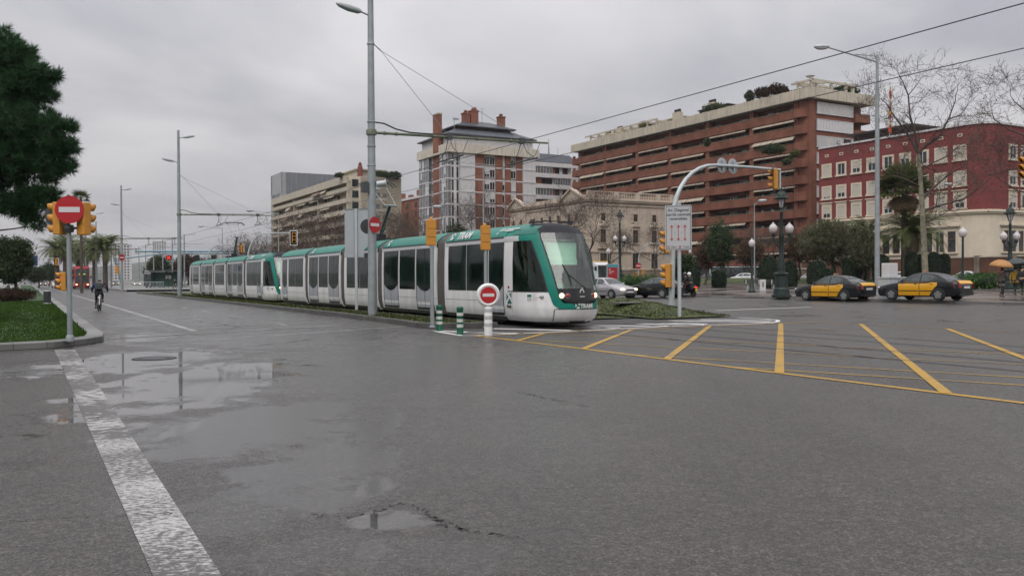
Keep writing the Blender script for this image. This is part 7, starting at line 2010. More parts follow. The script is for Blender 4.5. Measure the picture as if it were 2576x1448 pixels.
# ---------------------------------------------------------------- vegetation
M['bark'] = mat('bark', (.085, .065, .05), .85, var=.35, scale=3, bump=.4, bscale=14)
M['bark_plane'] = mat('bark_plane', (.16, .145, .10), .8, var=.4, scale=2.2, var2=(.22, .20, .14))
M['twig'] = mat('twig', (.085, .062, .052), .85, var=.3, scale=.7)
M['leaf_brown'] = leafmat('leaf_brown', (.060, .038, .026), (.13, .082, .050), .7, .5)
M['leaf_dark'] = leafmat('leaf_dark', (.018, .038, .014), (.055, .085, .030), .5, .7, .2)
M['leaf_mid'] = leafmat('leaf_mid', (.020, .040, .012), (.055, .085, .028), .5, .6, .2)
M['leaf_pale'] = leafmat('leaf_pale', (.050, .056, .024), (.15, .15, .085), .6, .5, .25)
M['leaf_bright'] = leafmat('leaf_bright', (.022, .070, .010), (.07, .17, .03), .45, .9, .25)
M['leaf_red'] = leafmat('leaf_red', (.030, .016, .010), (.075, .036, .02), .6, .7, .15)
M['leaf_yellow'] = leafmat('leaf_yellow', (.06, .075, .015), (.15, .14, .04), .6, .9, .2)
M['needle'] = leafmat('needle', (.016, .054, .021), (.050, .118, .045), .55, .55, .2)
M['topiary'] = leafmat('topiary', (.006, .018, .008), (.018, .040, .014), .55, 2.2, .1)
M['core'] = mat('core', (.010, .018, .009), .95)  # near-black, for solid cores added inside foliage to block the sky
M['frond'] = leafmat('frond', (.05, .075, .02), (.15, .17, .06), .5, .8, .2)
M['frond_dead'] = leafmat('frond_dead', (.12, .09, .05), (.24, .18, .10), .7, 1.2, .2)
def leaf_quads(C, size, rg, up=.3, asp=.55):
    """little folded leaves (one quad each) at the points C"""
    n = len(C); d = rg.normal(size=(n, 3)); d[:, 2] += up; d /= np.linalg.norm(d, axis=1)[:, None]
    s = rg.normal(size=(n, 3)); s -= d * (s * d).sum(1)[:, None]; s /= np.linalg.norm(s, axis=1)[:, None]
    L_ = size * (.6 + .8 * rg.random(n))[:, None]; W_ = L_ * asp
    V = np.empty((n, 4, 3)); V[:, 0] = C - d * L_ * .5; V[:, 1] = C + s * W_ * .5; V[:, 2] = C + d * L_ * .5; V[:, 3] = C - s * W_ * .5
    return V.reshape(-1, 3), np.arange(4 * n).reshape(-1, 4)
def clumped(lobes, nclump, per, spread, rg, fill=.35):
    """points gathered in clumps over the surface of ellipsoid lobes and a little inside"""
    w = np.array([l[1][0] * l[1][1] + l[1][0] * l[1][2] + l[1][1] * l[1][2] for l in lobes]); w = w / w.sum()
    k = rg.choice(len(lobes), nclump, p=w); d = rg.normal(size=(nclump, 3)); d /= np.linalg.norm(d, axis=1)[:, None]
    rad = 1 - fill * rg.random(nclump) ** 1.6
    c = np.array([lobes[i][0] for i in k]) + d * np.array([lobes[i][1] for i in k]) * rad[:, None] * (.92 + .16 * rg.random(nclump))[:, None]
    sp = spread * (.5 + rg.random(nclump))
    P = np.repeat(c, per, 0) + rg.normal(size=(nclump * per, 3)) * np.repeat(sp, per)[:, None] * np.array([1, 1, .8])
    return P, c
def crown(name, lobes, nclump, per, spread, leaf, mat_, parent, seed, core=.0, up=.3, asp=.55, fill=.35):
    rg = np.random.default_rng(seed); P, c = clumped(lobes, nclump, per, spread, rg, fill)
    if mat_ is M['leaf_pale']: P = P + np.array([0, 0, -.25]) * rg.random((len(P), 1)); up, asp, leaf = -1.2, .16, leaf * 2.2
    V, F = leaf_quads(P, leaf, rg, up, asp)
    o = raw(name, V, F, mat_, parent)
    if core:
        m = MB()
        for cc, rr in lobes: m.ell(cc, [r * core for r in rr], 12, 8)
        m.build('dark_core', M['core'], o, smooth=180)  # solid dark lumps added within the leaves so no sky shows through
    return o
def tubes_np(segs, sides):
    """many tapered twigs at once: rows (p, q, r0, r1)"""
    S = np.array([(*p, *q, a, b) for p, q, a, b in segs]); n = len(S); p = S[:, :3]; q = S[:, 3:6]; d = q - p; d /= np.maximum(np.linalg.norm(d, axis=1), 1e-6)[:, None]
    ref = np.where(np.abs(d[:, 2:3]) < .9, np.array([[0, 0, 1.0]]), np.array([[1.0, 0, 0]])); a = np.cross(d, ref); a /= np.linalg.norm(a, axis=1)[:, None]; b = np.cross(d, a)
    V = np.empty((n, 2, sides, 3))
    for k in range(sides):
        w = math.tau * k / sides; o = a * math.cos(w) + b * math.sin(w); V[:, 0, k] = p + o * S[:, 6:7]; V[:, 1, k] = q + o * S[:, 7:8]
    base = (np.arange(n) * 2 * sides)[:, None]; F = []
    for k in range(sides):
        k2 = (k + 1) % sides; F.append(np.concatenate([base + k, base + k2, base + sides + k2, base + sides + k], 1))
    return V.reshape(-1, 3), np.stack(F, 1).reshape(-1, 4)
def grow(p, d, ln, r, lev, rn, segs, tips, gnarl=.28, up=.10, fork=(2, 3)):
    """one limb and everything that branches from it"""
    n = 3 if lev > 1 else 2
    for i in range(n):
        d2 = (d + Vector((rn.gauss(0, gnarl), rn.gauss(0, gnarl), rn.gauss(0, gnarl) + up))).normalized(); q = p + d2 * ln / n; r2 = r * (.86 if lev > 0 else .7)
        segs.append((tuple(p), tuple(q), r, r2)); p, d, r = q, d2, r2
        if lev > 0 and (i > 0 or lev < 3) and rn.random() < .75:
            s = (d + Vector((rn.gauss(0, .8), rn.gauss(0, .8), rn.gauss(.1, .5)))).normalized(); grow(p, s, ln * rn.uniform(.5, .75), r * .55, lev - 1, rn, segs, tips, gnarl, up, fork)
    if lev > 0:
        for _ in range(rn.randint(*fork)):
            s = (d + Vector((rn.gauss(0, .5), rn.gauss(0, .5), rn.gauss(.05, .35)))).normalized(); grow(p, s, ln * rn.uniform(.6, .85), r * .66, lev - 1, rn, segs, tips, gnarl, up, fork)
    else: tips.append(tuple(p))
def bare_tree(name, label, loc, H, seed, trunk_h=.3, r=.2, leaves=0, lev=4, leafmat_='leaf_brown', cat='tree', group=None, leaf=.16, bark='bark', upw=.10, twig='twig'):
    rn = random.Random(seed); t = thing(name, label, cat, loc, 0, group)
    th = H * trunk_h; m = MB(); pts = [(0, 0, -.1)]; x = y = 0
    for i in range(1, 5): x += rn.gauss(0, .03 * th); y += rn.gauss(0, .03 * th); pts.append((x, y, th * i / 4))
    m.tube(pts, [r * 1.25, r, r * .92, r * .86, r * .8], 9); m.build('trunk', M[bark], t, smooth=60)
    segs = []; tips = []; p = Vector(pts[-1])
    for k in range(rn.randint(3, 4)):
        a = k * 2.1 + rn.uniform(-.4, .4); d = Vector((math.cos(a) * .62, math.sin(a) * .62, 1)).normalized()
        grow(p, d, H * .27, r * .55, lev, rn, segs, tips, up=upw)
    big = [s for s in segs if s[2] > .03]; small = [s for s in segs if s[2] <= .03]
    V1, F1 = tubes_np(big, 6) if big else (np.zeros((0, 3)), np.zeros((0, 4), int)); V2, F2 = tubes_np([(a, b, max(c, .009), max(e, .006)) for a, b, c, e in small], 3)
    V = np.concatenate([V1, V2]); F = np.concatenate([F1, F2 + len(V1)])
    # bring the crown to the height asked for
    top = V[:, 2].max(); k_ = (H - th) / max(.1, top - th); V[:, 2] = th + (V[:, 2] - th) * k_
    c = raw('crown', V, F, M[twig], t)
    if leaves:
        rg = np.random.default_rng(seed); T = np.array(tips); T[:, 2] = th + (T[:, 2] - th) * k_
        P = T[rg.integers(0, len(T), leaves)] + rg.normal(size=(leaves, 3)) * .35
        V, F = leaf_quads(P, leaf, rg, -.3); lv = raw('leaves', V, F, M[leafmat_], c)
    return t
# ---- stone pine reaching in from the left
PY = 30.0; kp = PY / FPX
t = thing('pine_tree', 'tall dark stone pine reaching into view from the left edge, above the no entry signal', 'tree', G(-190, 815, .12) * 1.0)
t.location = (A(-230, 700, PY).x, PY, .12); O = Vector(t.location)
def pl(px, py, rx, ry, rd, dy=0): c = A(px, py, PY + dy) - O; return (tuple(c), (rx * kp, rd, ry * kp))
lobes = [pl(-60, 190, 95, 120, 2.0), pl(40, 165, 40, 62, 1.2), pl(-10, 110, 40, 45, 1.0), pl(100, 195, 38, 26, .8), pl(60, 225, 55, 40, 1.2), pl(-60, 330, 150, 110, 2.2), pl(70, 330, 72, 70, 1.6), pl(130, 345, 48, 58, 1.2), pl(60, 410, 88, 46, 1.6), pl(130, 400, 42, 40, 1.0), pl(-60, 450, 100, 60, 1.8)]
low = [pl(28, 112, 22, 20, .5), pl(84, 168, 16, 20, .4), pl(140, 196, 14, 16, .4), pl(118, 240, 22, 14, .5), pl(168, 318, 18, 16, .5), pl(176, 372, 14, 20, .4), pl(162, 425, 16, 14, .4), pl(70, 135, 14, 14, .4), pl(132, 452, 20, 10, .4), pl(100, 487, 46, 18, .8), pl(45, 512, 62, 26, 1.0), pl(125, 508, 26, 24, .6), pl(-20, 520, 40, 20, .8), pl(92, 560, 20, 18, .6), pl(66, 540, 24, 18, .6)]
rg = np.random.default_rng(11)
def tufts(lobes, n, per, ln, rg, fill):
    _, C = clumped(lobes, n, 1, .05, rg, fill)
    cen = np.array([l[0] for l in lobes]); near = np.argmin(((C[:, None] - cen[None]) ** 2).sum(2), 1); out_ = C - cen[near]; out_ /= np.linalg.norm(out_, axis=1)[:, None]
    d = np.repeat(out_, per, 0) * .75 + rg.normal(size=(n * per, 3)) * .62 + np.array([0, 0, .28]); d /= np.linalg.norm(d, axis=1)[:, None]
    s = rg.normal(size=(n * per, 3)); s -= d * (s * d).sum(1)[:, None]; s /= np.linalg.norm(s, axis=1)[:, None]
    b = np.repeat(C, per, 0) + d * .03; L_ = (ln * (.6 + .6 * rg.random(n * per)))[:, None]
    V = np.empty((n * per, 3, 3)); V[:, 0] = b - s * .012; V[:, 1] = b + s * .012; V[:, 2] = b + d * L_
    return V.reshape(-1, 3), np.arange(3 * n * per).reshape(-1, 3)
V, F = tufts(lobes, 3400, 30, .29, rg, .5); V2, F2 = tufts(low, 760, 26, .29, rg, .9)
c = raw('crown', np.concatenate([V, V2]), np.concatenate([F, F2 + len(V)]), M['needle'], t)
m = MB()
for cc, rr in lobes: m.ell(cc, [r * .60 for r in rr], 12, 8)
m.build('dark_core', M['core'], c, smooth=180)  # solid dark lumps added within the needles, they block the sky
m = MB(); m.tube([(0, 0, -.1), (-.2, 0, 3), (0, 0, 6), (.5, 0, 9)], [.42, .36, .30, .18], 12); m.build('trunk', M['bark'], t, smooth=60)
m = MB()
for px, py, r0 in ((140, 500, .05), (120, 515, .04), (100, 565, .04), (40, 525, .06), (120, 350, .09), (60, 200, .08), (-20, 130, .06)):
    q = A(px, py, PY) - O; a = Vector((0, 0, min(7, max(2.5, q.z - .8)))); mid = lerp(a, q, .5) + Vector((0, 0, .12)); m.tube([a, mid, lerp(a, q, .8) + Vector((0, 0, .02)), q], [r0 * 1.6, r0, r0 * .6, .012], 6)
m.build('limb', M['bark'], t, smooth=60)
# ---- dark olive-like tree and hedge behind the left lawn
def bushy(name, label, px, py_top, py_base, Y, wpx, leaf, mat_, seed, trunk=.25, cat='tree', lobes_n=7, n=900, core=.62, group=None, zbase=None):
    a = A(px, py_top, Y); gz = TZ(SV(a)[1]) if zbase is None else zbase
    b = Vector((a.x, Y, gz)); H = a.z - gz; Wd = wpx * Y / FPX; t = thing(name, label, cat, b, 0, group); rn = random.Random(seed); lobes = []
    z0 = H * trunk
    for k in range(lobes_n):
        an = rn.uniform(0, math.tau); rr = rn.uniform(.0, .30) * Wd; cz = lerp(z0 + (H - z0) * .30, z0 + (H - z0) * .74, rn.random()); s = rn.uniform(.75, 1.15)
        lobes.append(((rr * math.cos(an) * 1.15, rr * math.sin(an), cz), (Wd * .27 * s, Wd * .25 * s, (H - z0) * .27 * s)))
    lobes.append(((0, 0, lerp(z0, H, .6)), (Wd * .34, Wd * .32, (H - z0) * .36)))
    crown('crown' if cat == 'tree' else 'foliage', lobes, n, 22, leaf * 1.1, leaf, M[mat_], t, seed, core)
    m = MB(); m.tube([(0, 0, -.2), (.05 * H, 0, z0 * .6), (0, 0, lerp(z0, H, .4))], [Wd * .035 + .04, Wd * .03 + .03, .03], 8); m.build('trunk', M['bark'], t, smooth=60)
    return t
bushy('olive_tree', 'dark bushy tree behind the left lawn with leaning trunk, in front of the white van', 32, 592, 735, 62, 120, .13, 'leaf_dark', 5, .28, n=1500)
bushy('hedge', 'low dark reddish hedge at the back of the left lawn', 22, 727, 752, 62, 120, .10, 'leaf_red', 6, .02, 'bush', n=600)
bushy('avenue_tree', 'soft green tree far down the avenue beneath the blue banner', 96, 672, 718, 190, 60, .3, 'leaf_mid', 7, .25, n=500, zbase=0)
bushy('avenue_tree', 'darker green tree far down the avenue left of the first palms', 122, 662, 718, 230, 46, .35, 'leaf_dark', 8, .25, n=500, zbase=0)
# ---- trees along the left pavement, outside the view but mirrored in the tram windows
lt = None
for k in range(11):
    if lt is None:
        lt = bushy('street_tree', 'dense dark street tree on the left pavement, outside the picture, seen in the tram windows', -900, 480, 700, 34, 700, .5, 'leaf_dark', 15, .22, n=700, core=.75, zbase=0, group='street trees along the left pavement'); o = lt
    else: o = copy_tree(lt)
    o.location = RV(16 + k * 10, -21 - (k % 3) * 2, 0); o.rotation_euler = (0, 0, k * 1.9)
# ---- palms
def palm(name, label, px, py_c, Y, L_, r, nf=52, droop=1.0, seed=1, zbase=None, skirt=0, fan=False, group=None, upb=.0, trunk_top=None):
    a = A(px, py_c, Y); gz = TZ(SV(a)[1]) if zbase is None else zbase
    t = thing(name, label, 'palm tree', (a.x, Y, gz), 0, group); H = a.z - gz; rn = random.Random(seed)
    m = MB(); prof = []
    for i in range(15): z = H * i / 14; prof.append((r * (1.2 - .25 * i / 14) * (1 + .07 * (i % 2)), z))
    prof.append((r * .5, H + .15)); m.lathe(prof, 10); m.build('trunk', M['bark'], t, smooth=70)
    Vs = []; Fs = []; Vd = []; Fd = []
    for k in range(nf + skirt):
        dead = k >= nf; an = rn.uniform(0, math.tau)
        e = rn.uniform(-.25, 1.35) + upb if not dead else rn.uniform(-1.5, -.7)
        l = L_ * rn.uniform(.8, 1.1) * (.75 if dead else 1); h = Vector((math.cos(an), math.sin(an), 0)); p = Vector((0, 0, H)) + h * r * .6; sv = Vector((-h.y, h.x, 0)); V, F = (Vd, Fd) if dead else (Vs, Fs)
        if not fan:
            n = 13; pts = []
            for i in range(n):
                pts.append(p.copy()); el = e - droop * (i / n) ** 1.4 * 1.9; p = p + (h * math.cos(el) + Vector((0, 0, math.sin(el)))) * l / n
            for i in range(1, n):
                ax = (pts[i] - pts[i - 1]).normalized(); ll = l * .17 * math.sin(math.pi * (.15 + .8 * i / n)); w = l / n * .32
                for sg in (-1, 1):
                    for j in (0, .5):
                        b = lerp(pts[i - 1], pts[i], j); d = (sv * sg + ax * .75 + Vector((0, 0, -.35 + rn.uniform(-.2, .2)))).normalized(); i0 = len(V); V += [b - ax * w * .5, b + ax * w * .5, b + d * ll + ax * w * .12, b + d * ll - ax * w * .12]; F.append((i0, i0 + 1, i0 + 2, i0 + 3))
        else:
            el = e; d0 = (h * math.cos(el) + Vector((0, 0, math.sin(el)))); q = p + d0 * l * .55; up_ = sv.cross(d0)
            i0 = len(V); V += [p - sv * .02, p + sv * .02, q + sv * .015, q - sv * .015]; F.append((i0, i0 + 1, i0 + 2, i0 + 3))
            for j in range(13):
                w_ = R(-105 + 210 * j / 12); d = (d0 * math.cos(w_) + sv * math.sin(w_) - Vector((0, 0, .25 + .2 * rn.random()))).normalized(); s2 = d.cross(up_).normalized() * l * .045; i0 = len(V)
                V += [q - s2 * .3, q + s2 * .3, q + d * l * .3 + s2, q + d * l * .55 ]; F.append((i0, i0 + 1, i0 + 2, i0 + 3))
    c = raw('crown', [tuple(v) for v in Vs], Fs, M['frond'], t)
    if skirt: raw('dead_fronds', [tuple(v) for v in Vd], Fd, M['frond_dead'], t)
    return t
LP = 'palm trees down the left of the avenue'
for i, (px, py, Y, L_, lab) in enumerate(((143, 628, 165, 3.6, 'broad date palm nearest the bushy tree, left of the signal post'), (163, 622, 185, 3.8, 'date palm directly left of the signal post, partly hidden by it'), (196, 634, 200, 4.0, 'date palm just right of the signal post above the red bus'), (214, 640, 230, 4.0, 'date palm behind the red bus, small and crowded'), (237, 626, 175, 3.6, 'date palm with arching fronds right of the red bus'), (264, 624, 160, 3.8, 'date palm with drooping fronds, rightmost of the avenue palms'))):
    palm('date_palm', lab, px, py, Y, L_ * 1.3, .38, 84, .85, 20 + i, 0, skirt=22, group=LP)
palm('fan_palm', 'slim tall fan palm whose small crown shows above the no entry disc', 203, 499, 110, 1.25, .16, 44, fan=True, seed=31, zbase=0)
palm('fan_palm', 'stout fan palm with shaggy dead skirt in front of the red building', 2274, 478, 98, 3.3, .30, 120, fan=True, seed=33, skirt=90, upb=.1)
palm('date_palm', 'low date palm with wide arching fronds, right below the fan palm', 2298, 585, 98, 4.6, .35, 90, .9, 34, skirt=30, upb=.1)
palm('date_palm', 'small date palm left of the tall lamp post before the cream wall', 2180, 590, 100, 3.6, .28, 70, .9, 35, skirt=16)
# ---- bare and brown-leaved trees along the far side of the avenue
BG = 'brown leafed plane trees along the far side'
protos = [bare_tree('plane_tree', 'x', (0, 0, 0), 12.0, 60 + k, .24, .20, 1000 if k < 2 else 350, 4, group=BG, leaf=.20) for k in range(3)]
spots = [(585, 595, 150, 0), (618, 585, 165, 1), (650, 572, 160, 0), (676, 600, 140, 1), (705, 588, 150, 0), (735, 575, 158, 1), (768, 520, 165, 0), (800, 512, 150, 1), (828, 520, 168, 0), (858, 528, 150, 1), (640, 620, 120, 2), (730, 610, 125, 1), (790, 590, 128, 0), (850, 585, 130, 1), (905, 545, 160, 0), (985, 505, 165, 1), (1015, 520, 150, 0), (1040, 545, 140, 1), (1085, 545, 150, 2), (1010, 575, 125, 1), (545, 635, 190, 2), (520, 640, 210, 0)]
desc = ('leafless top', 'thick brown crown', 'wide brown crown', 'narrow brown crown')
for i, (px, pyt, Y, k) in enumerate(spots):
    a = A(px, pyt, Y); b = on_ground(a)
    o = protos[k] if not protos[k].get('used') else copy_tree(protos[k])
    o['used'] = 1; s = (a.z - b.z) / 12.0; o.location = b; o.scale = (s * 1.05, s * 1.05, s); o.rotation_euler = (0, 0, i * 1.37)
    where = 'behind the rear tram' if px < 690 else ('before the cream terraced block' if px < 880 else ('beside the nearest catenary mast' if px < 960 else 'between the terraced block and the tower'))
    o['label'] = 'brown plane tree %s, number %d from the left' % (where, sorted(p[0] for p in spots).index(px) + 1)
for o in protos:
    if 'used' in o: del o['used']
for o in COL.objects:
    if 'used' in o: del o['used']
for (px, pyt, Y, sd, lab) in ((1178, 458, 118, 71, 'slim bare tree before the glazed bays of the tower'), (1262, 470, 112, 72, 'slim bare tree with many upright twigs before the right side of the tower'), (1240, 500, 120, 73, 'bare tree beside the slim one, in front of the tower brick'), (1395, 470, 104, 74, 'bare tree with a few leaves before the long side of the old cream building'), (1486, 440, 84, 75, 'tall thin bare tree just right of the tram windscreen before the old cream building'), (1530, 560, 110, 78, 'low leafless tree at the old cream building near the iron lamppost'), (1650, 545, 110, 76, 'bare spreading tree behind the arched mast, before the old cream building'), (1898, 555, 108, 77, 'dark bare tree behind the slim hooded lamp, in front of the balconies'), (1930, 580, 104, 79, 'bare reddish tree between the lamps, before the lowest balconies')):
    a = A(px, pyt, Y); b = on_ground(a); bare_tree('bare_tree', lab, b, a.z - b.z, sd, .34, .13, 160, 4, leaf=.16, upw=.16)
for (px, pyt, Y, w, mt, sd, lab) in ((1815, 553, 106, 92, 'leaf_dark', 81, 'dense dark green tree right of the lane sign before the brown balconies'), (1885, 590, 102, 90, 'leaf_brown', 82, 'brownish half bare tree behind the big iron lamppost'), (1770, 585, 108, 70, 'leaf_brown', 83, 'thin reddish brown tree right behind the lane sign'), (2005, 560, 104, 90, 'leaf_brown', 84, 'reddish brown tree right of the big iron lamppost'), (2090, 548, 100, 190, 'leaf_pale', 85, 'wide pale silvery tree with drooping twigs behind the first taxi'), (2165, 565, 96, 90, 'leaf_pale', 86, 'smaller pale silvery tree left of the tall street lamp'), (1150, 555, 120, 90, 'leaf_mid', 87, 'rounded green tree above the tram roof before the tower'), (1210, 585, 116, 60, 'leaf_mid', 88, 'lower green tree right of the rounded one above the tram roof'), (1720, 640, 92, 60, 'leaf_dark', 89, 'dark clipped bush behind the scooter')):
    bushy('leafy_tree' if sd != 89 else 'bush', lab, px, pyt, 700, Y, w, .17 if mt != 'leaf_pale' else .22, mt, sd, .20, 'tree' if sd != 89 else 'bush', n=700 if mt not in ('leaf_brown',) else 330, core=.55 if mt in ('leaf_dark', 'leaf_mid') else 0)
for px, pyt, w, Y, sd, lab in ((400, 642, 70, 230, 90, 'dark green trees massed beyond the lane gantry'), (470, 640, 80, 240, 91, 'dark brown trees massed beyond the tram shelter'), (540, 655, 70, 220, 92, 'dark trees left of the rear tram end')):
    bushy('distant_tree', lab, px, pyt, 700, Y, w, .45, 'leaf_dark' if sd != 91 else 'leaf_red', sd, .1, n=420, core=.6)
# ---- tall bare plane tree on the right, limbs followed from its outline
def limb_tree(name, label, Y, trunk, limbs, seed, r0):
    b = on_ground(A(trunk[0][0], 700, Y)); t = thing(name, label, 'tree', b); rn = random.Random(seed)
    tp = [Vector((0, 0, -.1))] + [A(x, y, Y) - b for x, y in trunk[1:]]
    n = len(tp); m = MB(); m.tube(tp, [lerp(r0 * 1.1, r0 * .6, i / (n - 1)) for i in range(n)], 12); m.build('trunk', M['bark_plane'], t, smooth=60)
    segs = []; tips = []
    for pts, ra in limbs:
        dy = rn.uniform(-.6, .6); P = [A(x, y, Y + dy * i * .9) - b for i, (x, y) in enumerate(pts)]; k = len(P)
        for i in range(k - 1):
            ra0 = lerp(ra, ra * .3, i / (k - 1)); ra1 = lerp(ra, ra * .3, (i + 1) / (k - 1)); segs.append((tuple(P[i]), tuple(P[i + 1]), ra0, ra1))
            for _ in range(3):
                s = (P[i + 1] - P[i]).normalized() * .7 + Vector((rn.gauss(0, .7), rn.gauss(0, .7), rn.gauss(.25, .5))); grow(lerp(P[i], P[i + 1], rn.uniform(.3, 1)), s.normalized(), rn.uniform(1.0, 2.0), ra1 * .45, 2, rn, segs, tips, .3, .06)
        s = (P[-1] - P[-2]).normalized(); grow(P[-1], s, 1.8, ra * .3, 3, rn, segs, tips, .3, .05)
    V1, F1 = tubes_np([s for s in segs if s[2] > .03], 7); V2, F2 = tubes_np([(a, b_, max(c, .012), max(e, .008)) for a, b_, c, e in segs if c <= .03], 3)
    c = raw('crown', np.concatenate([V1, V2]), np.concatenate([F1, F2 + len(V1)]), M['twig'], t)
    rg = np.random.default_rng(seed); T = np.array(tips); P = T[rg.integers(0, len(T), 340)] + rg.normal(size=(340, 3)) * .12; V, F = leaf_quads(P, .15, rg, -.4); raw('leaves', V, F, M['leaf_brown'], c)
    return t
limb_tree('plane_tree', 'tall bare plane tree with pale trunk and few leaves, right of the fan palm', 82, [(2328, 700), (2324, 620), (2319, 520), (2314, 440), (2309, 388)],
    [([(2309, 388), (2290, 350), (2268, 318), (2248, 292), (2230, 262)], .13), ([(2309, 388), (2302, 340), (2288, 290), (2284, 240), (2270, 205)], .13), ([(2309, 388), (2330, 362), (2362, 345), (2385, 300), (2402, 255)], .14), ([(2290, 350), (2262, 355), (2232, 345), (2205, 330)], .07), ([(2385, 300), (2415, 290), (2440, 255)], .07),
     ([(2318, 500), (2350, 470), (2385, 440), (2420, 420), (2450, 385)], .11), ([(2320, 530), (2370, 515), (2425, 500), (2470, 462), (2510, 430)], .12), ([(2315, 470), (2280, 452), (2240, 440), (2200, 415)], .08), ([(2312, 430), (2345, 410), (2385, 392), (2430, 350)], .09), ([(2284, 240), (2305, 215), (2320, 190)], .05), ([(2248, 292), (2225, 300), (2200, 280)], .05), ([(2320, 560), (2355, 548), (2400, 520)], .07)], 41, .27)
limb_tree('plane_tree', 'bare plane tree standing outside the right edge with only its twigs in view', 70, [(2680, 760), (2675, 560), (2665, 400)],
    [([(2665, 400), (2620, 360), (2575, 340), (2535, 325), (2500, 300)], .10), ([(2668, 450), (2620, 440), (2570, 420), (2530, 430), (2490, 440)], .10), ([(2665, 400), (2620, 320), (2585, 285), (2550, 255)], .10), ([(2670, 500), (2610, 490), (2560, 480), (2510, 450), (2470, 420)], .09), ([(2620, 360), (2590, 370), (2550, 390), (2510, 380)], .06)], 43, .3)
# ---- clipped topiary on the lawn
def topiary(label, px, pyt, pyb, wpx, Y, seed, col=False):
    a = A(px, pyt, Y); w = wpx * Y / FPX / 2; b = on_ground(A(px, 700, Y)); H = a.z - b.z; t = thing('topiary_bush', label, 'topiary', b, 0, 'clipped dark topiary on the park lawn')
    m = MB(); prof = [(w * .85, 0), (w * .97, H * .15), (w, H * .4), (w * .97, H * .62), (w * .85, H * .8), (w * .6, H * .93), (w * .25, H * .99), (.01, H)] if not col else [(w * .9, 0), (w, H * .2), (w, H * .7), (w * .88, H * .86), (w * .55, H * .96), (.01, H)]
    m.lathe([(r * .95, z * .98) for r, z in prof], 20); fo = m.build('dark_core', M['core'], t, smooth=180)  # solid dark body added under the shell of leaves
    rg = np.random.default_rng(seed); n = 2600; zs = rg.random(n) * H; rr = np.interp(zs, [z for r, z in prof], [r for r, z in prof]); an = rg.random(n) * math.tau
    k = rg.random(n) < .25; q = rg.random(n); rr = np.where(k, rr * np.sqrt(q), rr); zs = np.where(k, np.interp(-rr, [-r for r, z in prof[3:]], [z for r, z in prof[3:]]), zs)
    C = np.stack([rr * np.cos(an), rr * np.sin(an), zs], 1) + rg.normal(size=(n, 3)) * .03
    V, F = leaf_quads(C, .14, rg); raw('foliage', V, F, M['topiary'], t)
for i, (px, pyt, pyb, w, Y, col, lab) in enumerate(((1934, 648, 712, 54, 84, 0, 'big squarish clipped bush behind the bench, left of the iron lamppost'), (1985, 656, 705, 40, 88, 0, 'rounded clipped bush right of the big iron lamppost'), (2054, 656, 702, 48, 94, 0, 'tall rounded clipped bush behind the bonnet of the first taxi'), (2073, 675, 708, 46, 86, 0, 'low ball shaped bush just above the first taxi roof'), (2135, 650, 700, 32, 96, 1, 'clipped column bush above the first taxi, left of a pair'), (2160, 652, 700, 32, 97, 1, 'clipped column bush above the first taxi boot, right of a pair'), (2215, 640, 700, 40, 94, 1, 'clipped column bush right behind the tall street lamp'), (2292, 634, 700, 30, 95, 1, 'clipped column bush left of the plane tree trunk'), (2312, 640, 700, 26, 97, 1, 'clipped column bush touching the left of the plane trunk'), (2348, 634, 700, 32, 95, 1, 'clipped column bush right of the plane tree trunk'), (2374, 638, 700, 28, 97, 1, 'clipped column bush furthest right, behind the second taxi'), (1738, 660, 700, 44, 92, 1, 'clipped rounded bush right of the lane sign post behind the scooter'), (1808, 680, 704, 36, 92, 0, 'small clipped bush in front of the long bus'), (1716, 655, 700, 30, 95, 1, 'clipped column bush immediately right of the arched mast'))):
    topiary(lab, px, pyt, pyb, w, Y, 100 + i, col)
def shrubs(label, px0, px1, pyt, Y, seed, mat_='leaf_bright', depth=3.0):
    a = A(px0, pyt, Y); b = A(px1, pyt, Y); base = on_ground(A((px0 + px1) / 2, 700, Y)); H = a.z - base.z; L_ = b.x - a.x; t = thing('shrubs', label, 'shrub', base); lobes = []; rn = random.Random(seed); n = max(3, int(L_ / 1.1))
    for i in range(n): lobes.append(((-L_ / 2 + L_ * (i + .5) / n, rn.uniform(-depth, depth) * .3, H * .45), (L_ / n * .8, depth * .4, H * .55 * rn.uniform(.8, 1.15))))
    crown('foliage', lobes, int(160 * L_ / 3) + 100, 18, .12, .14, M[mat_], t, seed, .7)
shrubs('bright green low shrubs behind the umbrella walkers', 2392, 2545, 690, 68, 120)
shrubs('bright green low hedge behind the black coupe', 1562, 1660, 693, 84, 121)
shrubs('dark green hedge at the right edge behind the walkers', 2540, 2600, 655, 84, 122, 'leaf_dark')
shrubs('low green planting along the wall foot right of the second taxi', 2440, 2500, 688, 88, 123, 'leaf_mid')
# ---- plants on roofs and balconies
def roofplant(label, px, py, Y, w, h, mat_, seed, kind='roof_bush'):
    a = A(px, py, Y); k = Y / FPX; t = thing(kind, label, 'bush', (a.x, Y, a.z)); W_, H_ = w * k, h * k
    rn = random.Random(seed); lobes = [((rn.uniform(-.35, .35) * W_, rn.uniform(-.5, .5), H_ * rn.uniform(.35, .6)), (W_ * .25, .9, H_ * .42)) for _ in range(5)] + [((0, 0, H_ * .4), (W_ * .42, 1, H_ * .42))]
    crown('foliage', lobes, 220, 16, .18, .26, M[mat_], t, seed, .6)
roofplant('dark green bush on the roof terrace corner of the brown block', 2128, 242, 172, 78, 30, 'leaf_dark', 130)
roofplant('reddish dark bush on the brown block roof near the corner', 1958, 240, 171, 62, 30, 'leaf_red', 131)
roofplant('dark bush on the brown block roof left of the reddish one', 1915, 248, 175, 34, 28, 'leaf_red', 132)
roofplant('spiky green plant on the brown block roof', 1884, 254, 178, 26, 26, 'leaf_mid', 133)
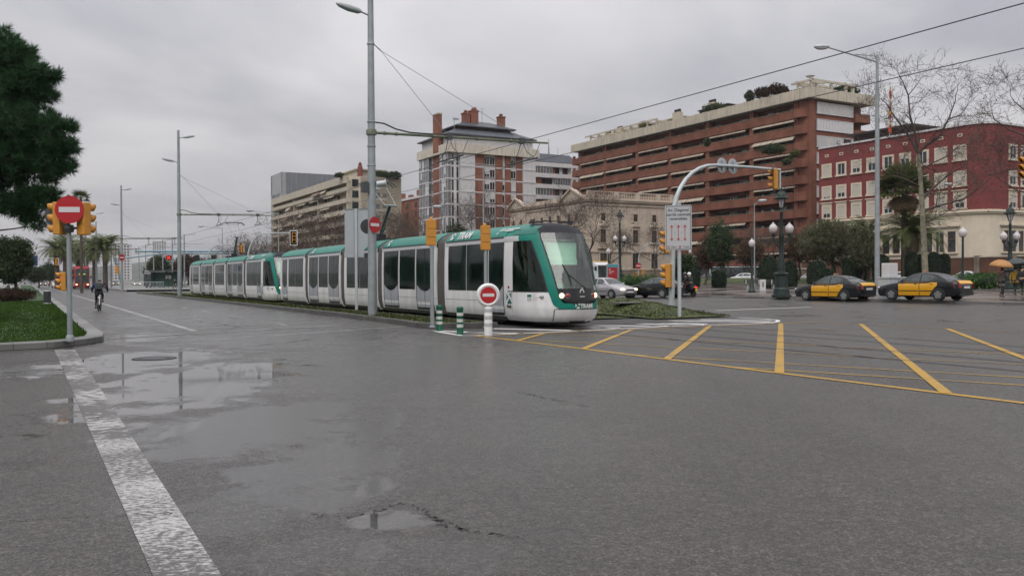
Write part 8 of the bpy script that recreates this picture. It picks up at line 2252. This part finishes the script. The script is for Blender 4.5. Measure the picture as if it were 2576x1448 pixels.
roofplant('olive bush on the brown block roof midway along', 1800, 280, 188, 56, 20, 'leaf_mid', 134)
roofplant('yellow green hedge on the left part of the brown block roof', 1632, 330, 209, 62, 22, 'leaf_yellow', 135)
roofplant('green hanging plants on the third balcony from the roof, near the corner', 1935, 386, 166, 80, 22, 'leaf_mid', 136, 'balcony_plant')
roofplant('small green plant trailing over a middle balcony', 1778, 366, 183, 9, 16, 'leaf_mid', 137, 'balcony_plant')
roofplant('green plant trailing below the corner balcony', 2000, 392, 163, 14, 12, 'leaf_yellow', 138, 'balcony_plant')
roofplant('green plant hanging by the signal backboard on the brown facade', 1978, 412, 163, 12, 12, 'leaf_mid', 139, 'balcony_plant')
for i, px in enumerate((955, 970, 985, 998)):
    roofplant(('round clipped bush on the terraced block roof, first right of the mast', 'round clipped bush on the terraced block roof, second right of the mast', 'round clipped bush on the terraced block roof, third right of the mast', 'round clipped bush at the end of the terraced block roof')[i], px, 447, 236, 18, 15, 'leaf_mid', 140 + i)
roofplant('long low hedge on the terraced block roof left of the corner', 858, 446, 232, 30, 9, 'leaf_mid', 146)
# ---------------------------------------------------------------- people
M['skin'] = mat('skin', (.42, .25, .18), .55)
M['hair_dark'] = mat('hair_dark', (.015, .012, .010), .6)
def skin_mesh(name, pts, edges, radii, mat_, parent, root=0, sub=1):
    me = bpy.data.meshes.new(name); me.from_pydata([tuple(p) for p in pts], edges, []); me.materials.append(mat_)
    o = bpy.data.objects.new(name, me); COL.objects.link(o); setparent(o, parent)
    o.modifiers.new('skin', 'SKIN'); d = me.skin_vertices[0].data
    for i, r in enumerate(radii): r = r if isinstance(r, tuple) else (r, r); d[i].radius = r; d[i].use_root = (i == root)
    s = o.modifiers.new('sub', 'SUBSURF'); s.levels = sub; s.render_levels = sub
    return o
def person(label, loc, rz, J, top, legs, shoes, hair, group=None, coat_len=0.0, top_pad=.022, helmet=None, hat=None, scale=1.0):
    """J: joints in body space (x right, y forward, z up): pelvis, chest, neck, head, and l/r shoulder, elbow, wrist, hip, knee, ankle, toe"""
    t = thing('person', label, 'person', loc, rz, group); t.scale = (scale,) * 3
    V = []; E = []; Rr = []
    def add(p, r, par=None):
        V.append(Vector(p)); Rr.append(r)
        if par is not None: E.append((par, len(V) - 1))
        return len(V) - 1
    pv = add(J['pelvis'], (.13, .10)); sp_ = add(lerp(Vector(J['pelvis']), Vector(J['chest']), .5), (.12, .09), pv); ch = add(J['chest'], (.15, .105), sp_); nk = add(J['neck'], .055, ch)
    hd = Vector(J['head']); up = (hd - Vector(J['neck'])).normalized(); h0 = add(hd - up * .05, (.065, .075), nk); h1 = add(hd + up * .02, (.078, .092), h0); add(hd + up * .10, (.055, .065), h1)
    f = Vector(J.get('look', (0, 1, 0))).normalized(); nose_ = add(hd - up * .02 + f * .10, .014, h0)
    for s in 'lr':
        sh = add(J[s + 'sh'], .055, ch); elb = add(J[s + 'el'], .040, sh); wr = add(J[s + 'wr'], .026, elb)
        d = (V[wr] - V[elb]).normalized(); pm = add(V[wr] + d * .06, (.035, .018), wr); sd = d.cross(Vector((0, 0, 1)));
        sd = sd.normalized() if sd.length > .1 else Vector((1, 0, 0)); cu = d.cross(sd)
        for k, ln in enumerate((.062, .075, .070, .055)):
            a = add(V[pm] + sd * (k - 1.5) * .018 + d * ln * .5, .0085, pm); add(V[a] + d * ln * .3 + cu * ln * .3, .0075, a)
        a = add(V[wr] + d * .03 + sd * -.035, .010, wr); add(V[a] + d * .03 - sd * .008, .008, a)
        hp = add(J[s + 'hip'], .085, pv); kn = add(J[s + 'kn'], .055, hp); an = add(J[s + 'an'], .038, kn); add(J[s + 'toe'], (.035, .028), an)
    body = skin_mesh('body', V, E, Rr, M['skin'], t)
    # coat or jacket
    V = []; E = []; Rr = []; c0 = Vector(J['pelvis'])
    pv = add(c0 + Vector((0, 0, .0 if coat_len else .04)), (.155 + top_pad, .12 + top_pad)); ch = add(J['chest'], (.17 + top_pad, .125 + top_pad), pv); add(lerp(Vector(J['chest']), Vector(J['neck']), .75), .075 + top_pad * .5, ch)
    for s in 'lr': sh = add(J[s + 'sh'], .068 + top_pad * .6, ch); e_ = add(J[s + 'el'], .054 + top_pad * .5, sh); add(lerp(Vector(J[s + 'el']), Vector(J[s + 'wr']), .93), .042 + top_pad * .4, e_)
    if coat_len: a = add(c0 - Vector((0, 0, coat_len * .5)), (.175 + top_pad, .14 + top_pad), pv); add(c0 - Vector((0, 0, coat_len)), (.18 + top_pad, .15 + top_pad), a)
    skin_mesh('coat' if coat_len else 'jacket', V, E, Rr, top, body)
    V = []; E = []; Rr = []; pv = add(J['pelvis'], (.145, .115))
    for s in 'lr': hp = add(J[s + 'hip'], .10, pv); kn = add(J[s + 'kn'], .070, hp); add(lerp(Vector(J[s + 'kn']), Vector(J[s + 'an']), .95), .052, kn)
    skin_mesh('trousers', V, E, Rr, legs, body)
    for s in 'lr':
        V = []; E = []; Rr = []; a = add(Vector(J[s + 'an']) + Vector((0, 0, .02)), .050); b = add(Vector(J[s + 'an']) - Vector((0, 0, .035)), .045, a); add(J[s + 'toe'], (.045, .033), b); skin_mesh('shoe', V, E, Rr, shoes, body)
    m = MB()
    if helmet:
        m.ell(hd + up * .03 - f * .01, (.135, .15, .14), 16, 10); m.build('helmet', helmet, body, smooth=180)
    else:
        m.ell(hd + up * .045 - f * .025, (.092, .10, .095), 14, 8); m.build('hair', hair, body, smooth=180)
    return t
def walking(h=1.68, stride=.28, arm='swing'):
    k = h / 1.75
    J = dict(pelvis=(0, 0, .95), chest=(0, .02, 1.30), neck=(0, .03, 1.49), head=(0, .06, 1.62))
    for s, sg, st in (('l', -1, 1), ('r', 1, -1)):
        J[s + 'sh'] = (sg * .19, .02, 1.41); J[s + 'el'] = (sg * .24, -.10 * st, 1.13); J[s + 'wr'] = (sg * .22, .03 - .12 * st, .90)
        J[s + 'hip'] = (sg * .09, 0, .90); J[s + 'kn'] = (sg * .09, .10 + stride * .5 * st, .50); J[s + 'an'] = (sg * .09, stride * st - .04, .10 if st > 0 else .15); J[s + 'toe'] = (sg * .10, stride * st + .12, .035 if st > 0 else .06)
    return {a: tuple(c * k for c in b) for a, b in J.items()}
CL = lambda n, c, r=.8: mat(n, c, r, var=.2, scale=9)
# cyclist, leaning over the handlebar
J = dict(pelvis=(0, -.24, 1.0), chest=(0, .06, 1.30), neck=(0, .20, 1.42), head=(0, .30, 1.50), look=(0, 1, -.3),
    lsh=(-.20, .12, 1.36), lel=(-.37, .22, 1.16), lwr=(-.37, .36, 1.03), rsh=(.20, .12, 1.36), rel=(.37, .22, 1.16), rwr=(.37, .36, 1.03),
    lhip=(-.10, -.22, .96), lkn=(-.14, .06, .58), lan=(-.16, -.12, .21), ltoe=(-.17, .03, .165), rhip=(.10, -.22, .96), rkn=(.14, .18, .82), ran=(.16, -.06, .55), rtoe=(.17, .08, .50))
navy = CL('cloth_navy', (.018, .024, .14)); blk = CL('cloth_black', (.014, .014, .016)); grn = CL('cloth_greenblack', (.012, .020, .017))
p = person('person in a blue jacket with dark backpack cycling away from us, leaning forward', CYC, CYC_RZ, J, navy, blk, blk, M['hair_dark'])
m = MB(); rows = []
for z, y, w, d in ((1.02, -.26, .13, .05), (1.08, -.26, .17, .12), (1.22, -.16, .18, .15), (1.36, -.03, .16, .13), (1.42, .04, .10, .05)):
    rows.append([(-w, y + .02, z), (-w, y - d, z + .05), (0, y - d * 1.2, z + .06), (w, y - d, z + .05), (w, y + .02, z)])
m.grid(rows); m.poly(rows[0]); m.poly(rows[-1]); bp = m.build('backpack', grn, None, smooth=60); bp.location = CYC; bp.rotation_euler = (0, 0, CYC_RZ); tag(bp, 'dark backpack on the back of the cyclist', 'backpack')
# two on the scooter
def seated(dy, lean, hz):
    J = dict(pelvis=(0, dy, .93), chest=(0, dy + .06, 1.27), neck=(0, dy + .10, 1.45), head=(0, dy + .14, 1.58))
    for s, sg in (('l', -1), ('r', 1)):
        J[s + 'sh'] = (sg * .20, dy + .07, 1.37); J[s + 'el'] = (sg * .30, dy + .24, 1.16); J[s + 'wr'] = (sg * .28, dy + .46, 1.08)
        J[s + 'hip'] = (sg * .10, dy, .90); J[s + 'kn'] = (sg * .22, dy + .38, .78); J[s + 'an'] = (sg * .20, dy + .36, .38); J[s + 'toe'] = (sg * .20, dy + .50, .34)
    return J
person('scooter driver in dark clothes with a dark helmet, sitting in front', SCO, SCO_RZ, seated(.02, 0, 0), blk, blk, blk, M['hair_dark'], helmet=M['car_dark'])
person('scooter passenger in dark clothes with a round white helmet', SCO, SCO_RZ, seated(-.38, 0, 0), grn, blk, M['white_panel'], M['hair_dark'], helmet=M['white_paint'])
# walkers under umbrellas on the right
def umbrella(label, loc, col, r=.55, tilt=.0):
    t = thing('umbrella', label, 'umbrella', loc); t.rotation_euler = (tilt, tilt * .6, 0)
    m = MB(); rows = []; n = 32
    for q, z in ((.02, .30), (.3, .285), (.6, .22), (.85, .12), (1.0, .02)):
        rows.append([(r * q * (1 - .05 * (q ** 3) * abs(math.sin(4 * w))) * math.cos(w), r * q * (1 - .05 * (q ** 3) * abs(math.sin(4 * w))) * math.sin(w), z * r / .5) for w in [k * math.tau / n for k in range(n)]])
    m.grid(rows, closed=True); m.poly(rows[0]); c = m.build('canopy', col, t, smooth=60); md = c.modifiers.new('thick', 'SOLIDIFY'); md.thickness = .006
    m = MB(); m.tube([(0, 0, -.52), (0, 0, .36)], .010, 8); m.tube([(0, 0, -.52), (.02, 0, -.60), (.06, 0, -.58)], .014, 6); m.build('shaft', M['steel_dark'], t)
    m = MB()
    for k in range(8):
        w = k * math.tau / 8; m.tube([(0, 0, .05), (r * .5 * math.cos(w), r * .5 * math.sin(w), .22)], .004, 3)
    m.build('stretchers', M['steel'], t)
def holding(J):
    J = dict(J); J['rel'] = (.25, .10, 1.12); J['rwr'] = (.17, .24, 1.30); return J
g = GR(2519, 748); rz = YAW + R(200)
person('person in a long grey brown coat with red scarf walking under the orange umbrella', g, R(-70), holding(walking(1.66, .22)), CL('coat_grey', (.12, .10, .085)), blk, blk, CL('scarf_red', (.35, .03, .03)), coat_len=.34)
um = Vector(g) + Vector((-.12, -.15, 1.72)); umbrella('orange umbrella held by the walker in the long grey coat', um, CL('umb_orange', (.40, .19, .06), .6), .64, .12)
g = GR(2552, 742)
person('person in a mustard yellow jacket walking under the dark umbrella', g, R(-60), holding(walking(1.68, .2)), CL('coat_yellow', (.34, .20, .02)), blk, blk, M['hair_dark'], coat_len=.16)
umbrella('dark grey umbrella shared by the yellow jacket walker and the dark dressed walker', Vector(g) + Vector((.05, -.1, 1.80)), CL('umb_grey', (.045, .055, .055), .6), .70, -.1)
g = GR(2570, 743)
person('person in black clothes at the right edge beside the yellow jacket', g, R(-60), walking(1.75, .2), blk, blk, blk, M['hair_dark'])
# far walker by the second mast
g = A(440, 700, 118); s_, v_ = SV(g)
person('person in a dark jacket and pale trousers walking beyond the second catenary mast', (g.x, g.y, .02), R(60), walking(1.75, .3), grn, CL('cloth_pale', (.16, .17, .16)), blk, M['hair_dark'])
# ---------------------------------------------------------------- the air: far things fade a little
hm = bpy.data.materials.new('haze_air'); hm.use_nodes = True; t_ = hm.node_tree
for n in list(t_.nodes):
    if n.type != 'OUTPUT_MATERIAL': t_.nodes.remove(n)
v_ = t_.nodes.new('ShaderNodeVolumePrincipled'); v_.inputs['Color'].default_value = (.82, .82, .86, 1); v_.inputs['Density'].default_value = .00014; v_.inputs['Anisotropy'].default_value = .2
t_.links.new(v_.outputs[0], t_.nodes['Material Output'].inputs['Volume'])
mb = MB(); mb.box(-5200, 5200, -300, 5200, -6.5, 180); hz = mb.build('haze', hm); hz['kind'] = 'stuff'; hz['label'] = 'pale damp haze lying along the avenue'; hz['category'] = 'haze'
